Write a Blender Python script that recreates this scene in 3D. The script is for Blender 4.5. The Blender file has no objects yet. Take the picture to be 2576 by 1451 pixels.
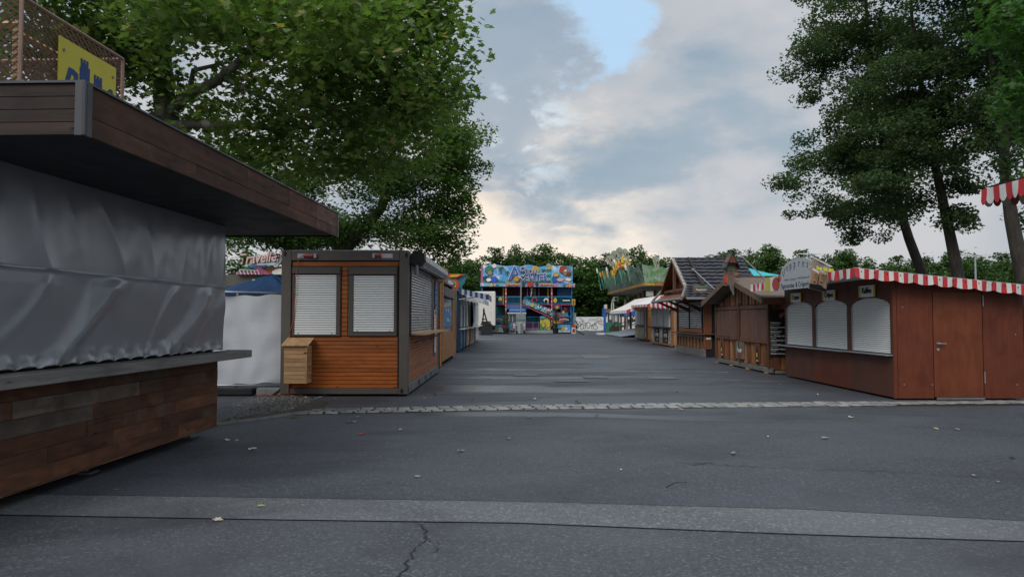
import bpy, math, random
import numpy as np
from mathutils import Vector, Matrix, noise as mnoise
random.seed(7); NP = np.random.RandomState(11)
S = bpy.context.scene
COL = S.collection
# ------------------------------------------------------------------ camera
F, CX, CY, HOR, H = 1860.0, 1288.0, 725.5, 800.0, 1.5      # focal length and horizon of the photograph in a 2576 px wide frame
PITCH = math.atan((HOR - CY) / F)
cam = bpy.data.cameras.new('camera'); co = bpy.data.objects.new('camera', cam); COL.objects.link(co)
co.location = (0, 0, H); co.rotation_euler = (math.radians(90) + PITCH, 0, 0)
cam.sensor_width = 36; cam.lens = 36 * F / 2576; cam.clip_end = 2000; cam.clip_start = .05
S.camera = co
# ------------------------------------------------------------------ world
W = bpy.data.worlds.new('World'); S.world = W; W.use_nodes = True
SUN_EL, SUN_AZ = math.radians(42), math.radians(205)      # behind the camera, a little to its left (azimuth clockwise from +Y)
def build_world():
    nt = W.node_tree; N = nt.nodes; L = nt.links; N.clear()
    def n(t, **k):
        o = N.new(t)
        for a, b in k.items(): setattr(o, a, b)
        return o
    def val(sock, v):
        if isinstance(v, (int, float)): sock.default_value = v
        elif isinstance(v, tuple): sock.default_value = v if len(v) == len(sock.default_value) else (*v, 1)
        else: L.new(v, sock)
    tc = n('ShaderNodeTexCoord').outputs['Generated']
    def vm(op, a, b=None):
        o = n('ShaderNodeVectorMath', operation=op); val(o.inputs[0], a)
        if b is not None: val(o.inputs[1], b)
        return o.outputs['Value'] if op in ('DOT_PRODUCT', 'LENGTH') else o.outputs[0]
    def ma(op, a, b=0.0, clamp=False):
        o = n('ShaderNodeMath', operation=op, use_clamp=clamp); val(o.inputs[0], a); val(o.inputs[1], b); return o.outputs[0]
    def noise(vec, scale, det=8, rough=.55, dist=0.0):
        o = n('ShaderNodeTexNoise'); val(o.inputs['Vector'], vec); o.inputs['Scale'].default_value = scale
        o.inputs['Detail'].default_value = det; o.inputs['Roughness'].default_value = rough; o.inputs['Distortion'].default_value = dist
        return o.outputs['Fac'], o.outputs['Color']
    def mr(v, a, b, c=0.0, d=1.0):
        o = n('ShaderNodeMapRange', interpolation_type='SMOOTHSTEP'); val(o.inputs[0], v)
        for i, q in enumerate((a, b, c, d)): o.inputs[i + 1].default_value = q
        return o.outputs[0]
    def mix(f, a, b):
        o = n('ShaderNodeMix', data_type='RGBA'); val(o.inputs[0], f); val(o.inputs[6], a); val(o.inputs[7], b); return o.outputs[2]
    # clouds lie in a flat layer: squeeze the vertical
    st = n('ShaderNodeMapping'); L.new(tc, st.inputs[0]); st.inputs['Scale'].default_value = (1, 1, 2.1)
    f1, c1 = noise(st.outputs[0], 4.5, 10, .60, .2)
    w = vm('MULTIPLY', vm('SUBTRACT', c1, (.5, .5, .5)), (.34, .34, .24))
    warped = vm('NORMALIZE', vm('ADD', tc, w))
    def blob(px, py, r_in, r_out):
        u, v = (px - CX) / F, (CY - py) / F
        d = Vector((u, math.cos(PITCH) - v * math.sin(PITCH), math.sin(PITCH) + v * math.cos(PITCH))).normalized()
        dt = vm('DOT_PRODUCT', warped, tuple(d))
        return mr(dt, math.cos(math.radians(r_out)), math.cos(math.radians(r_in)))
    st2 = n('ShaderNodeMapping'); L.new(tc, st2.inputs[0]); st2.inputs['Scale'].default_value = (1, 1, 2.2); st2.inputs['Location'].default_value = (3.1, .4, 1.7)
    f2, _ = noise(st2.outputs[0], 2.6, 9, .50, .15)
    f3, _ = noise(st2.outputs[0], 5.0, 8, .52, .1)
    fm = ma('ADD', ma('MULTIPLY', f2, .80), ma('MULTIPLY', f3, .20))
    col = mix(mr(fm, .40, .60), (.27, .35, .43), (.50, .515, .545))
    sep = n('ShaderNodeSeparateXYZ'); L.new(tc, sep.inputs[0]); z = sep.outputs[2]
    # paler towards the horizon, warm low down in front
    low = mr(z, .22, .015)
    col = mix(ma('MULTIPLY', low, .70), col, (.57, .56, .565))
    warm = ma('MULTIPLY', blob(1300, 500, 4, 13), mr(f3, .36, .56))
    col = mix(ma('MULTIPLY', warm, .9), col, (.92, .82, .70))
    f4, _ = noise(st2.outputs[0], 9.0, 9, .6, .5)
    gl = ma('MULTIPLY', blob(1420, 540, 3, 13), mr(f4, .54, .66))
    col = mix(ma('MULTIPLY', gl, .85), col, (.99, .83, .66))
    dark = blob(1330, 250, 3, 9)
    col = mix(ma('MULTIPLY', dark, .82), col, (.25, .34, .44))
    dark2 = ma('MULTIPLY', ma('MAXIMUM', blob(1640, 400, 4, 9), blob(1850, 330, 3, 9)), mr(f3, .62, .42))
    col = mix(ma('MULTIPLY', dark2, .85), col, (.28, .37, .45))
    pale = ma('MULTIPLY', blob(1830, 120, 5, 14), mr(f3, .35, .6)); col = mix(ma('MULTIPLY', pale, .6), col, (.54, .54, .56))
    gap = ma('MULTIPLY', blob(1420, 330, 1.5, 4.5), mr(f4, .48, .58))
    col = mix(ma('MULTIPLY', gap, .75), col, (.66, .74, .80))
    sky = n('ShaderNodeTexSky', sky_type='NISHITA', sun_disc=False, sun_elevation=SUN_EL, sun_rotation=SUN_AZ)
    sk = vm('MULTIPLY', sky.outputs[0], (.62, .62, .62))
    blue = ma('MAXIMUM', ma('MAXIMUM', blob(1500, 10, 1.4, 3.8), blob(1515, 110, .7, 2.5)), blob(1580, 70, .6, 2.8), True)
    # further gaps of blue over the rest of the sky, where the noise opens them
    f5, _ = noise(st.outputs[0], 1.7, 6, .5, .2)
    blue = ma('MAXIMUM', blue, ma('MULTIPLY', mr(f5, .66, .74), mr(z, .45, .7)))
    cl = vm('MULTIPLY', col, (10, 10, 10))
    blueblend = mix(.88, vm('MULTIPLY', sk, (1, 1, 1)), (4.6, 6.7, 8.9))
    out = mix(blue, cl, blueblend)
    over = mr(z, .40, 1.0, 1.0, 2.3)      # an overcast sky brightens towards the zenith
    out = vm('MULTIPLY', out, over); bg = n('ShaderNodeBackground'); L.new(out, bg.inputs[0]); bg.inputs[1].default_value = .1
    o = n('ShaderNodeOutputWorld'); L.new(bg.outputs[0], o.inputs[0])
build_world()
sun = bpy.data.lights.new('sun', 'SUN'); so = bpy.data.objects.new('sun', sun); COL.objects.link(so)
sun.energy = 1.5; sun.angle = math.radians(35); sun.color = (1, .96, .91)
sd = Vector((math.sin(SUN_AZ) * math.cos(SUN_EL), math.cos(SUN_AZ) * math.cos(SUN_EL), math.sin(SUN_EL)))
so.rotation_euler = sd.to_track_quat('Z', 'Y').to_euler(); so.location = (0, 0, 30)
S.view_settings.view_transform = 'Standard'; S.view_settings.look = 'None'
S.view_settings.exposure = 0.18; S.view_settings.gamma = 1
# ------------------------------------------------------------------ measuring
def wx(px, D): return (px - CX) / F * D
def wz(py, D): return H + (HOR - py) / F * D
def gd(py): return H * F / (py - HOR)                       # distance of a ground point
# ------------------------------------------------------------------ materials
MATS = {}
class NT:
    def __init__(s, name):
        s.m = bpy.data.materials.new(name); s.m.use_nodes = True; s.nt = s.m.node_tree; s.N = s.nt.nodes; s.L = s.nt.links
        s.bsdf = s.N['Principled BSDF']; s.tc = s.N.new('ShaderNodeTexCoord'); s.oi = None
    def val(s, sock, v):
        if isinstance(v, (int, float)): sock.default_value = v
        elif isinstance(v, tuple): sock.default_value = v if len(v) == len(sock.default_value) else (*v, 1)
        else: s.L.new(v, sock)
    def info(s):
        if not s.oi: s.oi = s.N.new('ShaderNodeObjectInfo')
        return s.oi
    def coord(s, scale=(1, 1, 1), rnd=False, world=False):
        src = s.tc.outputs['Object']
        if world: g = s.N.new('ShaderNodeNewGeometry'); src = g.outputs['Position']
        if rnd:
            a = s.N.new('ShaderNodeVectorMath'); a.operation = 'ADD'
            b = s.N.new('ShaderNodeMath'); b.operation = 'MULTIPLY'; s.L.new(s.info().outputs['Random'], b.inputs[0]); b.inputs[1].default_value = 53
            s.L.new(src, a.inputs[0]); s.L.new(b.outputs[0], a.inputs[1]); src = a.outputs[0]
        mp = s.N.new('ShaderNodeMapping'); s.L.new(src, mp.inputs[0]); mp.inputs['Scale'].default_value = scale
        return mp.outputs[0]
    def noise(s, vec, scale=5, det=5, rough=.55, dist=0):
        o = s.N.new('ShaderNodeTexNoise'); s.L.new(vec, o.inputs['Vector']); o.inputs['Scale'].default_value = scale
        o.inputs['Detail'].default_value = det; o.inputs['Roughness'].default_value = rough; o.inputs['Distortion'].default_value = dist
        return o.outputs['Fac']
    def voro(s, vec, scale=5, feature='F1', out='Distance'):
        o = s.N.new('ShaderNodeTexVoronoi'); o.feature = feature; s.L.new(vec, o.inputs['Vector']); o.inputs['Scale'].default_value = scale
        return o.outputs[out]
    def mr(s, v, a, b, c=0.0, d=1.0):
        o = s.N.new('ShaderNodeMapRange'); s.val(o.inputs[0], v)
        for i, q in enumerate((a, b, c, d)): o.inputs[i + 1].default_value = q
        return o.outputs[0]
    def mix(s, f, a, b, mode='MIX'):
        o = s.N.new('ShaderNodeMix'); o.data_type = 'RGBA'; o.blend_type = mode; s.val(o.inputs[0], f); s.val(o.inputs[6], a); s.val(o.inputs[7], b)
        return o.outputs[2]
    def math(s, op, a, b=0.0, clamp=False):
        o = s.N.new('ShaderNodeMath'); o.operation = op; o.use_clamp = clamp; s.val(o.inputs[0], a); s.val(o.inputs[1], b); return o.outputs[0]
    def bump(s, h, strength=.3, dist=.01):
        o = s.N.new('ShaderNodeBump'); s.L.new(h, o.inputs['Height']); o.inputs['Strength'].default_value = strength; o.inputs['Distance'].default_value = dist
        s.L.new(o.outputs[0], s.bsdf.inputs['Normal'])
    def out(s, col, rough=.6, spec=.4, metal=0.0):
        s.val(s.bsdf.inputs['Base Color'], col); s.val(s.bsdf.inputs['Roughness'], rough)
        s.bsdf.inputs['Specular IOR Level'].default_value = spec; s.bsdf.inputs['Metallic'].default_value = metal
        return s.m
def mat(key, fn):
    if key not in MATS: MATS[key] = fn()
    return MATS[key]
def wood(key, c1, c2, axis='x', rough=.6, grain=14, weather=None, rndv=.25, spec=.3, bump=.25, knots=True):
    def f():
        n = NT(key); sc = {'x': (.9, grain, grain), 'y': (grain, .9, grain), 'z': (grain, grain, .9)}[axis]
        v = n.coord(sc, rnd=True); a = n.noise(v, 1.6, 6, .6, .8); b = n.noise(v, 6, 4, .6)
        g = n.math('ADD', n.math('MULTIPLY', a, .75), n.math('MULTIPLY', b, .25))
        col = n.mix(n.mr(g, .32, .66), c1, c2)
        big = n.coord((1, 1, 1), rnd=True); dirt = n.noise(big, 2.3, 5, .6)
        col = n.mix(n.mr(dirt, .45, .75, 0, .45), col, tuple(c * .45 for c in c1))
        if knots:
            ks = {'x': (1.0, 3.2, 3.2), 'y': (3.2, 1.0, 3.2), 'z': (3.2, 3.2, 1.0)}[axis]
            k = n.voro(n.coord(ks, rnd=True), 1.9); col = n.mix(n.mr(k, .10, .03), col, tuple(c * .25 for c in c1))
        if weather:
            wn = n.noise(n.coord((1.2, 1.2, 1.2), rnd=True), 1.8, 6, .6, .5)
            col = n.mix(n.mr(wn, .5, .68, 0, .8), col, weather)
        hs = n.N.new('ShaderNodeHueSaturation'); n.L.new(col, hs.inputs['Color'])
        n.L.new(n.mr(n.info().outputs['Random'], 0, 1, 1 - rndv, 1 + rndv), hs.inputs['Value'])
        n.bump(g, bump, .004); return n.out(hs.outputs[0], rough, spec)
    return mat(key, f)
def paint(key, c, rough=.5, spec=.4, dirt=.2, metal=0.0, scale=3.0, rndv=0.0, bump=0.0, dc=None):
    def f():
        n = NT(key); v = n.coord((1, 1, 1), rnd=True)
        a = n.noise(v, scale, 6, .6); b = n.noise(v, scale * 9, 3, .6)
        d = dc or tuple(x * .45 for x in c)
        col = n.mix(n.mr(a, .42, .75, 0, dirt * 2), c, d)
        col = n.mix(n.mr(b, .55, .8, 0, dirt), col, tuple(x * .6 for x in c))
        if rndv:
            hs = n.N.new('ShaderNodeHueSaturation'); n.L.new(col, hs.inputs['Color'])
            n.L.new(n.mr(n.info().outputs['Random'], 0, 1, 1 - rndv, 1 + rndv), hs.inputs['Value']); col = hs.outputs[0]
        if bump: n.bump(b, bump, .01)
        return n.out(col, n.mr(a, .3, .7, rough - .08, min(1, rough + .1)), spec, metal)
    return mat(key, f)
def leafmat(key, c1, c2, trans=.35, gloss=.25, yellow=None, scale=1.2):
    def f():
        n = NT(key); v = n.coord((1, 1, 1), world=True)
        a = n.noise(v, scale, 3, .6); b = n.noise(v, 17, 2, .5)
        at = n.N.new('ShaderNodeAttribute'); at.attribute_name = 'tint'
        col = n.mix(n.mr(at.outputs['Fac'], 0, 1), c1, c2)
        col = n.mix(n.mr(a, .35, .7, 0, .4), col, tuple(x * .55 for x in c1))
        if yellow: col = n.mix(n.mr(at.outputs['Fac'], .93, .99), col, yellow)
        n.out(col, .5, gloss)
        tr = n.N.new('ShaderNodeBsdfTranslucent'); c2t = n.mix(1.0, col, (1.25, 1.5, .55), 'MULTIPLY'); n.L.new(c2t, tr.inputs[0])
        mx = n.N.new('ShaderNodeMixShader'); mx.inputs[0].default_value = trans
        n.L.new(n.bsdf.outputs[0], mx.inputs[1]); n.L.new(tr.outputs[0], mx.inputs[2])
        n.L.new(mx.outputs[0], n.N['Material Output'].inputs['Surface']); return n.m
    return mat(key, f)
def barkmat(key, c1, c2, c3=None, sc=6, plates=False):
    def f():
        n = NT(key); v = n.coord((1, 1, .35) if not plates else (1, 1, .7)); a = n.noise(v, sc, 7, .65, .6)
        col = n.mix(n.mr(a, .35, .65), c1, c2)
        if c3:
            k = n.voro(n.coord((1, 1, .6)), 5.5, 'F1', 'Color'); sp = n.N.new('ShaderNodeSeparateColor'); n.L.new(k, sp.inputs[0])
            col = n.mix(n.mr(sp.outputs[0], .6, .68), col, c3)
        n.bump(a, .7, .03); return n.out(col, .85, .2)
    return mat(key, f)
M_FRAME = paint('container_paint', (.105, .09, .078), .5, .4, .15)
M_FRAME2 = paint('frame_brown_paint', (.085, .072, .062), .5, .4, .12)
M_ORANGE = wood('orange_larch', (.30, .074, .015), (.43, .132, .030), 'x', .55, 12, rndv=.14)
M_ORANGE_Y = wood('orange_larch_side', (.36, .125, .055), (.50, .20, .095), 'y', .6, 12, rndv=.10)
M_SLAT = paint('white_shutter_slat', (.74, .76, .76), .35, .5, .02)
M_GREYSLAT = paint('aluminium_slat', (.46, .46, .475), .30, .6, .03, metal=.35)
M_PALE = wood('pale_pine', (.40, .22, .105), (.54, .34, .18), 'x', .7, 12, rndv=.15)
M_PALE_Y = wood('pale_pine_end', (.40, .22, .105), (.54, .34, .18), 'y', .7, 12, rndv=.15)
M_BLACK = paint('black_paint', (.012, .012, .014), .6, .3, .1)
M_RUBBER = paint('dark_rubber', (.018, .019, .021), .7, .3, .2)
M_RED = paint('red_plastic', (.30, .03, .03), .4, .5, .1)
M_WHITE = paint('white_paint', (.72, .72, .70), .5, .4, .1)
M_CREAM = paint('cream_paint', (.70, .68, .60), .5, .4, .12)
M_STEEL = paint('galvanised_steel', (.42, .44, .46), .4, .5, .2, metal=.7)
M_STEELD = paint('dull_steel', (.22, .23, .24), .5, .5, .3, metal=.5)
M_CABLE = paint('orange_cable_rubber', (.42, .09, .03), .5, .4, .1)
M_BURNT = wood('burnt_timber', (.016, .008, .006), (.105, .042, .020), 'y', .68, 6, weather=(.085, .042, .026), rndv=.40, bump=1.0)
M_BURNT_X = wood('burnt_timber_end', (.014, .010, .009), (.045, .028, .022), 'x', .7, 7, weather=(.04, .03, .026), rndv=.3, bump=.5)
M_BARNWOOD = wood('barn_timber', (.032, .013, .009), (.150, .055, .024), 'y', .62, 6, weather=(.135, .095, .068), rndv=.35, bump=.9)
M_GREYWOOD = wood('grey_timber', (.13, .12, .11), (.24, .225, .21), 'y', .7, 12, rndv=.12, bump=.4)
M_GREYWOODX = wood('grey_timber_cross', (.13, .12, .11), (.24, .225, .21), 'x', .7, 12, rndv=.12, bump=.4)
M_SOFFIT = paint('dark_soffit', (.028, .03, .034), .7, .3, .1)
M_GOLD = paint('mesh_gold_frame', (.45, .30, .13), .5, .4, .2)
M_MESH = paint('rusty_mesh', (.26, .165, .125), .6, .35, .3)
M_SIGNY = paint('yellow_enamel', (.52, .45, .04), .4, .5, .1)
M_NAVY = paint('navy_print', (.015, .05, .17), .5, .4, .05)
M_WINERED = wood('red_brown_ply', (.112, .027, .013), (.165, .043, .020), 'z', .55, 5, rndv=.05, bump=.1, knots=False)
M_WINEBR = paint('brown_ply', (.10, .036, .022), .6, .35, .12, rndv=.10)
M_HUTBR = wood('brown_stain_boards', (.115, .042, .020), (.20, .078, .036), 'z', .6, 14, weather=(.08, .035, .02), rndv=.3)
M_HUTOR = wood('honey_boards', (.24, .10, .035), (.38, .17, .06), 'z', .6, 14, rndv=.25)
M_HUTBRX = wood('brown_stain_beam', (.11, .045, .025), (.18, .075, .042), 'x', .6, 14, rndv=.2)
M_HUTBRY = wood('brown_stain_rail', (.11, .045, .025), (.18, .075, .042), 'y', .6, 14, rndv=.2)
M_SHUTBR = paint('brown_shutter_board', (.155, .075, .05), .6, .3, .15, rndv=.08)
M_BARGE = wood('barge_board', (.12, .075, .05), (.20, .13, .09), 'y', .7, 12, rndv=.1)
M_FELT = paint('roof_felt', (.20, .155, .13), .85, .2, .25, scale=6, bump=.3)
M_TILE = paint('dark_roof_tile', (.024, .023, .031), .5, .4, .04, rndv=.05)
M_HONEY = wood('honey_siding', (.36, .15, .045), (.50, .24, .085), 'x', .6, 10, rndv=.12)
M_HONEY_Y = wood('honey_panel', (.36, .16, .055), (.48, .23, .085), 'z', .6, 6, rndv=.1, knots=False)
M_BLUEST = paint('blue_stall_paint', (.055, .17, .30), .5, .4, .15)
M_BLUEDK = paint('dark_blue_paint', (.02, .05, .09), .5, .4, .15)
M_TEAL = paint('teal_canopy_cloth', (.06, .46, .50), .7, .2, .05)
M_CANBLUE = paint('blue_canopy_cloth', (.014, .050, .13), .6, .3, .12)
M_AWNR = paint('red_awning_cloth', (.50, .045, .05), .75, .2, .08)
M_AWNW = paint('white_awning_cloth', (.66, .65, .62), .8, .2, .14)
M_AWNB = paint('blue_awning_cloth', (.04, .10, .30), .75, .2, .08)
M_AWNG = paint('grey_awning_cloth', (.52, .53, .55), .8, .2, .12)
M_GLASS = mat('window_glass', lambda: (lambda n: n.out((.05, .07, .09), .08, .8))(NT('window_glass')))
M_SHEER = paint('white_privacy_cloth', (.56, .58, .62), .75, .25, .10, scale=1.5)
M_CONC = paint('concrete', (.22, .22, .22), .85, .2, .25, scale=6, bump=.3)
M_INK = paint('dark_ink', (.015, .015, .018), .7, .2, .0)
M_CHALK = paint('white_lettering', (.62, .62, .60), .7, .2, .0)
M_LEAFDRY = paint('dry_leaf', (.46, .42, .32), .8, .2, .25, rndv=.4, scale=30)
# ------------------------------------------------------------------ mesh building
class MB:
    def __init__(s): s.v = []; s.f = []; s.mi = []; s.mats = []; s.cur = 0
    def use(s, m):
        if m not in s.mats: s.mats.append(m)
        s.cur = s.mats.index(m); return s
    def add(s, vs, fs):
        b = len(s.v); s.v += [tuple(v) for v in vs]
        for f in fs: s.f.append([b + i for i in f]); s.mi.append(s.cur)
        return s
    def box(s, x0, x1, y0, y1, z0, z1):
        if x0 > x1: x0, x1 = x1, x0
        if y0 > y1: y0, y1 = y1, y0
        if z0 > z1: z0, z1 = z1, z0
        return s.add([(x0, y0, z0), (x1, y0, z0), (x1, y1, z0), (x0, y1, z0), (x0, y0, z1), (x1, y0, z1), (x1, y1, z1), (x0, y1, z1)],
              [(0, 3, 2, 1), (4, 5, 6, 7), (0, 1, 5, 4), (1, 2, 6, 5), (2, 3, 7, 6), (3, 0, 4, 7)])
    def prism(s, pts, vec):
        n = len(pts); vec = Vector(vec); a = [Vector(p) for p in pts]; b = [p + vec for p in a]
        nrm = Vector((0, 0, 0))
        for i in range(n): nrm += (a[i] - a[0]).cross(a[(i + 1) % n] - a[0])
        fl = nrm.dot(vec) > 0
        fs = [list(range(n))[::-1] if fl else list(range(n)), list(range(n, 2 * n)) if fl else list(range(n, 2 * n))[::-1]]
        for i in range(n):
            j = (i + 1) % n; q = [i, j, n + j, n + i]; fs.append(q if fl else q[::-1])
        return s.add(a + b, fs)
    def tube(s, pts, r, n=8, cap=True):
        pts = [Vector(p) for p in pts]; m = len(pts); rs = r if isinstance(r, (list, tuple)) else [r] * m
        vs = []; ref = Vector((0, 0, 1))
        u = None
        for i, p in enumerate(pts):
            t = (pts[min(i + 1, m - 1)] - pts[max(i - 1, 0)]).normalized()
            if u is None:
                u = t.cross(ref)
                if u.length < .05: u = t.cross(Vector((1, 0, 0)))
                u.normalize()
            else:
                u = (u - t * u.dot(t)).normalized()
            w = t.cross(u)
            for k in range(n):
                a = 2 * math.pi * k / n; vs.append(p + (u * math.cos(a) + w * math.sin(a)) * rs[i])
        fs = []
        for i in range(m - 1):
            for k in range(n):
                a, b = i * n + k, i * n + (k + 1) % n; fs.append((a, b, b + n, a + n))
        if cap: fs.append(tuple(range(n))[::-1]); fs.append(tuple(range((m - 1) * n, m * n)))
        return s.add(vs, fs)
    def sheet(s, rows):          # grid of points
        nr, nc = len(rows), len(rows[0]); vs = [p for r in rows for p in r]
        return s.add(vs, [(i * nc + j, i * nc + j + 1, (i + 1) * nc + j + 1, (i + 1) * nc + j) for i in range(nr - 1) for j in range(nc - 1)])
    def mesh(s, name, m=None, off=(0, 0, 0), smooth=False):
        me = bpy.data.meshes.new(name); ox, oy, oz = off
        me.from_pydata([(x - ox, y - oy, z - oz) for x, y, z in s.v], [], s.f)
        if m is not None: me.materials.append(m)
        else:
            for q in s.mats: me.materials.append(q)
            me.polygons.foreach_set('material_index', s.mi)
        if smooth: me.polygons.foreach_set('use_smooth', [True] * len(me.polygons))
        return me
def tag(o, label=None, cat=None, group=None, kind=None):
    if label: o['label'] = label
    if cat: o['category'] = cat
    if group: o['group'] = group
    if kind: o['kind'] = kind
    return o
PIECES = {}
def piece_mesh(name, m, dx, dy, dz, bev):
    key = (name, m.name, round(dx, 3), round(dy, 3), round(dz, 3), bev)
    if key in PIECES: return PIECES[key]
    a, b, c = dx / 2, dy / 2, dz / 2; t = min(bev, a * .45, b * .45, c * .45)
    mb = MB(); vs = []; idx = {}
    for sx in (-1, 1):
        for sy in (-1, 1):
            for sz in (-1, 1):
                for ax in range(3):
                    p = [sx * a, sy * b, sz * c]
                    for q in range(3):
                        if q != ax: p[q] -= (sx, sy, sz)[q] * t
                    idx[(sx, sy, sz, ax)] = len(vs); vs.append(tuple(p))
    fs = []
    for ax in range(3):
        o1, o2 = [(1, 2), (2, 0), (0, 1)][ax]
        for sg in (-1, 1):
            q = []
            for (p1, p2) in ((-1, -1), (1, -1), (1, 1), (-1, 1)):
                k = [0, 0, 0]; k[ax] = sg; k[o1] = p1; k[o2] = p2; q.append(idx[(k[0], k[1], k[2], ax)])
            fs.append(q if sg > 0 else q[::-1])
    for ax in range(3):                      # edges parallel to ax
        o1, o2 = [(1, 2), (2, 0), (0, 1)][ax]
        for s1 in (-1, 1):
            for s2 in (-1, 1):
                def g(sa, face):
                    k = [0, 0, 0]; k[ax] = sa; k[o1] = s1; k[o2] = s2; return idx[(k[0], k[1], k[2], face)]
                q = [g(-1, o1), g(1, o1), g(1, o2), g(-1, o2)]
                fs.append(q if s1 * s2 < 0 else q[::-1])
    for sx in (-1, 1):
        for sy in (-1, 1):
            for sz in (-1, 1):
                q = [idx[(sx, sy, sz, k)] for k in range(3)]; fs.append(q if sx * sy * sz > 0 else q[::-1])
    mb.add(vs, fs); me = mb.mesh(name, m); PIECES[key] = me; return me
class Thing:
    """an Empty at the base of a thing; coordinates given to its parts are in world axes unless local=True"""
    def __init__(s, name, label, cat, loc=(0, 0, 0), rz=0.0, group=None, local=False, kind=None):
        s.root = bpy.data.objects.new(name, None); COL.objects.link(s.root); s.root.location = loc; s.root.rotation_euler = (0, 0, rz)
        s.root.empty_display_size = .2
        tag(s.root, label, cat, group, kind); s.off = (0, 0, 0) if local else tuple(loc)
    def link(s, o, parent=None):
        COL.objects.link(o); o.parent = parent or s.root
        if parent is not None and parent is not s.root: o.location = o.location - parent.location
        return o
    def part(s, name, mb, m=None, parent=None, smooth=False, kind=None, label=None):
        o = bpy.data.objects.new(name, mb.mesh(name, m, s.off, smooth)); s.link(o, parent)
        if kind: o['kind'] = kind
        if label: o['label'] = label
        return o
    def box(s, name, m, x0, x1, y0, y1, z0, z1, parent=None, bev=.006, rot=None, label=None):
        me = piece_mesh(name, m, abs(x1 - x0), abs(y1 - y0), abs(z1 - z0), bev)
        o = bpy.data.objects.new(name, me); o.location = ((x0 + x1) / 2 - s.off[0], (y0 + y1) / 2 - s.off[1], (z0 + z1) / 2 - s.off[2])
        if rot: o.rotation_euler = rot
        s.link(o, parent)
        if label: o['label'] = label
        return o
    def text(s, name, string, pos, size, m, face='-Y', ext=.004, offset=0.0, align='CENTER', sx=1.0, shear=0.0, parent=None, tilt=0.0, label=None, space=1.0):
        cu = bpy.data.curves.new('t', 'FONT'); cu.body = string; cu.size = size; cu.extrude = ext; cu.offset = offset; cu.align_x = align
        cu.shear = shear; cu.resolution_u = 2; cu.space_character = space
        ob = bpy.data.objects.new('t', cu); me = bpy.data.meshes.new_from_object(ob); bpy.data.objects.remove(ob); bpy.data.curves.remove(cu)
        rz = {'-Y': 0, '-X': -math.pi / 2, '+X': math.pi / 2}[face]
        me.transform(Matrix.Rotation(rz, 4, 'Z') @ Matrix.Rotation(math.pi / 2, 4, 'X') @ Matrix.Rotation(tilt, 4, 'Z') @ Matrix.Diagonal((sx, 1, 1, 1)))
        me.materials.clear(); me.materials.append(m); me.name = name
        o = bpy.data.objects.new(name, me); o.location = tuple(pos[i] - s.off[i] for i in range(3)); s.link(o, parent)
        if label: o['label'] = label
        return o
def struct(name, mb, m=None, smooth=False):
    o = bpy.data.objects.new(name, mb.mesh(name, m, (0, 0, 0), smooth)); COL.objects.link(o); o['kind'] = 'structure'; return o
def slat_mesh(w, h, axis, m, d=.012):
    key = ('slat', round(w, 3), round(h, 3), axis, m.name, d); tp_ = .12 if m.name == 'aluminium_slat' and h < .054 else (.32 if m.name == 'aluminium_slat' else .37)
    if key in PIECES: return PIECES[key]
    prof = [(0, -h / 2), (-d * .55, -h * .42), (-d, -h * .22), (-d * .85, h * (tp_ - .2)), (-d * .45, h * (tp_ - .05)), (0, h * tp_)]    # rounded outwards
    mb = MB()
    if axis == 'x': mb.prism([(-w / 2, a, b) for a, b in prof], (w, 0, 0))           # faces -Y
    elif axis == 'y-': mb.prism([(a, -w / 2, b) for a, b in prof], (0, w, 0))        # faces -X
    else: mb.prism([(-a, -w / 2, b) for a, b in prof], (0, w, 0))                    # faces +X
    me = mb.mesh('slat', m); PIECES[key] = me; return me
def roller(t, m, axis, a0, a1, z0, z1, pos, pitch, parent=None, top=None):
    """roller shutter of separate slats; axis x: faces -Y at y=pos; y-: faces -X at x=pos; y+: faces +X. top(a): arched top outline"""
    n = int(round((z1 - z0) / pitch)); h = (z1 - z0) / n
    for k in range(n):
        zc = z0 + (k + .5) * h; b0, b1 = a0, a1
        if top:
            ins = [a for a in np.linspace(a0, a1, 61) if top(a) > zc - h * .2]
            if len(ins) < 4: continue
            b0, b1 = ins[0], ins[-1]
        o = bpy.data.objects.new('slat', slat_mesh(b1 - b0, h, axis, m, h * (.55 if m.name == 'aluminium_slat' else .36)))
        c = (b0 + b1) / 2; jit = 0
        p = (c, pos, zc) if axis == 'x' else (pos, c, zc)
        o.location = tuple(p[i] - t.off[i] for i in range(3)); t.link(o, parent)
def valance(mb, A, B, drop, mats, stripe, scallop=.05, wave=.012, period=None):
    """striped scalloped skirt hanging from the line A-B"""
    A, B = Vector(A), Vector(B); Ln = (B - A).length; d = (B - A) / Ln; nrm = d.cross(Vector((0, 0, 1))).normalized()
    n = max(1, int(round(Ln / stripe))); sub = 6
    for k in range(n):
        mb.use(mats[k % len(mats)]); rows = [[], [], []]
        for j in range(sub + 1):
            t = (k + j / sub) * Ln / n; u = j / sub; sc = scallop * (math.sin(math.pi * u) ** .6) if period is None else scallop * abs(math.sin(math.pi * t / period)) ** .8
            w = wave * math.sin(t * 9.0 + 1.3) + wave * .6 * math.sin(t * 23.0)
            p = A + d * t
            rows[0].append(p); rows[1].append(p + Vector((0, 0, -drop * .5)) + nrm * w * .6); rows[2].append(p + Vector((0, 0, -drop - sc)) + nrm * w * 1.6)
        mb.sheet(rows)
    return mb
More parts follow.
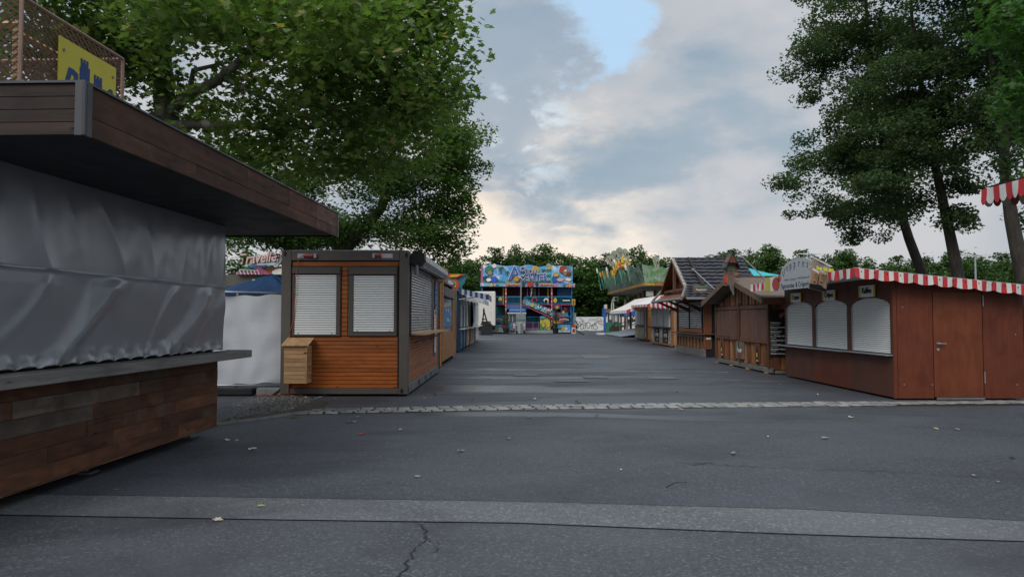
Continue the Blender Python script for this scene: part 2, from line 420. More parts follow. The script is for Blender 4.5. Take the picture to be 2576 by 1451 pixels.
def cloth_roof(mb, a, b, c, d, mats, stripe, sag=.04, seg=10):
    """striped sloping cloth between edge a-b (high) and d-c (low)"""
    a, b, c, d = map(Vector, (a, b, c, d)); Ln = (b - a).length; n = max(1, int(round(Ln / stripe)))
    for k in range(n):
        mb.use(mats[k % len(mats)]); rows = []
        for i in range(5):
            v = i / 4; r = []
            for j in range(3):
                t = (k + j / 2) / n; p = a.lerp(b, t).lerp(d.lerp(c, t), v)
                p.z -= sag * math.sin(math.pi * v) * (0.6 + .4 * math.sin(t * 21)); r.append(p)
            rows.append(r)
        mb.sheet(rows)
    return mb
# ------------------------------------------------------------------ ground
def asphalt(key, base, light, speck=1.0, wet=True, tint=(1, 1, 1)):
    def f():
        n = NT(key); v = n.coord(world=True)
        fine = n.noise(v, 75, 5, .75); mid = n.noise(v, 22, 4, .65); big = n.noise(v, .55, 5, .6, .4)
        agg = n.voro(v, 62, 'F1', 'Color'); sp = n.N.new('ShaderNodeSeparateColor'); n.L.new(agg, sp.inputs[0])
        col = n.mix(n.mr(fine, .35, .68), base, light)
        col = n.mix(n.mr(sp.outputs[0], .80, .95, 0, .55 * speck), col, tuple(c * 2.3 for c in light)); col = n.mix(n.mr(sp.outputs[1], .72, .95, 0, .5), col, tuple(c * .35 for c in base))
        col = n.mix(n.mr(mid, .4, .7, 0, .35), col, tuple(c * .6 for c in base))
        stain = n.noise(n.coord((.5, 1, 1), world=True), .7, 6, .62, .8)
        col = n.mix(n.mr(stain, .50, .64, 0, .62), col, tuple(c * .55 for c in base))
        col = n.mix(n.mr(big, .45, .62, 0, .30), col, tuple(c * 1.25 for c in light))
        rough = n.mr(fine, .3, .7, .62, .80)
        if wet:                                   # damp, smoother hollows across the lane
            w1 = n.noise(n.coord((.15, .60, 1), world=True), 1.0, 4, .5, .35)
            w2 = n.mr(w1, .48, .53)
            g = n.N.new('ShaderNodeNewGeometry'); s3 = n.N.new('ShaderNodeSeparateXYZ'); n.L.new(g.outputs['Position'], s3.inputs[0])
            wob = n.noise(n.coord((.22, .5, 1), world=True), 1.0, 5, .6); yy = n.math('ADD', s3.outputs[1], n.math('MULTIPLY', n.math('SUBTRACT', wob, .5), 2.6))
            lane = n.math('MULTIPLY', n.mr(s3.outputs[1], 10.8, 12.4), n.mr(s3.outputs[1], 40, 27))
            side = n.math('MULTIPLY', n.mr(s3.outputs[0], -3.2, -1.4), n.mr(s3.outputs[0], 7.5, 5.0))
            ls = n.math('MULTIPLY', lane, side); wet_ = n.math('MULTIPLY', n.math('MULTIPLY', w2, ls), .45); edge = n.math('MULTIPLY', n.math('MULTIPLY', n.mr(w1, .43, .47), ls), .5)
            for c_, h_, xa, xb, a_ in ((11.45, .50, -2.0, 4.6, .8), (15.7, .85, -2.2, 2.6, 1.0), (18.9, .6, -1.8, 4.0, 1.0), (21.9, .35, -2.0, 5.5, 1.0), (29.6, 1.0, 1.5, 5.6, .8), (26.0, .5, -1.5, 1.0, .6)):
                dd = n.math('ABSOLUTE', n.math('SUBTRACT', yy, c_)); xm = n.math('MULTIPLY', n.mr(s3.outputs[0], xa - .8, xa + .6), n.mr(s3.outputs[0], xb + 1.6, xb - .6))
                wet_ = n.math('MAXIMUM', wet_, n.math('MULTIPLY', n.math('MULTIPLY', n.mr(dd, h_, h_ * .45), xm), a_)); edge = n.math('MAXIMUM', edge, n.math('MULTIPLY', n.mr(dd, h_ + .35, h_ + .05), xm))
            w2 = wet_
            rough = n.math('SUBTRACT', rough, n.math('MULTIPLY', w2, .46))
            col = n.mix(n.math('MULTIPLY', edge, .34), col, tuple(c * .45 for c in base))
        n.bump(n.math('ADD', n.math('MULTIPLY', fine, .6), n.math('MULTIPLY', mid, .4)), .5, .012)
        if wet:
            bn = [q for q in n.N if q.type == 'BUMP'][0]; n.L.new(n.mr(w2, 0, 1, .5, .10), bn.inputs['Strength'])
        return n.out(col, rough, .5)
    return mat(key, f)
M_ASPH = asphalt('asphalt', (.040, .044, .053), (.072, .078, .092))
M_BAND = asphalt('coarse_light_asphalt', (.084, .088, .094), (.142, .147, .154), 1.0, wet=False)
M_OLDASPH = asphalt('old_asphalt', (.044, .047, .055), (.090, .094, .104), .8, wet=False)
g = MB(); xs = [-400, -12, 14, 400]; ys = [-200, 0, 40, 500]
g.sheet([[(x, y, 0) for x in xs] for y in ys]); struct('ground', g, M_ASPH)
# near ground, in front of the coarse band: older surface
def gp(px, py, z=0.0):
    D = (H - z) * F / (py - HOR); return (wx(px, D), D, z)
lo = [gp(x, y) for x, y in ((-2600, 1252), (0, 1290), (700, 1302), (1300, 1310), (2000, 1338), (2576, 1356), (5600, 1490))]
up = [gp(x, y) for x, y in ((-2600, 1206), (0, 1238), (700, 1248), (1300, 1257), (2000, 1276), (2576, 1306), (5600, 1428))]
g = MB(); g.sheet([[(x, -6, .002) for x, y, z in lo], [(x, y, .002) for x, y, z in lo]]); struct('old_pavement', g, M_OLDASPH)
g = MB(); g.sheet([[(x, y, .006) for x, y, z in lo], [(x, y, .006) for x, y, z in up]]); struct('coarse_asphalt_band', g, M_BAND)
# joints at the band's edges
M_JOINT = paint('bitumen_joint', (.018, .018, .02), .6, .4, .2)
def ribbon(mb, pts, w, z, jitter=0.0):
    L, R = [], []
    for i, p in enumerate(pts):
        a = Vector(pts[max(i - 1, 0)][:2]); b = Vector(pts[min(i + 1, len(pts) - 1)][:2]); d = (b - a).normalized(); nn = Vector((-d.y, d.x))
        ww = w * (1 + random.uniform(-jitter, jitter)) / 2
        L.append((p[0] + nn.x * ww, p[1] + nn.y * ww, z)); R.append((p[0] - nn.x * ww, p[1] - nn.y * ww, z))
    return mb.sheet([R, L])
g = MB(); ribbon(g, lo, .012, .0085); ribbon(g, up, .012, .0085); struct('pavement_joint', g, M_JOINT)
def crackline(seedpts, n=9, amp=.05):
    out = []
    for i in range(len(seedpts) - 1):
        a, b = Vector(seedpts[i]), Vector(seedpts[i + 1])
        for k in range(n):
            p = a.lerp(b, k / n); out.append((p.x + random.uniform(-amp, amp), p.y + random.uniform(-amp, amp), 0))
    out.append(seedpts[-1]); return out
g = MB()
ribbon(g, crackline([gp(1058, 1312), gp(1080, 1345), gp(1040, 1380), gp(1030, 1410), gp(990, 1455)], 7, .025), .012, .007, .6)
ribbon(g, crackline([gp(1075, 1342), gp(1105, 1362), gp(1090, 1385)], 6, .03), .009, .0072, .6)
ribbon(g, crackline([gp(1735, 1160), gp(1900, 1172), gp(2200, 1182), gp(2450, 1196)], 14, .03), .010, .007, .6)
ribbon(g, crackline([gp(1690, 1158), gp(1740, 1166), gp(1790, 1160)], 7, .03), .012, .0074, .6)
struct('pavement_crack', g, M_JOINT)
# repair seams and square slabs let into the lane
M_SEAM = paint('pale_seam', (.17, .175, .185), .45, .3, .3)
g = MB()
for px0, py0, px1, py1, w in ((1128, 930, 1830, 936, .26), (1130, 944, 1290, 946, .14), (1520, 948, 1990, 960, .12), (1150, 893, 1710, 899, .22), (1200, 853, 1600, 857, .6)):
    ribbon(g, crackline([gp(px0, py0), gp((px0 + px1) / 2, (py0 + py1) / 2 - 1), gp(px1, py1)], 12, .03), w, .0045, .5)
struct('lane_seam', g, M_SEAM)
M_PATCH = paint('patch_slab', (.14, .134, .128), .62, .3, .25, scale=5, bump=.2)
for i, (x0, x1, y0, y1) in enumerate(((1292, 1352, 945.8, 940.3), (1466, 1526, 951, 944.5), (1630, 1696, 953, 947), (1394, 1480, 960, 956), (1462, 1527, 901.5, 892.5))):
    D0, D1 = gd(y0), gd(y1); m = (D0 + D1) / 2
    g = MB(); g.sheet([[(wx(x0, m), D0, .012), (wx(x1, m), D0, .012)], [(wx(x0, m), D1, .012), (wx(x1, m), D1, .012)]]); struct('inset_slab', g, M_PATCH)
g = MB()
for px, py, wpx in ((1660, 845, 45), (1575, 842.5, 60), (1500, 843, 70)):
    D = gd(py); g.sheet([[(wx(px, D), D, .006), (wx(px + wpx, D), D, .006)], [(wx(px, D), D + .5, .006), (wx(px + wpx, D), D + .5, .006)]])
struct('parking_line', g, M_WHITE)
# cobble strip: every stone a part of its own
def cob(t): return (None)
ctr = [(-3.75, 11.75), (-2.8, 11.95), (0, 12.45), (5, 12.9), (9, 13.12), (14, 13.2)]
def cy(x):
    for (a, b), (c, d) in zip(ctr, ctr[1:]):
        if x <= c: return b + (d - b) * (x - a) / (c - a)
    return ctr[-1][1]
M_COB = paint('granite_sett', (.25, .245, .232), .6, .4, .25, rndv=.25, scale=8, bump=.4)
strip = MB(); xs = [-3.9 + .5 * i for i in range(32)]
strip.sheet([[(x, cy(x) - .30, .005) for x in xs], [(x, cy(x) + .30, .005) for x in xs]])
CS = struct('cobble_strip', strip, paint('sett_grout', (.040, .034, .024), .9, .2, .3, scale=12))
cob_meshes = []
for k in range(6):
    r = random.Random(k); mb = MB(); hw, hd = .093, .088
    base = []; topv = []
    for (sx, sy) in ((-1, -1), (1, -1), (1, 1), (-1, 1)):
        base.append((sx * hw * r.uniform(.9, 1.0), sy * hd * r.uniform(.9, 1.0), 0))
    mid = [(x * .98, y * .98, .008) for x, y, z in base]; topv = [(x * .86, y * .86, .014 + r.uniform(-.002, .002)) for x, y, z in base]
    c = (r.uniform(-.02, .02), r.uniform(-.02, .02), .0155)
    mb.add(base + mid + topv + [c], [(i, (i + 1) % 4, 4 + (i + 1) % 4, 4 + i) for i in range(4)] + [(4 + i, 4 + (i + 1) % 4, 8 + (i + 1) % 4, 8 + i) for i in range(4)] + [(8 + i, 8 + (i + 1) % 4, 12) for i in range(4)])
    cob_meshes.append(mb.mesh('sett', M_COB, smooth=True))
cn = 0
for row in range(3):
    x = -3.3 + row * .07
    while x < 12 and cn < 299:
        if row == 0 and x > 6.5: break
        o = bpy.data.objects.new('sett', random.choice(cob_meshes)); w = random.uniform(.92, 1.18)
        o.location = (x, cy(x) + (row - 1) * .205 + random.uniform(-.012, .012), .006 + random.uniform(-.003, .004))
        o.scale = (w, random.uniform(.95, 1.05), 1); o.rotation_euler = (random.uniform(-.03, .03), random.uniform(-.03, .03), random.uniform(-.06, .06) + math.atan2(cy(x + .5) - cy(x - .5), 1) + random.choice((0, math.pi)))
        COL.objects.link(o); o.parent = CS; cn += 1; x += .186 * w + random.uniform(.010, .020)
# gravel bed between the timber kiosk and the container
gb = [gp(x, y) for x, y in ((480, 1090), (552, 1068), (600, 1062), (660, 1055), (735, 1043), (790, 1036), (900, 1030))]
edge_line = gb
bed = MB(); far = [(p[0] * .98 - .3, 15.5, 0) for p in gb]
bed.sheet([[(x, y, .006) for x, y, z in gb[:6]], [(x - .1, min(y + 1.4, 14.2) if i > 3 else y + 2.4, .012) for i, (x, y, z) in enumerate(gb[:6])], [(x - .3, 13.6 if i > 3 else 15.6, .006) for i, (x, y, z) in enumerate(gb[:6])]])
def gravelmat():
    n = NT('gravel_soil'); v = n.coord(world=True); c = n.voro(v, 42, 'F1', 'Color'); sp = n.N.new('ShaderNodeSeparateColor'); n.L.new(c, sp.inputs[0])
    b = n.noise(v, 1.6, 5, .6); d = n.voro(v, 42)
    col = n.mix(n.mr(sp.outputs[0], 0, 1), (.045, .043, .042), (.12, .115, .11)); col = n.mix(n.mr(b, .42, .62, 0, .7), col, (.075, .052, .030))
    n.bump(d, .8, .03); return n.out(col, .9, .2)
struct('gravel_bed', bed, gravelmat())
ek = MB()
for (x, y, z), (x2, y2, z2) in zip(gb, gb[1:]):
    d = Vector((x2 - x, y2 - y, 0)); nrm = Vector((-d.y, d.x, 0)).normalized() * .05
    ek.prism([(x, y, 0), (x2, y2, 0), (x2 + nrm.x, y2 + nrm.y, 0), (x + nrm.x, y + nrm.y, 0)], (0, 0, .035))
struct('edging_kerb', ek, M_CONC)
st = MB()
for k in range(1500):
    i = random.random(); px = random.uniform(-4.9, -3.6); py = random.uniform(10.3, 14.2)
    if px > -4.05 and py < 11.4 - (px + 4.05) * -1.2: continue
    if py < 10.45 + (px + 4.1) * 2.6: continue
    r = random.uniform(.008, .024); a = random.random() * 6.28
    vs = [(px + r * math.cos(a + q * 2.1) * random.uniform(.7, 1.2), py + r * math.sin(a + q * 2.1) * random.uniform(.7, 1.2), .008) for q in range(3)]
    st.add(vs + [(px, py, .012 + r * .7)], [(0, 1, 3), (1, 2, 3), (2, 0, 3)])
o = bpy.data.objects.new('gravel_stones', st.mesh('gravel_stones', M_CONC)); COL.objects.link(o); tag(o, 'loose grey gravel on the bare soil beside the dark timber kiosk', 'gravel', kind='stuff')
# ------------------------------------------------------------------ trees
def star(pts):          # leaf outline as a fan round its middle, creased along the midrib
    c = np.mean(pts, axis=0); v = [(c[0], c[1], 0)] + [(x, y, .10 * abs(x) + .02 * y) for x, y in pts]
    n = len(pts); return np.array(v), np.array([(0, 1 + i, 1 + (i + 1) % n) for i in range(n)])
MAPLE = star([(0, -.50), (.10, -.22), (.34, -.30), (.30, -.08), (.52, .12), (.26, .14), (.22, .26), (0, .55), (-.22, .26), (-.26, .14), (-.52, .12), (-.30, -.08), (-.34, -.30), (-.10, -.22)])
OAK = (np.array([(0, -.5, 0), (.24, 0, .05), (0, .5, 0), (-.24, 0, .05)]), np.array([(0, 1, 2), (0, 2, 3)]))
ROUND = (np.array([(0, -.5, 0), (.34, -.12, .06), (.26, .34, .04), (0, .46, 0), (-.26, .34, .04), (-.34, -.12, .06)]), np.array([(0, 1, 2), (0, 2, 3), (0, 3, 4), (0, 4, 5)]))
def leaf_mesh(name, kind, P, size, m, up=.55, seed=0, droop=0.25):
    rs = np.random.RandomState(seed); n = len(P); T, Fc = kind
    nz = np.stack([rs.normal(0, 1, n), rs.normal(0, 1, n), np.abs(rs.normal(0, 1, n)) + up * 2], 1); nz /= np.linalg.norm(nz, axis=1)[:, None]
    r = rs.normal(0, 1, (n, 3)); r[:, 2] -= droop; ydir = r - nz * np.sum(r * nz, 1)[:, None]; ydir /= np.linalg.norm(ydir, axis=1)[:, None]
    xdir = np.cross(ydir, nz); s = size * rs.uniform(.6, 1.25, n)
    V = P[:, None, :] + s[:, None, None] * (T[None, :, 0:1] * xdir[:, None, :] + T[None, :, 1:2] * ydir[:, None, :] + T[None, :, 2:3] * nz[:, None, :])
    k = len(T); V = V.reshape(-1, 3); FF = (Fc[None] + (np.arange(n) * k)[:, None, None]).reshape(-1, 3)
    me = bpy.data.meshes.new(name); me.vertices.add(len(V)); me.vertices.foreach_set('co', V.astype('f').ravel())
    me.loops.add(len(FF) * 3); me.loops.foreach_set('vertex_index', FF.astype('i').ravel())
    me.polygons.add(len(FF)); me.polygons.foreach_set('loop_start', np.arange(len(FF), dtype='i') * 3)
    try: me.polygons.foreach_set('loop_total', np.full(len(FF), 3, 'i'))
    except Exception: pass
    at = me.attributes.new('tint', 'FLOAT', 'POINT'); at.data.foreach_set('value', np.repeat(rs.uniform(0, 1, n), k).astype('f'))
    me.update(); me.validate(); me.materials.append(m); return me
def sample_blobs(blobs, n, rs, shell=.45):
    vol = np.array([b[3] * b[4] * b[5] for b in blobs]) ** .8; pr = vol / vol.sum(); out = []
    idx = rs.choice(len(blobs), n, p=pr)
    for i in idx:
        b = blobs[i]; d = rs.normal(0, 1, 3); d /= np.linalg.norm(d); r = rs.uniform(0, 1) ** shell
        out.append([b[0] + d[0] * r * b[3], b[1] + d[1] * r * b[4], b[2] + d[2] * r * b[5]])
    return np.array(out)
def grow(trunk, radii, clumps, rs, sag=.12, rfac=.010, rmin=.008):
    """limbs from the trunk polyline to every clump; returns the wood as one mesh builder and twig nodes"""
    mb = MB(); mb.tube(trunk, radii, 12)
    nodes = []; 
    for i in range(len(trunk) - 1):
        a, b = Vector(trunk[i]), Vector(trunk[i + 1])
        for k in range(5):
            t = k / 5; nodes.append((a.lerp(b, t), radii[i] * (1 - t) + radii[i + 1] * t))
    nodes = nodes[int(len(nodes) * .28):]
    top = Vector(trunk[-1]); order = sorted(range(len(clumps)), key=lambda i: min((Vector(clumps[i]) - p).length for p, _ in nodes[::3]))
    NPs = np.array([tuple(p) for p, _ in nodes]); NR = [r for _, r in nodes]
    for i in order:
        c = np.array(clumps[i]); d = np.linalg.norm(NPs - c, axis=1) + np.maximum(0, NPs[:, 2] - c[2]) * .9
        j = int(np.argmin(d)); a = Vector(NPs[j]); b = Vector(c); L = (b - a).length
        if L < .05: continue
        r0 = min(NR[j] * .72, max(rmin * 1.6, rfac * L + rmin)); pts = []; seg = max(3, min(7, int(L / .5) + 2))
        side = Vector(rs.normal(0, 1, 3)) * L * .07
        for k in range(seg + 1):
            t = k / seg; p = a.lerp(b, t) + side * math.sin(math.pi * t) + Vector((0, 0, sag * L * math.sin(math.pi * t)))
            if 0 < k < seg: p += Vector(rs.normal(0, .025, 3)) * L
            pts.append(p)
        rr = [r0 * (1 - k / seg) + rmin * .6 * (k / seg) for k in range(seg + 1)]
        mb.tube(pts, rr, 5, cap=False)
        NPs = np.vstack([NPs, np.array([tuple(p) for p in pts[1:]])]); NR += rr[1:]
    return mb
def leaves_at(clumps, per, rad, rs, flat=.6):
    P = []
    for c in clumps:
        k = max(3, int(per * rs.uniform(.5, 1.4))); r = rad * rs.uniform(.6, 1.3)
        g = rs.normal(0, 1, (k, 3)); g /= np.maximum(1.0, np.linalg.norm(g, axis=1) / 1.7)[:, None]
        g *= np.array([r, r, r * flat]) * .6; P.append(g + c)
    return np.vstack(P)
def pblob(px, py, D, rpx, rpy, rd): return (wx(px, D), D, wz(py, D), rpx / F * D, rd, rpy / F * D)
LM_PLANE = leafmat('plane_leaf', (.098, .165, .046), (.170, .245, .074), .44, .22, (.28, .24, .10))
LM_OAK = leafmat('oak_leaf', (.060, .118, .034), (.112, .182, .052), .44, .2)
LM_ALDER = leafmat('alder_leaf', (.056, .098, .046), (.100, .150, .072), .40, .25)
LM_MAPLE = leafmat('maple_leaf', (.045, .115, .030), (.075, .16, .040), .38, .2)
LM_BG1 = leafmat('wood_leaf_dark', (.034, .072, .022), (.070, .125, .036), .30, .12, scale=.5)
LM_BG2 = leafmat('wood_leaf_mid', (.052, .105, .028), (.095, .160, .044), .30, .12, scale=.5)
LM_BG3 = leafmat('wood_leaf_grey', (.060, .088, .050), (.100, .130, .070), .25, .12, scale=.5)
BK_PLANE = barkmat('plane_bark', (.085, .080, .06), (.14, .13, .10), (.25, .24, .19), 4)
BK_DARK = barkmat('dark_bark', (.040, .034, .028), (.085, .075, .062))
BK_ALDER = barkmat('alder_bark', (.032, .028, .024), (.075, .064, .052))
def projpx(c): return (CX + c[0] / c[1] * F, HOR - (c[2] - H) / c[1] * F)
def gaps(cl, sc=.62, thr=-.14, off=0.0): return np.array([mnoise.noise(Vector((c[0] * sc + off, c[1] * sc, c[2] * sc * 1.5))) > thr for c in cl])
def keep_plane(cl):
    k = gaps(cl, .7, -.36, 3.0); rs = np.random.RandomState(77)
    for i, c in enumerate(cl):
        x, y = projpx(c)
        if ((x - 500) / 200) ** 2 + ((y - 235) / 130) ** 2 < 1 and c[1] < 16.5 and rs.uniform() < .42: k[i] = False
        if ((x - 470) / 130) ** 2 + ((y - 120) / 80) ** 2 < 1 and rs.uniform() < .35: k[i] = False
    return k
def keep_oak(cl):
    k = gaps(cl, .6, -.28, 9.0)
    for i, c in enumerate(cl):
        x, y = projpx(c)
        if 585 < x < 715 and y > 612: k[i] = False
    return k
def make_tree(name, label, cat, trunk, radii, blobs, nclump, per, rad, kind, lsize, lm, bark, seed, flat=.6, shell=.45, up=.55, extra_leaves=0, keep=None, rfac=.010, group=None, sag=.12):
    rs = np.random.RandomState(seed); t = Thing(name, label, cat, tuple(trunk[0]), group=group)
    cl = sample_blobs(blobs, nclump, rs, shell)
    if keep is not None: cl = cl[keep(cl)]
    wood_ = grow([Vector(p) for p in trunk], radii, [tuple(c) for c in cl], rs, rfac=rfac, sag=sag)
    t.part('trunk', wood_, bark, smooth=True)
    P = leaves_at(cl, per, rad, rs, flat) - np.array(t.off)
    o = bpy.data.objects.new('crown', leaf_mesh('crown', kind, P, lsize, lm, up, seed)); t.link(o); o['kind'] = 'stuff'
    return t, cl
# plane tree over the timber kiosk
D0 = 14.5
tr = [(wx(452, D0), D0, 0), (wx(430, D0), D0, 1.6), (wx(418, D0), D0, wz(330, D0)), (wx(398, D0), D0 + .1, wz(240, D0)), (wx(385, D0), D0 + .2, wz(130, D0)), (wx(392, D0), D0, wz(-60, D0)), (wx(420, D0), D0, wz(-330, D0))]
bl = [pblob(330, 130, 14, 300, 200, 2.5), pblob(620, 60, 12.5, 280, 230, 2.6), pblob(930, 110, 12.3, 250, 220, 2.4), pblob(1040, 240, 12.8, 150, 170, 1.8), pblob(720, 300, 13, 200, 130, 2.0),
      pblob(880, 330, 13, 180, 130, 1.6), pblob(160, 60, 13.5, 220, 170, 2.5), pblob(560, -190, 13.5, 520, 220, 3.6), pblob(1080, 60, 12.5, 100, 110, 1.2), pblob(560, 320, 15.5, 160, 110, 1.8),
      pblob(700, 430, 13.2, 140, 60, 1.3), pblob(830, 60, 9.6, 260, 110, .9), pblob(470, 30, 9.8, 230, 90, .9), pblob(1130, 210, 12.6, 85, 70, .8), pblob(-150, 150, 14.5, 200, 200, 2.0), pblob(1020, 395, 13, 90, 45, .8), pblob(620, 400, 13.6, 170, 60, 1.2), pblob(780, 440, 13.2, 120, 50, 1.0), pblob(1000, 60, 13, 200, 120, 2)]
PT, PCL = make_tree('plane_tree', 'large bright green plane tree with mottled trunk rising behind the dark timber kiosk', 'tree', tr, [.34, .30, .25, .21, .17, .11, .03], bl, 860, 74, .55, MAPLE, .132, LM_PLANE, BK_PLANE, 3, .75, .55, .45, keep=keep_plane, rfac=.014)
lb = MB()
def limb(D, pts, r0, r1):
    P = [(wx(x, d), d, wz(y, d)) for x, y, d in pts]; n = len(P); lb.tube(P, [r0 + (r1 - r0) * i / (n - 1) for i in range(n)], 9)
limb(0, [(405, 290, 14.5), (455, 240, 14.2), (540, 195, 13.8), (600, 140, 13.4), (660, 60, 13)], .13, .05)
limb(0, [(415, 310, 14.5), (500, 308, 14.1), (600, 312, 13.8), (690, 318, 13.4), (780, 316, 13.0), (900, 300, 12.7)], .10, .03)
limb(0, [(440, 245, 14.2), (468, 225, 14.0), (476, 170, 13.9), (560, 150, 13.6)], .08, .03)
limb(0, [(395, 200, 14.6), (330, 110, 14.4), (250, 40, 14.2)], .09, .04)
limb(0, [(560, 190, 13.6), (640, 235, 13.3), (700, 262, 13.0)], .05, .02)
limb(0, [(386, 130, 14.6), (300, 100, 13.8), (210, 90, 13.2)], .05, .02)
limb(0, [(640, 90, 13.1), (800, 60, 12.4), (960, 40, 11.8), (1090, 70, 11.4)], .06, .015)
PT.part('limb', lb, BK_PLANE, smooth=True)
# the nearest, largest leaves one by one
rs = np.random.RandomState(5); near = PCL[np.argsort(PCL[:, 1])[:90]]; LP = leaves_at(near, 4, .5, rs, .8)[:280]
lv = [leaf_mesh('leaf', MAPLE, np.zeros((1, 3)), .19, LM_PLANE, .3, 100 + k) for k in range(10)]
for k, p in enumerate(LP):
    o = bpy.data.objects.new('leaf', lv[k % 10]); o.location = tuple(p - np.array(PT.off)); o.rotation_euler = (random.uniform(-.5, .5), random.uniform(-.5, .5), random.random() * 6.28); COL.objects.link(o); o.parent = PT.root
# oak behind it
D0 = 24
tr = [(wx(835, D0), D0, 0), (wx(835, D0), D0, 2.0), (wx(850, D0), D0, wz(640, D0)), (wx(900, D0), D0, wz(590, D0)), (wx(960, D0), D0, wz(520, D0)), (wx(985, D0), D0, wz(400, D0)), (wx(1000, D0), D0, wz(250, D0))]
bl = [pblob(1010, 430, 24, 180, 90, 3.0), pblob(1110, 520, 23.5, 95, 60, 2), pblob(960, 570, 24, 190, 55, 2.6), pblob(1080, 600, 23, 110, 40, 2), pblob(800, 590, 24.5, 160, 45, 2.2), pblob(1150, 400, 24, 75, 50, 1.8),
      pblob(1000, 300, 25, 230, 120, 3.2), pblob(700, 560, 25, 160, 60, 2.5), pblob(640, 600, 24, 110, 40, 2), pblob(1160, 470, 23.5, 50, 22, 1.3), pblob(1130, 640, 23.5, 45, 30, 1.2), pblob(590, 620, 20, 40, 60, 1.0), pblob(1170, 560, 23.5, 30, 18, 1.0), pblob(1165, 335, 23.5, 40, 30, 1.0), pblob(760, 470, 24.5, 150, 80, 2), pblob(620, 560, 23, 90, 50, 1.6), pblob(740, 615, 24, 60, 16, 1)]
make_tree('oak_tree', 'dark green oak tree spreading low behind the wood clad container', 'tree', tr, [.38, .33, .27, .20, .15, .10, .03], bl, 800, 120, .52, OAK, .150, LM_OAK, BK_DARK, 8, .6, .5, .5, keep=keep_oak, rfac=.012)
# three alders behind the crepe kiosk
D0 = 25
tr = [(wx(2345, D0), D0, 0), (wx(2322, D0), D0, wz(690, D0)), (wx(2290, D0), D0, wz(600, D0)), (wx(2245, D0), D0, wz(440, D0)), (wx(2215, D0), D0, wz(250, D0)), (wx(2195, D0), D0, wz(50, D0)), (wx(2185, D0), D0, wz(-250, D0))]
bl = [pblob(2090, 430, 25, 140, 42, 1.8), pblob(2000, 470, 24.5, 80, 32, 1.4), pblob(2110, 530, 25, 120, 36, 1.6), pblob(2150, 600, 25, 80, 36, 1.2), pblob(2100, 330, 25, 110, 42, 1.8), pblob(2040, 330, 25, 60, 22, 1.2),
      pblob(2120, 220, 25, 110, 60, 1.8), pblob(2060, 130, 25, 75, 60, 1.5), pblob(2150, 60, 25, 130, 80, 2.2), pblob(2160, -100, 25, 150, 110, 2.4), pblob(2250, 350, 26, 120, 80, 2.0), pblob(2020, 170, 25, 45, 16, .8), pblob(2300, 500, 26, 80, 50, 1.4), pblob(2085, 600, 25, 40, 20, .8), pblob(1955, 475, 24.6, 55, 24, 1.0), pblob(1930, 462, 24.4, 26, 12, .6), pblob(2240, 150, 25.5, 130, 90, 2), pblob(2200, 420, 25, 110, 70, 1.8), pblob(2190, 540, 25.5, 100, 60, 1.8), pblob(2170, 600, 26, 60, 30, 1.2), pblob(2120, 400, 25, 100, 60, 1.8), pblob(2100, 270, 25, 90, 80, 1.8), pblob(2240, 440, 23.6, 90, 60, 1.0), pblob(2230, 280, 23.6, 90, 80, 1.0), pblob(2265, 545, 24, 60, 24, .8)]
make_tree('alder_tree', 'leftmost of the three tall alders, its low boughs reaching out over the huts', 'tree', tr, [.20, .165, .15, .12, .09, .06, .02], bl, 820, 130, .46, ROUND, .100, LM_ALDER, BK_ALDER, 21, .58, .45, .35, keep=lambda cl: gaps(cl, .58, -.10, 21.0), group='tall alders behind the crepe kiosk')
D0 = 22
tr = [(wx(2430, D0), D0, 0), (wx(2412, D0), D0, wz(690, D0)), (wx(2390, D0), D0, wz(570, D0)), (wx(2362, D0), D0, wz(420, D0)), (wx(2335, D0), D0, wz(250, D0)), (wx(2310, D0), D0, wz(50, D0)), (wx(2300, D0), D0, wz(-300, D0))]
bl = [pblob(2350, 60, 22, 160, 90, 2.2), pblob(2340, -110, 22, 180, 120, 2.4), pblob(2300, 210, 22, 130, 60, 1.8), pblob(2260, 300, 22, 110, 50, 1.6), pblob(2400, 280, 22, 90, 45, 1.5), pblob(2300, 400, 22, 120, 40, 1.5),
      pblob(2230, 460, 22, 110, 34, 1.4), pblob(2400, 420, 22, 75, 34, 1.2), pblob(2330, 520, 22, 110, 36, 1.4), pblob(2410, 560, 22, 50, 22, .9), pblob(2440, 470, 22, 40, 20, .8), pblob(2360, 350, 22.5, 130, 70, 1.8), pblob(2360, 470, 21.2, 110, 50, 1.2), pblob(2350, 330, 20.8, 120, 80, 1.2), pblob(2330, 200, 20.8, 120, 80, 1.2), pblob(2420, 545, 21.5, 60, 26, .8), pblob(2440, 180, 22.5, 100, 110, 1.8)]
make_tree('alder_tree', 'middle one of the three tall alders, its bare trunk above the striped awning', 'tree', tr, [.20, .17, .145, .12, .09, .05, .02], bl, 780, 130, .44, ROUND, .10, LM_ALDER, BK_ALDER, 22, .58, .45, .35, keep=lambda cl: gaps(cl, .58, -.10, 22.0), group='tall alders behind the crepe kiosk')
D0 = 19
tr = [(wx(2590, D0), D0, 0), (wx(2575, D0), D0, wz(690, D0)), (wx(2550, D0), D0, wz(550, D0)), (wx(2537, D0), D0, wz(430, D0)), (wx(2535, D0), D0, wz(250, D0)), (wx(2500, D0), D0, wz(80, D0)), (wx(2480, D0), D0, wz(-300, D0))]
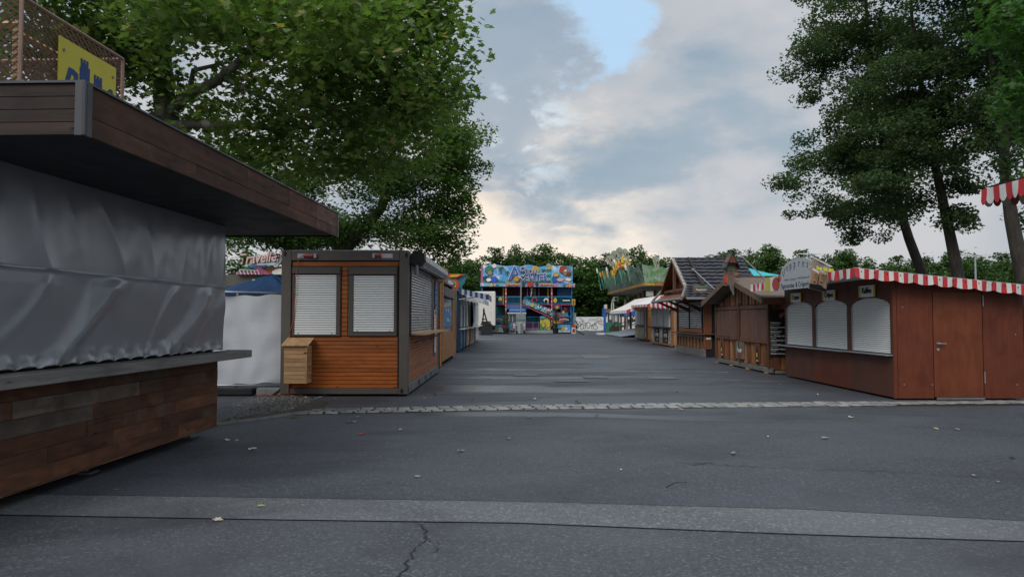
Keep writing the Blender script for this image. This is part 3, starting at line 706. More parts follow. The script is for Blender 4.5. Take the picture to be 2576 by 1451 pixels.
bl = [pblob(2520, 60, 19, 130, 90, 1.8), pblob(2500, -120, 19, 170, 120, 2.2), pblob(2600, 280, 19.5, 90, 120, 1.6), pblob(2600, 450, 19.5, 60, 60, 1.2), pblob(2490, 380, 19, 50, 50, .9), pblob(2480, 250, 19.5, 60, 50, .9), pblob(2540, 330, 19.5, 70, 60, 1.0), pblob(2540, 170, 19.5, 90, 80, 1.2), pblob(2590, 560, 19.5, 40, 40, .8), pblob(2500, 450, 19.5, 40, 24, .7), pblob(2540, 260, 18, 60, 90, .7), pblob(2560, 400, 18.2, 40, 40, .6)]
make_tree('alder_tree', 'rightmost of the three tall alders, standing at the edge of the picture', 'tree', tr, [.22, .19, .16, .13, .10, .06, .02], bl, 420, 120, .42, ROUND, .10, LM_ALDER, BK_ALDER, 23, .58, .45, .35, keep=lambda cl: gaps(cl, .58, -.10, 23.0), group='tall alders behind the crepe kiosk')
D0 = 12.5
tr = [(wx(2900, D0), D0, 0), (wx(2890, D0), D0, 2.5), (wx(2860, D0), D0, 4.5), (wx(2850, D0), D0, 6.5), (wx(2850, D0), D0, 8.5)]
bl = [pblob(2580, 40, 12, 80, 70, .8), pblob(2560, 250, 12, 90, 40, .6), pblob(2600, 340, 12, 70, 50, .6), pblob(2680, 150, 12.2, 110, 150, 1.2), pblob(2850, 60, 12.5, 160, 220, 1.8), pblob(2600, 430, 12, 40, 30, .4)]
make_tree('maple_tree', 'bright green maple whose leaves hang in from the right edge', 'tree', tr, [.22, .19, .16, .12, .04], bl, 170, 42, .34, MAPLE, .14, LM_MAPLE, BK_DARK, 31, .7, .5, .5)
# the wood behind the fairground: each tree a thing, four builds shared
BGK = []
for k in range(5):
    rs = np.random.RandomState(60 + k); h = 9.0; bb = [(0, 0, h * .60, 2.9, 2.9, h * .36)]
    for q in range(9):
        a = rs.uniform(0, 6.28); z = rs.uniform(.25, .9); bb.append((math.cos(a) * 2.1 * (1.1 - z * .6), math.sin(a) * 2.1 * (1.1 - z * .6), h * z, 1.5, 1.5, 1.3))
    cl = sample_blobs(bb, 300, rs, .38); tk = [Vector((0, 0, 0)), Vector((rs.uniform(-.2, .2), 0, 3)), Vector((rs.uniform(-.4, .4), .1, 6)), Vector((0, 0, 8.6))]
    wd = grow(tk, [.22, .17, .10, .03], [tuple(c) for c in cl[:60]], rs)
    tm = wd.mesh('trunk', BK_DARK, smooth=True)
    P = leaves_at(cl, 34, .62, rs, .6); cm = [leaf_mesh('crown', OAK, P, .42, m_, .5, k) for m_ in (LM_BG1, LM_BG2, LM_BG3)]
    BGK.append((tm, cm))
def wood_label(px, low):
    a = 'lower front row tree of the wood, ' if low else 'dense green tree of the wood, '
    for lim, t in ((1060, 'left of the fairground behind the container and stalls'), (1210, 'above the left row of stalls'), (1450, 'behind the funhouse'), (1530, 'above the graffiti wall'), (1690, 'behind the jungle ride'), (1900, 'behind the tiled hut roof'), (2120, 'behind the arched name board'), (2330, 'behind the leftmost alder'), (9999, 'behind the striped awning of the crepe kiosk')):
        if px < lim: return a + t
def bgtree(px, py, D, wid, k, shade, label, cat='tree', name='tree', group=None):
    z = wz(py, D); sc = z / 9.3; o = bpy.data.objects.new(name, None); COL.objects.link(o); o.location = (wx(px, D), D, 0); o.rotation_euler = (0, 0, random.random() * 6.28)
    ws = wid / F * D / 3.1; o.scale = (ws, ws, sc); tag(o, label, cat, group)
    a = bpy.data.objects.new('trunk', BGK[k][0]); b = bpy.data.objects.new('crown', BGK[k][1][shade]); b['kind'] = 'stuff'
    for c in (a, b): COL.objects.link(c); c.parent = o
    return o
GR = 'trees of the wood behind the fairground'; GL = 'dense green broadleaf tree in the wood behind the fairground'
prof = [(1040, 655), (1085, 648), (1130, 645), (1175, 640), (1215, 634), (1258, 628), (1340, 624), (1385, 618), (1420, 622), (1460, 632), (1500, 636), (1548, 640), (1690, 652), (1730, 640), (1770, 634), (1810, 630), (1850, 622), (1920, 616),
        (1960, 626), (2005, 636), (2050, 634), (2100, 622), (2150, 632), (2200, 650), (2250, 648), (2300, 640), (2350, 640), (2400, 628), (2445, 634), (2490, 642), (2535, 640), (2580, 634), (2630, 640), (2690, 636)]
for i, (x, y) in enumerate(prof):
    D = random.uniform(90, 100) if x < 2000 else random.uniform(70, 78)
    bgtree(x, y + random.uniform(-7, 3), D, 66, i % 5, (0, 1, 0, 1, 1)[(i * 7) % 5], wood_label(x, False), group=GR)
for i in range(34):            # a lower row in front of it
    x = 1030 + i * 50 + random.uniform(-12, 12); D = random.uniform(89, 93) if x < 2000 else random.uniform(64, 68)
    bgtree(x, random.uniform(668, 700), D, 66, (i * 3 + 1) % 5, (1, 0, 0)[i % 3], wood_label(x, True), group=GR)
bgtree(1308, 615, 104, 40, 2, 2, 'grey green wispy tree standing above the wood behind the funhouse sign')
bgtree(1620, 606, 84, 52, 1, 1, 'tall round topped tree beside the feather flags of the jungle ride')
bgtree(1885, 610, 88, 42, 4, 1, 'rounded tree standing above the tree line behind the tiled hut roof')
for i in range(14): bgtree(-700 + i * 120, random.uniform(600, 660), random.uniform(70, 85), 75, i % 5, i % 2, wood_label(-700 + i * 120, False), group=GR)
# shrubs under the wood's edge
rs = np.random.RandomState(90); P = []
for k in range(2600):
    x = rs.uniform(-45, 112); y = (88 if x < 38 else 62) + rs.uniform(0, 5); h = rs.uniform(0, 1) * 6.5
    P.append(np.array([x, y, h]) + rs.normal(0, .5, (26, 3)))
P = np.vstack(P); P[:, 2] = np.maximum(P[:, 2], .05)
o = bpy.data.objects.new('undergrowth', leaf_mesh('undergrowth', OAK, P, .42, LM_BG1, .4, 91)); COL.objects.link(o)
tag(o, 'dark undergrowth filling the foot of the wood behind the fairground', 'undergrowth', kind='stuff')
# ================================================================== timber kiosk, near left
K = Thing('timber_kiosk', 'dark weathered timber kiosk with wide flat roof and grey tarpaulin over its counter', 'kiosk', (-3.79, 9.58, 0), -math.atan(.0366), local=True)
L0 = -5.6
b = MB(); b.box(-2.6, -.03, L0, -.02, .12, 1.0); b.box(-2.6, -.06, L0, -.04, 1.0, 2.68); K.part('body', b, M_SOFFIT)
M_BARN2 = wood('barn_timber_rust', (.058, .023, .012), (.175, .072, .034), 'y', .62, 6, weather=(.06, .025, .014), rndv=.3, bump=.9)
M_BARN3 = wood('barn_timber_grey', (.085, .060, .045), (.19, .15, .12), 'y', .65, 6, weather=(.05, .028, .02), rndv=.3, bump=.9)
M_BURNT2 = wood('burnt_timber_rust', (.035, .014, .008), (.16, .062, .030), 'y', .66, 6, weather=(.03, .015, .01), rndv=.3, bump=1.0)
M_BURNT3 = wood('rough_sawn_end', (.10, .052, .036), (.24, .135, .10), 'y', .72, 5, weather=(.07, .035, .025), rndv=.15, bump=1.2)
r = random.Random(4)
for row in range(6):
    z0 = .13 + row * .143; y = 0.0
    while y > L0:
        w = r.uniform(.7, 2.0); y1 = max(y - w, L0); th = r.uniform(.018, .026)
        K.box('board', (M_BARN2 if mnoise.noise(Vector((y * .9, row * .45, 2.2))) > .06 else M_BARN3 if mnoise.noise(Vector((y * .9, row * .45, 7.7))) > .10 else M_BARNWOOD), -.03, -.03 + th, y1 + .001, y - .001, z0 + .001, z0 + .142, bev=.002); y = y1
K.box('base_rail', M_BARNWOOD, -.05, .0, L0, 0, .115, .129, bev=.003)
for row in range(6): K.box('board', M_BARNWOOD, -2.5, -.03, -.022, .0, .13 + row * .143, .272 + row * .143, bev=.002)
b = MB(); b.box(-.02, .30, L0, .26, 1.0, 1.075); K.box('counter', M_GREYWOOD, -.02, .30, L0, .26, 1.0, 1.075, bev=.008)
K.box('counter_edge', M_GREYWOOD, .302, .325, L0, .262, .985, 1.08, bev=.006)
K.box('counter_end', M_GREYWOODX, -.02, .325, .264, .285, .985, 1.08, bev=.006)
# tarpaulin: a pinned, creased sheet
ny, nz = 300, 110; rows = []
def tarpx(y, z):
    s = -y; u = (z - 1.075) / 1.62; x = .03 + .03 * math.sin(u * 2.4)
    q = mnoise.noise(Vector((s * .55, z * .5, 3.1))); q2 = mnoise.noise(Vector((s * 1.3, z * 1.1, 8.4)))
    if z > 1.905:                          # upper cloth: hanging folds drawn together in bunches
        k = min(1, (2.72 - z) / .3); t = (z - 1.9) / .8
        f = math.sin((s * 5.2 + .9 * math.sin(s * 1.9) + (t - .5) * 2.2 * math.sin(s * 1.3 + 1) + q * 2.2)); f2 = math.sin(s * 10.5 + z * 4.5 * math.sin(s * .8) + q2 * 3)
        x += .017 * (1 - abs(f)) ** 1.6 * k * (.6 + q2) + .005 * f2 * k + .012 * q2 + .008
    else:                                  # lower cloth: long diagonal creases from the pins
        ph = s * 3.0 - (1.905 - z) ** 1.35 * 3.6 + q * 2.0; f = max(0, math.sin(ph)) ** 7
        ph2 = s * 5.1 - (1.905 - z) * 5.5 + q2 * 2.6 + 2; f2 = max(0, math.sin(ph2)) ** 7
        env = min(1, (1.905 - z) / .12); x += (.044 * f + .014 * f2) * env * (.5 + .5 * min(1, u * 3)) + .012 * q2 * env
        if z > 1.885: x += .008
    x += .0015 * mnoise.noise(Vector((s * 7, z * 7, 1)))
    if z < 1.30:                           # scallops between the eyelets
        a = (1.30 - z) / .225; x += .040 * abs(math.sin(math.pi * s / .27)) ** .8 * a * a + .010 * a * mnoise.noise(Vector((s * 14, z * 16, 5)))
    return x
for j in range(nz + 1):
    z = 1.085 + (2.70 - 1.085) * j / nz; rows.append([(tarpx(y, z), y, z + (.03 * abs(math.sin(math.pi * -y / .27)) if j == 0 else 0)) for y in (L0 + (0.02 - L0) * i / ny for i in range(ny + 1))])
b = MB(); b.sheet([q for q in rows])
rows2 = [[(x - abs(k) * .05, .02 + .0 , z) for k in (0, -1, -3)] for x, y, z in [rr[-1] for rr in rows]]
b.sheet(rows2)
def tarpmat():
    n = NT('grey_tarpaulin'); v = n.coord((1, 1, 1)); a = n.noise(v, 1.3, 3, .5); w = n.noise(v, 9, 3, .5)
    col = n.mix(n.mr(a, .35, .7), (.34, .35, .38), (.29, .30, .325)); pass
    return n.out(col, .29, .8, .40)
M_TARP = tarpmat(); K.part('tarpaulin', b, M_TARP, smooth=True)
b = MB(); hem = [(tarpx(y, 1.9) + .006, y, 1.905 + .004 * math.sin(y * 7)) for y in (L0 + (0.02 - L0) * i / 160 for i in range(161))]; b.tube(hem, .009, 5); K.part('tarpaulin_seam', b, M_SHEER, smooth=True)
for i in range(20):
    y = -.27 * i
    if y < L0: break
    b = MB(); b.tube([(.028, y, 1.10), (.042, y, 1.10)], .011, 8); K.part('eyelet', b, M_STEELD)
M_TRIM = paint('dark_zinc', (.075, .078, .082), .45, .5, .2, metal=.4)
R0, R1, RX = -4.84, 1.10, 1.21
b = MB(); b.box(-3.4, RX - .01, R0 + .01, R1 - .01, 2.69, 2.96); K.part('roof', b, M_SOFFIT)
b = MB(); b.box(-3.4, RX + .03, R0 - .03, R1 + .03, 3.005, 3.02); K.part('roof_flashing', b, M_TRIM)
for z0, z1, cuts in ((2.672, 2.80, (R0, -3.3, -1.05, .12, R1)), (2.802, 3.004, (R0, -2.2, -.95, .12, R1))):
    for a, c in zip(cuts, cuts[1:]):
        K.box('fascia_board', M_BURNT3 if a > .1 else M_BURNT2 if a > -1.5 else M_BURNT, RX - .01, RX + .016 + r.uniform(0, .004), a + .002, c - .002, z0, z1, bev=.003)
for k in range(4): K.box('fascia_board', M_BURNT_X, -3.4, RX - .02, R0 - .012, R0 + .01, 2.672 + k * .083, 2.753 + k * .083, bev=.003)
for k in range(2): K.box('fascia_board', M_BURNT_X, -3.4, RX - .02, R1 - .01, R1 + .012, 2.672 + k * .166, 2.836 + k * .166, bev=.003)
b = MB(); b.box(RX - .03, RX + .034, R0 - .034, R0 - .010, 2.665, 3.004); b.box(RX + .012, RX + .036, R0 - .010, R0 + .045, 2.665, 3.004); b.tube([(RX + .03, R0 - .03, 2.665), (RX + .03, R0 - .03, 3.004)], .014, 8); K.part('corner_trim', b, M_TRIM)
b = MB(); b.box(RX + .0, RX + .03, R1 - .004, R1 + .03, 2.668, 3.004); K.part('corner_trim', b, M_STEELD)
for y in (-.25, -2.35, -4.5):
    b = MB(); b.tube([(-.26, y, .02), (-.26, y, .13)], .02, 8); b.box(-.34, -.18, y - .08, y + .08, 0, .018); K.part('jack_foot', b, M_STEELD)
# ---- cage of expanded metal on the roof
C = Thing('roof_cage', 'rust brown expanded metal cage on the timber kiosk roof, a yellow sign fixed to it', 'cage', (-3.79, 9.58, 3.02), -math.atan(.0366), local=True)
def expanded(mb, origin, du, nu, hgt, cw=.070, ch=.026, th=.0062):
    o = Vector(origin); du = Vector(du).normalized(); nrm = du.cross(Vector((0, 0, 1)))
    cols = int(nu / cw * 2); rws = int(hgt / ch)
    for rI in range(rws + 1):
        z = rI * ch; up = []; dn = []
        for c in range(cols + 1):
            s = 1 if (c + rI) % 2 == 0 else -1
            p = o + du * (c * cw / 2) + Vector((0, 0, z + s * ch * .42)); t = nrm * .005
            up.append(p + Vector((0, 0, th)) + t); dn.append(p - Vector((0, 0, th)) - t)
        mb.sheet([dn, up])
b = MB(); expanded(b, (.63, -4.62, .03), (0, 1, 0), 1.22, .62); C.part('mesh_panel', b, M_MESH, kind='stuff')
b = MB(); expanded(b, (-.95, -4.62, .03), (1, 0, 0), 1.58, 1.0); C.part('mesh_panel', b, M_MESH, kind='stuff')
b = MB(); expanded(b, (-.95, -3.4, .03), (1, 0, 0), 1.58, .62); C.part('mesh_panel', b, M_MESH, kind='stuff')
for pts in ([(.63, -4.62, 0), (.63, -4.62, .66)], [(.63, -3.40, 0), (.63, -3.40, .66)], [(-.95, -4.62, 0), (-.95, -4.62, 1.05)], [(.63, -4.62, .66), (.63, -3.40, .66)], [(-.95, -4.62, 1.03), (.55, -4.62, 1.03)], [(.63, -3.40, .66), (-.95, -3.40, .66)]):
    b = MB(); b.tube(pts, .014, 6); C.part('edge_bar', b, M_MESH)
for pts in ([(.40, -4.35, 0), (.40, -4.35, .60)], [(.40, -3.65, 0), (.40, -3.65, .52)], [(-.5, -4.35, .58), (.42, -4.35, .58)], [(.40, -4.35, .52), (.40, -3.60, .52)], [(-.1, -4.35, 0), (-.1, -4.35, .75)], [(.0, -3.7, .30), (.4, -3.6, .30)]):
    b = MB(); b.tube(pts, .028, 4); C.part('inner_frame', b, M_GOLD)
sg = C.box('sign_board', M_SIGNY, .652, .664, -4.27, -3.55, -.02, .53, bev=.003)
C.text('lettering', 'R', (.667, -4.25, .12), .30, M_NAVY, '+X', .002, .008, 'LEFT', shear=.35, parent=sg)
C.text('lettering', 'o', (.667, -3.68, .27), .13, M_NAVY, '+X', .002, .004, 'LEFT', shear=.35, parent=sg)
b = MB(); pts = [(-4.03, .06), (-3.75, .06), (-3.75, .25), (-3.775, .25), (-3.775, .22), (-3.79, .22), (-3.79, .25), (-3.815, .25), (-3.815, .22), (-3.83, .22), (-3.83, .25), (-3.85, .25), (-3.85, .16), (-3.91, .16), (-3.91, .27), (-3.93, .27), (-3.93, .32), (-3.95, .32), (-3.95, .29), (-3.965, .29), (-3.965, .32), (-3.985, .32), (-3.985, .29), (-4.0, .29), (-4.0, .32), (-4.02, .32), (-4.02, .25), (-4.03, .25)]
b.prism([(.665, y, z * 1.0 + .13) for y, z in pts], (.004, 0, 0)); C.part('castle_emblem', b, M_NAVY, parent=sg)
for y, z in ((-4.22, .44), (-3.60, .44)):
    b = MB(); b.tube([(.664, y, z), (.670, y, z)], .012, 8); C.part('screw', b, M_STEELD, parent=sg)
# ================================================================== site fence with cloth
Fn = Thing('site_fence', 'mobile fence panel wrapped in white cloth between timber kiosk and container', 'fence', (-5.3, 14.6, 0))
fx0, fx1, fy0, fy1 = -6.5, -4.52, 14.45, 14.9
rows = []
for j in range(25):
    z = .16 + 1.83 * j / 24; row = []
    for i in range(41):
        u = i / 40; x = fx0 + (fx1 - fx0) * u + (z - 1) * .07 * u; y = fy0 + (fy1 - fy0) * u - .04 * math.sin(u * 9) * (.4 + z * .3) - .03 * mnoise.noise(Vector((u * 7, z * 3, 1)))
        zz = z + (.06 * u if j == 0 else 0) - (.05 * math.sin(u * 3.1) if j == 24 else 0) + .015 * math.sin(u * 25) * (j in (0, 24)); row.append((x, y, zz))
    rows.append(row)
def clothmat():
    n = NT('woven_fence_cloth'); v = n.coord(); w = n.N.new('ShaderNodeTexBrick'); n.L.new(v, w.inputs['Vector'])
    a = n.noise(n.coord((1, 1, .3)), 3, 5, .6); b_ = n.noise(n.coord((14, 14, .8)), 2.5, 3, .6); c_ = n.noise(n.coord((.8, .8, 14)), 2.5, 3, .6)
    col = n.mix(n.mr(a, .4, .7, 0, .4), (.57, .59, .63), (.47, .49, .53)); col = n.mix(n.mr(b_, .55, .75, 0, .25), col, (.42, .44, .48)); col = n.mix(n.mr(c_, .55, .75, 0, .3), col, (.42, .44, .48))
    return n.out(col, .8, .2)
b = MB(); b.sheet(rows); Fn.part('cloth', b, clothmat(), smooth=True)
b = MB(); b.box(-4.66, -4.58, 14.86, 14.862, 1.62, 1.72); Fn.part('patch', b, M_PALE)
for pts in ([(fx0, fy0 + .03, 2.04), (fx1 + .07, fy1 + .03, 1.99)], [(fx1 + .09, fy1 + .02, 2.0), (fx1 - .02, fy1 + .02, .08)], [(-5.5, 14.80, .1), (-5.5, 14.80, 2.0)], [(fx0, fy0 + .03, .2), (fx1, fy1 + .03, .14)]):
    b = MB(); b.tube(pts, .019, 8); Fn.part('tube', b, M_STEEL, smooth=True)
Bk = Thing('fence_foot', 'grey concrete fence foot lying beside the container corner', 'fence foot', (-4.5, 14.5, 0))
Bk.box('block', M_CONC, -4.92, -4.35, 14.28, 14.52, .012, .15, bev=.02)
b = MB(); b.tube([(-4.62, 14.26, .02), (-4.55, 14.26, .06), (-4.47, 14.27, .12), (-4.43, 14.3, .18)], .014, 6); Bk.part('strap', b, M_RUBBER)
Bk2 = Thing('fence_foot', 'dark fence foot half hidden behind the timber kiosk', 'fence foot', (-5.6, 14.5, 0)); Bk2.box('block', M_RUBBER, -5.95, -5.0, 14.3, 14.55, .012, .15, bev=.02)
b = MB(); b.tube([(-4.9 + i * .045, 14.2 + .03 * math.sin(i * 1.4), .02) for i in range(22)], .009, 5)
o = bpy.data.objects.new('cable', b.mesh('cable', M_CABLE)); COL.objects.link(o); tag(o, 'orange cable snaking on the ground in front of the concrete fence foot', 'cable')
# ================================================================== container kiosk
cx0, cx1, cy0, cy1, cz = -4.45, -2.0, 14.25, 20.3, 2.81
Kc = Thing('container_kiosk', 'brown framed container kiosk clad in orange larch with closed white shutters', 'kiosk', ((cx0 + cx1) / 2, cy0, 0))
def X(px): return wx(px, cy0)
def Z(py): return wz(py, cy0)
b = MB(); b.box(cx0 + .05, cx1 - .05, cy0 + .07, cy1 - .05, .10, cz - .12); Kc.part('body', b, M_BLACK)
Kc.box('corner_post', M_FRAME, cx0, X(731), cy0, cy0 + .2, .04, cz); Kc.box('corner_post', M_FRAME, X(1004), cx1, cy0, cy0 + .18, .04, cz)
Kc.box('top_rail', M_FRAME, X(731) + .002, X(1004) - .002, cy0 + .004, cy0 + .15, Z(655), cz - .01)
Kc.box('bottom_rail', M_FRAME, X(731) + .002, X(1004) - .002, cy0 + .004, cy0 + .15, .045, Z(976))
Kc.box('top_rail', M_FRAME, cx1 - .15, cx1 - .004, cy0 + .182, cy1 - .15, cz - .22, cz - .01)
Kc.box('bottom_rail', M_STEELD, cx1 - .15, cx1 - .004, cy0 + .182, cy1 - .15, .045, .22)
for y in (15.9, 17.1, 18.2): Kc.box('fork_pocket', M_BLACK, cx1 - .006, cx1 - .001, y, y + .22, .08, .18)
Kc.box('corner_post', M_FRAME, cx1 - .15, cx1, cy1 - .15, cy1, .04, cz); Kc.box('corner_post', M_FRAME, cx0, cx0 + .15, cy1 - .15, cy1, .04, cz)
Kc.box('roof', M_STEELD, cx0 + .1, cx1 - .1, cy0 + .1, cy1 - .1, cz - .03, cz + .015)
Kc.box('side_panel', M_FRAME, cx0 + .01, cx0 + .05, cy0 + .2, cy1 - .15, .1, cz - .05)
for (px, pz) in ((716, 638), (1022, 642), (1012, 982)):
    b = MB(); x, z = X(px), Z(pz); b.prism([(x + .030 * math.cos(a), cy0 - .004, z + .048 * math.sin(a)) for a in [i * math.pi / 6 for i in range(12)]], (0, .02, 0)); Kc.part('lock_hole', b, M_BLACK)
b = MB(); b.prism([(cx1 + .004, cy0 + .09 + .03 * math.cos(a), .13 + .048 * math.sin(a)) for a in [i * math.pi / 6 for i in range(12)]], (-.02, 0, 0)); Kc.part('lock_hole', b, M_BLACK)
Kc.box('trim_board', M_ORANGE, X(733), X(1002), cy0 + .045, cy0 + .075, Z(669), Z(657.5), bev=.004)
Kc.box('trim_board', M_ORANGE, X(733), X(1000), cy0 + .045, cy0 + .075, Z(857), Z(846.5), bev=.004)
n = 12; zt, zb = Z(857.5), Z(976)
for k in range(n):
    h = (zt - zb) / n; Kc.box('plank', M_ORANGE, X(732.5), X(1000), cy0 + .055 + r.uniform(0, .004), cy0 + .08, zb + k * h + .004, zb + (k + 1) * h - .004, bev=.006)
for k in range(15):
    h = (Z(670) - Z(845)) / 15; Kc.box('plank', M_ORANGE, X(858), X(873), cy0 + .055, cy0 + .08, Z(845) + k * h + .004, Z(845) + (k + 1) * h - .004, bev=.006)
Kc.box('trim_board', M_ORANGE, X(728.5), X(732), cy0 + .05, cy0 + .08, Z(845), Z(670))
for (a, c, sa, sb, st_, sbm) in ((732.5, 856.5, 739.5, 845, 690, 841), (874, 999, 888, 990.6, 692, 834)):
    w = Kc.box('window', M_FRAME2, X(a), X(c), cy0 + .055, cy0 + .085, Z(845), Z(670))
    Kc.box('shutter_box', M_FRAME2, X(a) + .01, X(c) - .01, cy0 - .01, cy0 + .05, Z(st_) + .01, Z(671), bev=.01)
    Kc.box('guide_rail', M_FRAME2, X(a) + .01, X(sa), cy0 + .02, cy0 + .053, Z(844), Z(st_) + .008); Kc.box('guide_rail', M_FRAME2, X(sb), X(c) - .01, cy0 + .02, cy0 + .053, Z(844), Z(st_) + .008)
    roller(Kc, M_SLAT, 'x', X(sa) + .004, X(sb) - .004, Z(sbm) + .045, Z(st_), cy0 + .050, .0445)
    eb = Kc.box('end_bar', M_SLAT, X(sa) + .004, X(sb) - .004, cy0 + .03, cy0 + .05, Z(sbm), Z(sbm) + .042)
    for q in (.12, -.12):
        xx = (X(sa) + .08) if q > 0 else (X(sb) - .08); b = MB(); b.tube([(xx, cy0 + .022, Z(sbm) + .02), (xx, cy0 + .031, Z(sbm) + .02)], .010, 8); Kc.part('lock_knob', b, M_BLACK, parent=eb)
    Kc.box('sill', M_FRAME2, X(a) + .01, X(c) - .01, cy0 + .0, cy0 + .053, Z(845), Z(sbm) - .004 if sbm > 838 else Z(838))
for (a, c, s0) in ((747, 795, 764), (940, 987, 943)):     # socket recesses
    rc = Kc.box('socket_recess', M_STEEL, X(a), X(c), cy0 - .002, cy0 + .004, Z(649), Z(637.5), bev=.002)
    b = MB(); zc = Z(643.5); b.tube([(X(s0), cy0 - .03, zc), (X(s0 + 12), cy0 - .03, zc)], .034, 12); b.tube([(X(s0 + 12), cy0 - .03, zc), (X(s0 + 24 if s0 < 800 else s0 + 16), cy0 - .03, zc)], .040, 12); Kc.part('power_socket', b, M_RED, parent=rc)
    Kc.box('socket_flap', M_STEEL, X(s0 + 25 if s0 < 800 else s0 - 6), X(s0 + 32 if s0 < 800 else s0), cy0 - .06, cy0 - .003, zc - .045, zc + .045, parent=rc)
pts = [(X(768), cy0 - .04, Z(643)), (X(757), cy0 - .05, Z(646)), (X(750), cy0 - .03, Z(655)), (X(748), cy0 - .02, Z(675)), (X(746), cy0 - .015, Z(690)), (X(743), cy0 - .01, Z(700)), (X(744), cy0 - .01, Z(730)), (X(741), cy0 + .0, Z(760)), (X(739), cy0 + .02, Z(800)), (X(730), cy0 + .01, Z(835)), (X(729), cy0 - .02, Z(900)), (X(728), cy0 - .02, Z(985))]
b = MB(); b.tube(pts, .008, 6); o = bpy.data.objects.new('power_cable', b.mesh('power_cable', M_CABLE)); COL.objects.link(o); tag(o, 'orange power cable hanging down from the red socket on the container', 'cable')
# right (lane) side of the container
n = 14; zt, zb = 1.14, .225
for k in range(n):
    h = (zt - zb) / n; Kc.box('plank', M_ORANGE_Y, cx1 - .045, cx1 - .02 + r.uniform(0, .004), cy0 + .184, cy1 - .152, zb + k * h + .0035, zb + (k + 1) * h - .0035, bev=.006)
for k in range(20):
    h = (2.56 - 1.15) / 20; Kc.box('plank', M_ORANGE_Y, cx1 - .045, cx1 - .02, 18.75, cy1 - .152, 1.15 + k * h + .0035, 1.15 + (k + 1) * h - .0035, bev=.006)
Kc.box('window', M_FRAME2, cx1 - .05, cx1 - .015, cy0 + .184, 18.74, 1.145, 2.57)
Kc.box('guide_rail', M_BLACK, cx1 - .014, cx1 + .012, 14.50, 14.62, 1.15, 2.56); Kc.box('guide_rail', M_FRAME2, cx1 - .014, cx1 + .02, 18.25, 18.6, 1.15, 2.56)
roller(Kc, M_GREYSLAT, 'y+', 14.63, 18.24, 1.19, 2.56, cx1 - .012, .054)
b = MB()
sh = [(cx1 - .01, 14.60, 1.17), (cx1 + .30, 14.60, 1.165), (cx1 + .30, 18.1, 1.165), (cx1 + .38, 18.9, 1.165), (cx1 - .01, 19.4, 1.17)]
b.prism(sh, (0, 0, .035)); Kc.part('counter_shelf', b, M_PALE_Y)
for y in (15.2, 16.6, 18.0):
    b = MB(); b.tube([(cx1 + .28, y, 1.15), (cx1 - .0, y, .98)], .014, 6); Kc.part('shelf_bracket', b, M_STEELD)
# awning cassette
A = Thing('awning_cassette', 'grey rolled awning in its housing along the top of the container side', 'awning', (cx1 + .12, 14.6, 2.66))
b = MB(); pr = [(cx1 + .02, 2.72), (cx1 + .09, 2.80), (cx1 + .19, 2.81), (cx1 + .26, 2.75), (cx1 + .27, 2.64), (cx1 + .21, 2.56), (cx1 + .06, 2.56), (cx1 + .01, 2.62)]
b.prism([(x, 14.75, z) for x, z in pr], (0, 5.3, 0)); A.part('housing', b, M_STEEL)
b = MB(); b.prism([(cx1 + .14 + (x - cx1 - .14) * 1.12, 14.45, 2.68 + (z - 2.68) * 1.12) for x, z in pr], (0, .30, 0)); A.part('end_cap', b, M_RUBBER)
b = MB(); b.tube([(cx1 + .13, 14.5, 2.54), (cx1 + .13, 14.5, 2.34)], .035, 8); A.part('crank_gear', b, M_STEELD)
b = MB(); b.box(cx1 + .10, cx1 + .22, 14.8, 19.9, 2.525, 2.552); A.part('folded_arm', b, M_STEELD)
# oval board and price list
O = Thing('oval_sign', 'blue surfboard shaped sign on the lane side of the container', 'sign', (cx1 + .02, 19.35, 2.0))
b = MB(); b.prism([(cx1 - .005, 19.36 + .22 * math.cos(a), 2.02 + .46 * math.sin(a)) for a in [i * math.pi / 12 for i in range(24)]], (.025, 0, 0)); ov = O.part('board', b, paint('surf_blue', (.06, .26, .50), .4, .5, .05))
for k, s in enumerate(('SUP', 'BAR', '&', 'CAFE')): O.text('lettering', s, (cx1 + .022, 19.36, 2.2 - k * .13), .09, M_NAVY, '+X', .002, .002)
O = Thing('price_list', 'tall white price list hanging below the oval sign beside the counter shelf', 'price list', (cx1 + .02, 19.2, 1.2))
O.box('panel', M_WHITE, cx1 - .003, cx1 + .012, 19.02, 19.42, .62, 1.72, bev=.003); O.box('footer', M_BLUEST, cx1 - .003, cx1 + .014, 19.02, 19.42, .55, .618, bev=.003)
O.text('lettering', 'PREISE', (cx1 + .014, 19.22, 1.60), .09, M_INK, '+X', .001)
for k in range(9): O.box('text_line', M_INK, cx1 + .012, cx1 + .014, 19.07, 19.07 + r.uniform(.15, .3), 1.50 - k * .09, 1.515 - k * .09, bev=.0005)
# wooden meter box on the container front
B = Thing('meter_box', 'pale pine box with slanted lid hung on the container front', 'box', (X(750), cy0 - .1, Z(960)))
bx0, bx1, by0, by1, bz0, bz1 = X(716), X(773), cy0 - .36, cy0 - .003, Z(957) + .0, Z(866)
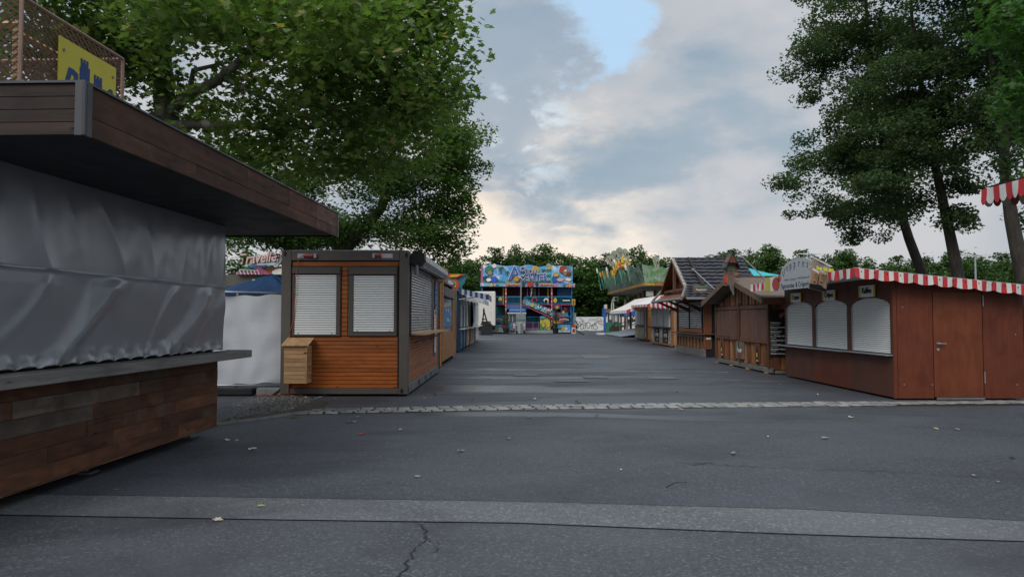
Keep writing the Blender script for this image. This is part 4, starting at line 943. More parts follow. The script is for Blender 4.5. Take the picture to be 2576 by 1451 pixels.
# perspective: the box stands 0.36 m proud of the front
f_ = (cy0 - .36) / cy0; bx0, bx1 = bx0 * f_, bx1 * f_; bz0, bz1 = .275, .98
b = MB(); b.box(bx0 + .02, bx1 - .02, by0 + .02, by1, bz0 + .01, bz1 - .02); B.part('core', b, M_BLACK)
n = 9
for k in range(n):
    h = (bz1 - bz0) / n; B.box('plank', M_PALE, bx0, bx1 - .022, by0, by0 + .018, bz0 + k * h + .002, bz0 + (k + 1) * h - .002, bev=.004)
    B.box('plank', M_PALE_Y, bx1 - .018, bx1, by0 + .0, by1, bz0 + k * h + .002, bz0 + (k + 1) * h - .002, bev=.004); B.box('plank', M_PALE_Y, bx0, bx0 + .018, by0 + .02, by1, bz0 + k * h + .002, bz0 + (k + 1) * h - .002, bev=.004)
B.box('corner_batten', M_PALE, bx1 - .02, bx1 + .004, by0 - .008, by0 + .0, bz0, bz1, bev=.002)
for k in range(6):
    w = (bx1 - bx0 + .09) / 6; b = MB(); xa = bx0 - .045 + k * w; b.prism([(xa + .002, by0 - .05, bz1 + .0), (xa + w - .002, by0 - .05, bz1 + .0), (xa + w - .002, by1, bz1 + .13), (xa + .002, by1, bz1 + .13)], (0, 0, .016)); B.part('lid_board', b, M_PALE_Y)
b = MB(); b.tube([(bx1 - .05, by0 - .02, bz1 - .13), (bx1 + .0, by0 - .02, bz1 - .12)], .009, 6); B.part('latch', b, M_BLACK)
# ================================================================== left row beyond the container
# --- honey coloured hut with its front folded open
hx = -2.17
A = Thing('wooden_stall', 'orange plywood stall with a blue poster behind its window next to the container', 'stall', (hx - 1.2, 22.6, 0))
b = MB(); b.box(hx - 2.4, hx - .06, 22.9, 28.7, .15, 2.5); A.part('body', b, M_BLACK)
A.box('corner_post', M_HONEY_Y, hx - .16, hx - .0, 22.75, 22.9, .02, 2.6); A.box('corner_post', M_BLACK, hx - .05, hx + .0, 22.15, 22.3, .0, 2.62)
A.box('door_panel', M_HONEY_Y, hx - .03, hx + .01, 23.0, 28.6, .14, 1.02)
for y0, y1, z0, z1 in ((23.0, 23.45, 1.02, 2.62), (26.9, 28.6, 1.02, 2.62)): A.box('door_stile', M_HONEY_Y, hx - .03, hx + .012, y0, y1, z0 + .002, z1)
A.box('head_board', M_GREYWOOD, hx - .03, hx + .03, 23.46, 26.88, 2.22, 2.52); A.box('head_ledge', M_BLACK, hx, hx + .07, 23.46, 26.88, 2.17, 2.21)
w = A.box('window', M_GLASS, hx - .02, hx - .012, 23.46, 26.88, 1.03, 2.20, bev=.001); A.box('poster', paint('blue_poster', (.04, .22, .50), .4, .5, .2), hx - .011, hx - .006, 23.6, 26.75, 1.22, 1.86, bev=.001, parent=w)
for y, z in ((24.4, 1.72), (25.3, 1.72), (25.3, 1.38), (26.1, 1.6), (24.8, 1.4)):
    b = MB(); b.tube([(hx - .004, y - .12, z), (hx - .004, y, z + .1), (hx - .004, y + .12, z - .02), (hx - .004, y + .2, z + .07)], .012, 5); A.part('scribble', b, M_CHALK)
for z in (.55, 2.3): A.box('hinge', M_STEEL, hx - .01, hx + .03, 22.8, 23.05, z, z + .05)
A.box('roof', M_FELT, hx - 2.5, hx - .0, 22.7, 28.8, 2.62, 2.68)
for y in (23.2, 26, 28.4): A.box('skid', M_BLACK, hx - 2.3, hx - .1, y, y + .12, .0, .14)
V = Thing('vertical_sign', 'tall narrow sign board with dark block letters at the far edge of the orange stall', 'sign', (hx + .05, 28.2, .9))
V.box('board', M_HONEY_Y, hx + .012, hx + .03, 27.95, 28.5, .75, 1.74); V.box('board', M_STEELD, hx + .012, hx + .034, 27.9, 28.5, 1.76, 2.56, label='grey upper sign board')
for k, s in enumerate('LHAHTIK'): V.text('lettering', s, (hx + .033, 28.22, 1.62 - k * .135), .15, M_INK, '+X', .002, .004)
for k, s in enumerate('CAFE'): V.text('lettering', s, (hx + .036, 28.2, 2.4 - k * .17), .14, M_CHALK, '+X', .002, .002)
PD = Thing('paddle_sign', 'upright wooden paddle shaped board standing above the orange stall', 'sign', (-2.75, 30.2, 0))
b = MB(); b.tube([(-2.75, 30.2, 0), (-2.75, 30.2, 2.9)], .03, 6); PD.part('pole', b, M_STEEL)
b = MB(); b.prism([(-2.85, 30.2, 2.85), (-2.62, 30.2, 2.85), (-2.60, 30.2, 3.45), (-2.75, 30.2, 3.6), (-2.84, 30.2, 3.65)], (0, .04, 0)); PD.part('board', b, M_PALE)
# --- rocket like ride sign
RS = Thing('ride_sign', 'red yellow and teal rounded ride sign rising above the stalls', 'sign', (-3.6, 46, 0))
D = 46
def cut(t, name, pts, D, m, th=.08, parent=None):
    b = MB(); b.prism([(wx(x, D), D, wz(y, D)) for x, y in pts], (0, th, 0)); return t.part(name, b, m, parent=parent)
def ell(cx, cy, rx, ry, a0=0, a1=360, n=24): return [(cx + rx * math.cos(math.radians(a)), cy + ry * math.sin(math.radians(a))) for a in np.linspace(a0, a1, n, endpoint=(a1 - a0) < 360)]
M_TEALP = paint('teal_print', (.02, .16, .20), .5, .4, .1); M_REDP = paint('red_print', (.42, .05, .03), .5, .4, .1); M_YELP = paint('yellow_print', (.60, .38, .05), .5, .4, .1)
M_GREENP = paint('green_print', (.03, .20, .10), .5, .4, .1); M_PINKP = paint('pink_print', (.45, .10, .20), .5, .4, .1); M_SKYP = paint('sky_print', (.12, .36, .62), .5, .4, .1)
cut(RS, 'panel', [(1136, 697), (1176, 690), (1168, 712), (1156, 728), (1128, 728)], D + .1, M_TEALP)
cut(RS, 'ring', ell(1135, 716, 20, 18, -90, 90), D, M_REDP); cut(RS, 'ring', ell(1135, 716, 13, 12, -90, 90), D - .05, M_YELP); cut(RS, 'ring', ell(1135, 716, 8, 7, -90, 90), D - .1, M_REDP)
cut(RS, 'cap', ell(1134, 694, 8, 6, 90, 270) + [(1172, 689), (1150, 699)], D - .05, M_REDP); cut(RS, 'stripe', [(1132, 692), (1160, 690), (1150, 696), (1132, 697)], D - .12, M_YELP)
cut(RS, 'dome', ell(1124, 715, 22, 15, 180, 360), D - .12, M_GREENP); cut(RS, 'dome_art', ell(1123, 716, 18, 12, 180, 360), D - .18, paint('lilac_print', (.35, .33, .45), .5, .4, .4, scale=8))
b = MB(); [b.tube([(wx(x, D), D + .2, 0), (wx(x, D), D + .2, wz(700, D))], .06, 6) for x in (1118, 1160)]; RS.part('post', b, M_STEELD)
# --- blue stall
A = Thing('blue_stall', 'blue panelled stall with arched shuttered windows', 'stall', (-3.4, 32.2, 0))
def sx(y): return -2.36 + (y - 32) * .025
b = MB(); b.box(-4.8, -2.32, 32.2, 36.5, .06, 2.65); A.part('body', b, M_BLUEDK)
for k in range(2):
    y0 = 32.25 + k * 2.1; A.box('panel', M_BLUEST, -2.32, -2.29, y0, y0 + 2.02, .12, 1.0); A.box('panel_inset', M_BLUEST, -2.29, -2.275, y0 + .18, y0 + 1.84, .28, .88)
    A.box('shutter', M_WHITE, -2.32, -2.30, y0 + .22, y0 + 1.9, 1.08, 2.45); roller(A, M_SLAT, 'y+', y0 + .25, y0 + 1.87, 1.12, 2.1, -2.295, .07)
    b = MB(); arc = [(y0 + .2 + 1.72 * i / 12, 2.05 + .35 * math.sin(math.pi * i / 12)) for i in range(13)]
    b.prism([(-2.27, y, z) for y, z in arc] + [(-2.27, y0 + 1.98, 2.5), (-2.27, y0 + .12, 2.5)], (.03, 0, 0)); A.part('arch', b, M_WHITE)
for y in (32.2, 34.25, 36.3): A.box('post', M_BLUEDK, -2.33, -2.24, y, y + .12, .06, 2.6)
A.box('counter', M_WHITE, -2.34, -2.05, 32.2, 36.4, 1.0, 1.05); A.box('roof', M_FELT, -4.9, -2.25, 32.1, 36.6, 2.66, 2.74)
AW = Thing('striped_awning', 'blue and white striped awning projecting over the blue stall', 'awning', (-1.7, 32.5, 2.3))
b = MB(); z1, z0, x1 = 2.78, 2.52, -1.02
cloth_roof(b, (-2.3, 32.0, z1), (-2.3, 36.4, z1), (x1, 36.4, z0), (x1, 32.0, z0), [M_AWNB, M_AWNW], .17); AW.part('cloth', b)
b = MB(); nS = 11
for k in range(nS):
    b.use((M_AWNB, M_AWNW)[k % 2]); xa = -2.3 + (x1 + 2.3) * k / nS; xb = -2.3 + (x1 + 2.3) * (k + 1) / nS; za = z1 + (z0 - z1) * k / nS; zb = z1 + (z0 - z1) * (k + 1) / nS
    b.add([(xa, 32.0, za), (xb, 32.0, zb), (xb, 32.0, zb - .24), (xa, 32.0, za - .24)], [(0, 3, 2, 1)])
AW.part('side_valance', b); b = MB(); valance(b, (x1, 32.0, z0), (x1, 36.4, z0), .18, [M_AWNB, M_AWNW], .17); AW.part('valance', b)
b = MB(); b.tube([(-2.3, 32.1, 2.3), (x1, 32.1, z0 - .02)], .02, 6); b.tube([(x1, 32.0, z0), (x1, 36.4, z0)], .02, 6); AW.part('arm', b, M_STEEL)
# --- brown, white and grey stalls farther on
A = Thing('brown_stall', 'narrow brown stall between the blue stall and the cloth fronted one', 'stall', (-3.4, 36.9, 0))
b = MB(); b.box(-4.8, -2.3, 36.9, 39.4, .06, 2.6); A.part('body', b, M_HUTBR)
A.box('lower_panel', M_PALE_Y, -2.3, -2.27, 37.0, 39.3, .12, .95); A.box('counter', M_CREAM, -2.3, -2.0, 36.9, 39.4, .98, 1.03); A.box('shutter', M_CREAM, -2.3, -2.28, 37.2, 38.5, 1.08, 2.3)
b = MB(); b.prism([(-2.27, 38.6 + .6 * i / 8, 1.9 + .3 * math.sin(math.pi / 2 * i / 8)) for i in range(9)] + [(-2.27, 39.2, 1.1), (-2.27, 38.6, 1.1)], (.02, 0, 0)); A.part('door', b, M_HUTBR)
A = Thing('white_stall', 'white stall whose opening is covered with hanging white cloth', 'stall', (-3.4, 40, 0))
b = MB(); b.box(-4.8, -2.25, 39.8, 44.0, .06, 2.6); A.part('body', b, M_GREYWOOD)
rows = [[(-2.12 + .05 * math.sin(i * 1.3 + j * .4) - (.05 if j == 5 else 0), 40.0 + i * .22, 2.35 - j * .26) for i in range(17)] for j in range(6)]
b = MB(); b.sheet(rows); A.part('hanging_cloth', b, M_SHEER, smooth=True)
A.box('counter', M_WHITE, -2.25, -1.9, 39.8, 44.0, .98, 1.04)
for k in range(4): A.box('panel', M_HUTBR, -2.25, -2.22, 39.9 + k * 1.02, 40.85 + k * 1.02, .3, .95); A.box('brace', M_WHITE, -2.22, -2.20, 39.9 + k * 1.02, 39.97 + k * 1.02, .1, .97)
A = Thing('grey_stall', 'small grey stall at the far end of the left row', 'stall', (-3.2, 45, 0))
b = MB(); b.box(-4.6, -2.2, 44.6, 48.2, .06, 2.5); A.part('body', b, M_GREYWOOD); A.box('counter', M_WHITE, -2.2, -1.9, 44.7, 48.1, 1.0, 1.05)
for k in range(3): A.box('shutter', M_CREAM, -2.2, -2.17, 44.8 + k * 1.1, 45.75 + k * 1.1, 1.1, 2.3); A.box('panel', M_WHITE, -2.2, -2.17, 44.8 + k * 1.1, 45.75 + k * 1.1, .15, .95)
A = Thing('scalloped_awning', 'pale grey scalloped awning below and beyond the blue striped one', 'awning', (-1.9, 39, 2.2))
b = MB(); cloth_roof(b, (-2.35, 37.0, 2.72), (-2.35, 42.5, 2.72), (-1.35, 42.5, 2.45), (-1.35, 37.0, 2.45), [M_AWNG, M_AWNW], .22); A.part('cloth', b)
b = MB(); valance(b, (-2.35, 36.95, 2.62), (-1.35, 36.95, 2.45), .22, [M_AWNG], .16); valance(b, (-1.35, 37.0, 2.45), (-1.35, 42.5, 2.45), .2, [M_AWNG, M_AWNW], .22); A.part('valance', b)
# --- drawbar, black box, trailer
A = Thing('trailer_drawbar', 'black A shaped drawbar standing on end beside the white trailer', 'drawbar', (wx(1216, 66), 66, 0)); D = 66
b = MB(); b.tube([(wx(1212, D), D, .3), (wx(1217, D), D, wz(782, D))], .07, 6); b.tube([(wx(1228, D), D, .9), (wx(1217, D), D, wz(782, D))], .07, 6); b.tube([(wx(1212, D), D, wz(803, D)), (wx(1224, D), D, wz(803, D))], .06, 6); b.tube([(wx(1217, D), D, wz(782, D)), (wx(1217, D), D, wz(774, D))], [.12, .03], 6); A.part('bars', b, M_BLACK)
A = Thing('wheel_box', 'black rubber covered box on the ground in front of the white trailer', 'box', (wx(1222, 66), 66, 0))
b = MB(); b.prism([(wx(x, D - .4), D - .4, wz(y, D - .4)) for x, y in ((1209, 842), (1209, 814), (1214, 810), (1233, 812), (1238, 818), (1238, 842))], (0, 1.6, 0)); A.part('box', b, M_RUBBER)
A.box('lid', M_RUBBER, wx(1211, D), wx(1234, D), D - .3, D + 1.1, wz(811, D), wz(808, D)); 
A = Thing('white_trailer', 'tall cream box trailer parked beside the funhouse', 'trailer', (wx(1225, 70), 70, 0)); D = 70
A.box('box_body', M_CREAM, wx(1150, D), wx(1246, D), D, D + 2.5, wz(819, D), wz(733, D), bev=.05)
for k in range(6): A.box('panel_rib', M_CREAM, wx(1160 + k * 15, D), wx(1160.7 + k * 15, D), D - .02, D - .0, wz(817, D), wz(735, D))
A.box('chassis', M_BLACK, wx(1150, D), wx(1240, D), D + .3, D + 2.2, .45, wz(820, D))
for px in (1165, 1180):
    b = MB(); b.tube([(wx(px, D), D + .2, .5), (wx(px, D), D + .5, .5)], .5, 16); A.part('wheel', b, M_RUBBER)
A.box('rear_lamp_bar', M_REDP, wx(1236, D), wx(1245, D), D - .04, D, wz(818, D), wz(816, D)) if False else None
# ================================================================== behind the fence, left
A = Thing('blue_canopy', 'dark blue pitched canopy tent behind the white cloth fence', 'canopy tent', (wx(640, 22), 22, 0)); D = 20.5
ap = (wx(640, D), D + 1.5, wz(681, D)); cn_ = [(wx(480, D), D, wz(738, D)), (wx(745, D), D, wz(738, D)), (wx(745, D), D + 3, wz(728, D)), (wx(480, D), D + 3, wz(728, D))]
b = MB()
for i in range(4):
    a, c = Vector(cn_[i]), Vector(cn_[(i + 1) % 4]); p = Vector(ap); rows = []
    for v in range(7): rows.append([a.lerp(c, t / 8).lerp(p, v / 6) - Vector((0, 0, .06 * math.sin(math.pi * v / 6) + .02 * math.sin(t * 2 + v))) for t in range(9)])
    b.sheet(rows)
A.part('roof_cloth', b, M_CANBLUE, smooth=False)
b = MB()
for i in range(4):
    a, c = Vector(cn_[i]), Vector(cn_[(i + 1) % 4]); b.sheet([[a.lerp(c, t / 6) - Vector((0, 0, .28)) for t in range(7)], [a.lerp(c, t / 6) for t in range(7)]])
A.part('valance', b, M_CANBLUE)
for c in cn_: b = MB(); b.tube([(c[0], c[1], 0), c], .025, 6); A.part('leg', b, M_STEEL)
b = MB(); b.prism([(wx(640 + 4 * math.cos(q), D + .5), D + .4, wz(702 + 2 * math.sin(q), D)) for q in [i * math.pi / 5 for i in range(10)]], (0, -.01, .0)); A.part('patch', b, M_WHITE)
A = Thing('painted_ride', 'fairground ride front with script lettered sign seen under the oak', 'ride', (wx(640, 44), 44, 0)); D = 44
A.box('roof_band', paint('olive_band', (.10, .095, .075), .6, .3, .1), wx(560, D), wx(712, D), D, D + 4, wz(760, D), wz(690.5, D))
cut(A, 'painted_panel', [(596, 690), (604, 676), (640, 668), (712, 672), (712, 690)], D - .1, M_GREENP)
cut(A, 'painted_panel', [(655, 690), (664, 676), (680, 671), (712, 672), (712, 690)], D - .2, paint('rust_print', (.34, .11, .04), .5, .4, .3, scale=8))
cut(A, 'painted_panel', [(592, 690), (604, 678), (640, 680), (668, 690)], D - .3, M_PINKP)
cut(A, 'painted_panel', [(633, 672), (650, 669), (680, 690), (664, 690)], D - .34, M_PINKP)
for k in range(6): cut(A, 'rail', [(600 + k * 9, 678), (601.5 + k * 9, 678), (607 + k * 9, 690), (605 + k * 9, 690)], D - .4, M_WHITE)
cut(A, 'rail', [(600, 677), (646, 680), (646, 681.5), (600, 678.5)], D - .4, M_WHITE)
cut(A, 'arched_panel', [(682, 690), (684, 682), (692, 677), (702, 675.5), (712, 675), (712, 690)], D - .4, M_CREAM)
cut(A, 'blue_board', [(620, 664), (665, 662), (664, 672), (630, 673)], D - .2, M_SKYP)
cut(A, 'sign_backing', [(607, 670), (620, 671), (640, 660), (654, 667), (690, 668), (703, 662), (707, 650), (702, 640), (690, 632), (682, 634), (668, 637), (650, 645), (637, 650), (628, 660), (618, 664)], D - .5, M_WHITE)
A.text('lettering', 'Traveller', (wx(661, D), D - .62, wz(662, D)), .86, paint('brown_print', (.20, .05, .04), .5, .4, .1), '-Y', .03, .024, 'CENTER', .80, .35, tilt=.10)
A.text('lettering', 'Traveller', (wx(661, D), D - .68, wz(662, D)), .86, paint('peach_print', (.66, .46, .42), .5, .4, .2), '-Y', .03, .012, 'CENTER', .80, .35, tilt=.10)
cut(A, 'underline', [(644, 667), (646, 664), (690, 661), (692, 664), (688, 667), (664, 665.5)], D - .7, paint('pale_blue_print', (.35, .50, .62), .5, .4, .1))
# ================================================================== funhouse
D = 73.0
Fh = Thing('funhouse', 'colourful two storey walk through funhouse with stairs, balconies and a big painted sign', 'funhouse', (wx(1328, D), D, 0))
def ZX(zx): return 1182.3 + .1387 * zx
def ZY(zy): return 647.8 + .1387 * zy
def fx(zx): return wx(ZX(zx), D)
def fz(zy): return wz(ZY(zy), D)
def fbox(name, m, a, c, t, bt, d0, d1, parent=None, bev=.01, label=None): return Fh.box(name, m, fx(a), fx(c), D + d0, D + d1, fz(bt), fz(t), parent, bev, label=label)
def fcut(name, pts, m, d=-.2, th=.05, parent=None):
    b = MB(); b.prism([(fx(x), D + d, fz(y)) for x, y in pts], (0, th, 0)); return Fh.part(name, b, m, parent=parent)
def skyprint():
    n = NT('painted_sky'); v = n.coord(); a = n.noise(v, 1.1, 5, .55, .6); c = n.noise(v, .45, 3, .5)
    col = n.mix(n.mr(c, .35, .65), (.05, .24, .55), (.14, .45, .72)); col = n.mix(n.mr(a, .52, .64), col, (.62, .72, .80)); return n.out(col, .45, .4)
def artprint(key, c1, c2, c3, sc=2.2):
    def f():
        n = NT(key); v = n.coord(rnd=True); a = n.voro(v, sc, 'F1', 'Color'); s = n.N.new('ShaderNodeSeparateColor'); n.L.new(a, s.inputs[0]); w = n.noise(v, sc * 1.5, 4, .6, 1.5)
        col = n.mix(n.mr(s.outputs[0], .45, .5), c1, c2); col = n.mix(n.mr(w, .56, .6), col, c3); return n.out(col, .5, .4)
    return mat(key, f)
M_SKYART = skyprint()
M_DKMAR = paint('dark_maroon', (.045, .012, .025), .6, .3, .2); M_DKNAV = paint('dark_navy', (.012, .02, .045), .6, .3, .2); M_RAILB = paint('blue_rail', (.03, .25, .42), .45, .4, .1)
M_PURP = paint('purple_panel', (.16, .04, .16), .5, .4, .1); M_BLUP = paint('blue_panel', (.03, .16, .36), .5, .4, .2, scale=1.2); M_POSTR = paint('pink_post', (.40, .08, .12), .45, .4, .2)
# shell
fbox('back_wall', M_DKNAV, 215, 1860, 540, 1320, 2.4, 2.5); fbox('side_wall', M_BLUP, 205, 230, 470, 1340, .1, 2.5); fbox('side_wall', M_BLUP, 1835, 1860, 540, 1230, .1, 2.4)
fbox('upper_floor', M_PINKP, 470, 1850, 848, 860, .0, 2.4); fbox('ground_floor', M_STEELD, 240, 1850, 1305, 1320, -.1, 2.4); fbox('roof', M_DKNAV, 195, 1890, 536, 542, .0, 2.5)
fbox('upper_back_panel', M_DKMAR, 660, 1410, 545, 848, 1.9, 2.0); fbox('upper_back_panel', M_DKNAV, 230, 620, 545, 848, 1.9, 2.0); fbox('upper_back_panel', M_BLUP, 1600, 1840, 545, 700, 1.0, 1.1)
# big sign
top = [(235, 130), (300, 140), (380, 120), (470, 128), (560, 140), (640, 158), (700, 150), (800, 140), (930, 165), (1020, 132), (1080, 130), (1150, 145), (1260, 172), (1370, 150), (1480, 140), (1540, 155), (1620, 150), (1700, 148), (1780, 158), (1860, 152)]
b = MB(); b.prism([(fx(x), D - .15, fz(y)) for x, y in [(1860, 465), (235, 465)] + top], (0, .12, 0)); sgn = Fh.part('sign_panel', b, M_SKYART)
fcut('sign_return', [(200, 145), (232, 130), (232, 465), (195, 465)], M_PINKP, .0, .05)
# painted scenery cut-outs on the sign (plain shapes)
for pts, m in (([(238, 380), (280, 345), (340, 350), (400, 400), (470, 420), (640, 430), (640, 462), (238, 462)], M_GREENP), ([(640, 400), (700, 385), (900, 395), (1360, 400), (1500, 430), (1500, 462), (640, 462)], paint('sea_green_print', (.16, .38, .36), .5, .4, .2))):
    fcut('painted_scenery', pts, m, -.2)
def bush(cx_, cy_, rx, ry, k=7, amp=.18, ph=0.0): return [(cx_ + rx * math.cos(a) * (1 + amp * math.sin(k * a + ph)), cy_ + ry * math.sin(a) * (1 + amp * math.cos(k * a + ph * 2))) for a in [i * math.pi / 20 for i in range(40)]]
def blotch(cx_, cy_, rx, ry, m, d, k=5, ph=0.0): fcut('painted_scenery', bush(cx_, cy_, rx + 6, ry + 6, k, .14, ph), M_INK, d + .012); fcut('painted_scenery', bush(cx_, cy_, rx, ry, k, .14, ph), m, d)
blotch(345, 225, 70, 62, M_GREENP, -.24, 5, 1); blotch(360, 280, 46, 40, paint('tan_print', (.36, .20, .12), .5, .4, .2), -.29, 3, 2); blotch(440, 152, 48, 36, M_CREAM, -.26, 4, 0); blotch(430, 400, 70, 52, paint('royal_blue_print', (.03, .10, .45), .5, .4, .1), -.27, 3, 1); blotch(340, 405, 42, 34, M_WHITE, -.31, 4, 2); blotch(300, 380, 60, 40, M_BLUEDK, -.23, 5, 2)
blotch(1690, 220, 70, 66, M_REDP, -.24, 3, 1); blotch(1755, 265, 70, 70, MATS['tan_print'], -.27, 4, 1); blotch(1790, 300, 36, 30, M_HUTBR, -.30, 5, 0); blotch(1730, 240, 24, 22, M_CREAM, -.31, 3, 0); blotch(1560, 315, 48, 36, M_YELP, -.28, 5, 1); blotch(1640, 400, 66, 36, paint('pale_pink_print', (.60, .38, .46), .5, .4, .1), -.27, 4, 2); blotch(1780, 400, 55, 30, M_WHITE, -.26, 4, 1); blotch(1530, 400, 40, 60, MATS['royal_blue_print'], -.24, 3, 2)
def palm(cx_, cy_, s):
    fcut('palm_trunk', [(cx_ - 6 * s, cy_), (cx_ + 6 * s, cy_), (cx_ + 12 * s, cy_ + 110 * s), (cx_ - 8 * s, cy_ + 110 * s)], paint('trunk_print', (.06, .10, .05), .5, .4, .2), -.22)
    for a in range(0, 360, 45):
        ca, sa = math.cos(math.radians(a)), math.sin(math.radians(a)) * .6; fcut('palm_frond', [(cx_, cy_), (cx_ + 38 * s * ca - 8 * s * sa, cy_ + 38 * s * sa - 12 * s), (cx_ + 78 * s * ca, cy_ + 70 * s * sa + 22 * s), (cx_ + 34 * s * ca + 8 * s * sa, cy_ + 34 * s * sa + 8 * s)], M_GREENP, -.25 - a * .0004)
palm(560, 190, 1.0); palm(670, 260, .65); palm(1335, 225, .75)
for k in range(5):   # striped column
    fcut('painted_column', [(1383, 215 + k * 50), (1470, 215 + k * 50), (1466, 264 + k * 50), (1387, 264 + k * 50)], (M_TEALP, paint('pale_teal_print', (.10, .42, .44), .5, .4, .1))[k % 2], -.26)
fcut('painted_column', ell(1427, 160, 48, 50, 180, 360), paint('stone_print', (.30, .36, .33), .5, .4, .1), -.27); fcut('painted_column', ell(1427, 190, 45, 26), M_YELP, -.28)
sunp = [(1185 + (58 + (18 if i % 2 else 0)) * math.cos(i * math.pi / 12), 225 + (62 + (20 if i % 2 else 0)) * math.sin(i * math.pi / 12)) for i in range(24)]
fcut('painted_sun', sunp, M_YELP, -.26); fcut('painted_sun', ell(1185, 225, 34, 36), paint('ochre_print', (.42, .24, .03), .5, .4, .1), -.30)
# lettering ACTION CENTER with one tall A
M_LB = paint('sign_letter_blue', (.035, .12, .42), .4, .5, .2, scale=2)
def stext(s, zx, zy, hgt, sx=1.0, tilt=0.0, sp=1.0):
    size = abs(fz(zy) - fz(zy - hgt)) / .70
    for k, (m, off, dd) in enumerate(((M_INK, .085, -.30), (M_WHITE, .065, -.36), (M_LB, .006, -.43))):
        Fh.text('lettering', s, (fx(zx), D + dd, fz(zy)), size, m, '-Y', .03, off, 'LEFT', sx, 0, tilt=tilt, space=sp, parent=sgn)
stext('A', 700, 395, 235, 1.0, 0.0); stext('C', 905, 250, 85, .95, -.06); stext('TION', 985, 300, 92, .62, -.08, 1.1); stext('C', 905, 420, 100, .95, 0); stext('ENTER', 985, 432, 122, .82, .05, 1.0)
fcut('smiling_sun', ell(842, 395, 50, 50), paint('orange_print', (.48, .16, .03), .5, .4, .1), -.50); fcut('smiling_sun', ell(842, 390, 38, 38), M_YELP, -.55)
for dx in (-11, 11): fcut('smiling_sun', ell(842 + dx, 383, 5, 12), M_INK, -.58)
# band under the sign
fcut('sign_ledge', [(190, 465), (1900, 475), (1900, 540), (190, 520)], artprint('band_art', (.18, .34, .55), (.42, .18, .28), (.55, .55, .62), 1.2), -.35, .3)
def starp(cx_, cy_, r_): return [(cx_ + (r_ if i % 2 == 0 else r_ * .42) * math.sin(i * math.pi / 5), cy_ - (r_ if i % 2 == 0 else r_ * .42) * math.cos(i * math.pi / 5)) for i in range(10)]
fcut('star', starp(390, 498, 44), M_YELP, -.45); fcut('star', starp(1812, 512, 46), M_YELP, -.45); fcut('star', starp(495, 508, 36), M_TEALP, -.45); fcut('star', starp(1705, 505, 36), M_TEALP, -.45)
hp = [(1088 + 62 * (16 * math.sin(t) ** 3) / 16, 490 - 3.6 * (13 * math.cos(t) - 5 * math.cos(2 * t) - 2 * math.cos(3 * t) - math.cos(4 * t))) for t in np.linspace(0, 2 * math.pi, 28, endpoint=False)]
fcut('heart', hp, M_REDP, -.5)
for zx in (785, 1385): 
    fbox('name_board', M_CREAM, zx - 120, zx + 120, 475, 515, -.40, -.36); Fh.text('lettering', 'DENOMANN', (fx(zx), D - .42, fz(512)), .24, M_REDP, '-Y', .01, .012, 'CENTER', 1.0)
for zx in (970, 1210): fcut('dark_motif', ell(zx, 490, 32, 34), M_BLUEDK, -.42)
# posts
for a in (636, 1468):
    p = fbox('post', M_POSTR, a, a + 30, 540, 1215, -.1, .1)
    for k in range(9): fbox('post_light_strip', M_CREAM if k % 2 else M_YELP, a + 8, a + 22, 560 + k * 72, 600 + k * 72, -.125, -.105, parent=p)
for a in (590, 1410): fbox('inner_post', M_YELP, a, a + 28, 545, 848, .9, 1.0)
fbox('post', M_BLUP, 1838, 1850, 540, 1230, -.05, .05)
# hanging ropes and punch bags
for zx in (1045, 1100, 1165, 1188, 1255):
    b = MB(); b.tube([(fx(zx), D + .8, fz(545)), (fx(zx) + .02, D + .8, fz(730))], .045, 6); rp = Fh.part('rope', b, M_BLUEDK)
    for k in range(7): fbox('rope_band', M_CREAM, zx - 8, zx + 8, 560 + k * 24, 568 + k * 24, .72, .76, parent=rp)
fcut('hanging_banner', [(1112, 535), (1140, 538), (1128, 640), (1105, 725)], M_CREAM, .3)
def rail(a, c, t, bt, d, step=16):
    b = MB(); b.box(fx(a), fx(c), D + d - .03, D + d + .03, fz(t) - .04, fz(t) + .03); b.box(fx(a), fx(c), D + d - .03, D + d + .03, fz(bt), fz(bt) + .05); rr = Fh.part('handrail', b, M_RAILB)
    x = a
    while x <= c + .1: fbox('baluster', M_RAILB, x - 1.8, x + 1.8, t, bt, d - .02, d + .02, parent=rr, bev=.002); x += step
for a, c in ((470, 615), (680, 930), (1000, 1265), (1275, 1450), (1510, 1650), (1658, 1838)): rail(a, c, 708, 838, -.05, 22)
for a, c in ((470, 620), (1680, 1840)): rail(a, c, 1065, 1195, -.25, 18)
rail(655, 690, 1065, 1195, -.2, 18); rail(1030, 1250, 1075, 1180, .8, 24)
fbox('name_plate', M_CREAM, 1680, 1810, 768, 790, -.12, -.09)
# round and shaped cut-outs on the balcony: plain discs instead of characters
for (x, y, rx, ry, m) in ((548, 760, 34, 44, M_YELP), (548, 800, 26, 20, M_BLUP), (978, 800, 26, 46, M_STEELD), (1378, 775, 44, 40, M_CREAM), (1378, 790, 26, 26, M_BLUP), (1545, 775, 32, 45, M_YELP), (1130, 860, 32, 40, M_YELP), (1262, 890, 34, 32, M_CREAM), (1262, 885, 16, 18, M_REDP), (1415, 990, 28, 26, M_REDP), (1580, 1050, 34, 26, M_REDP), (1690, 990, 22, 26, M_YELP)):
    fcut('painted_disc', ell(x, y, rx, ry, n=14), m, -.14 if y < 850 else -.3)
fcut('life_ring', ell(1170, 770, 56, 52), M_REDP, -.14); fcut('life_ring', ell(1170, 772, 34, 34), M_DKNAV, -.20)
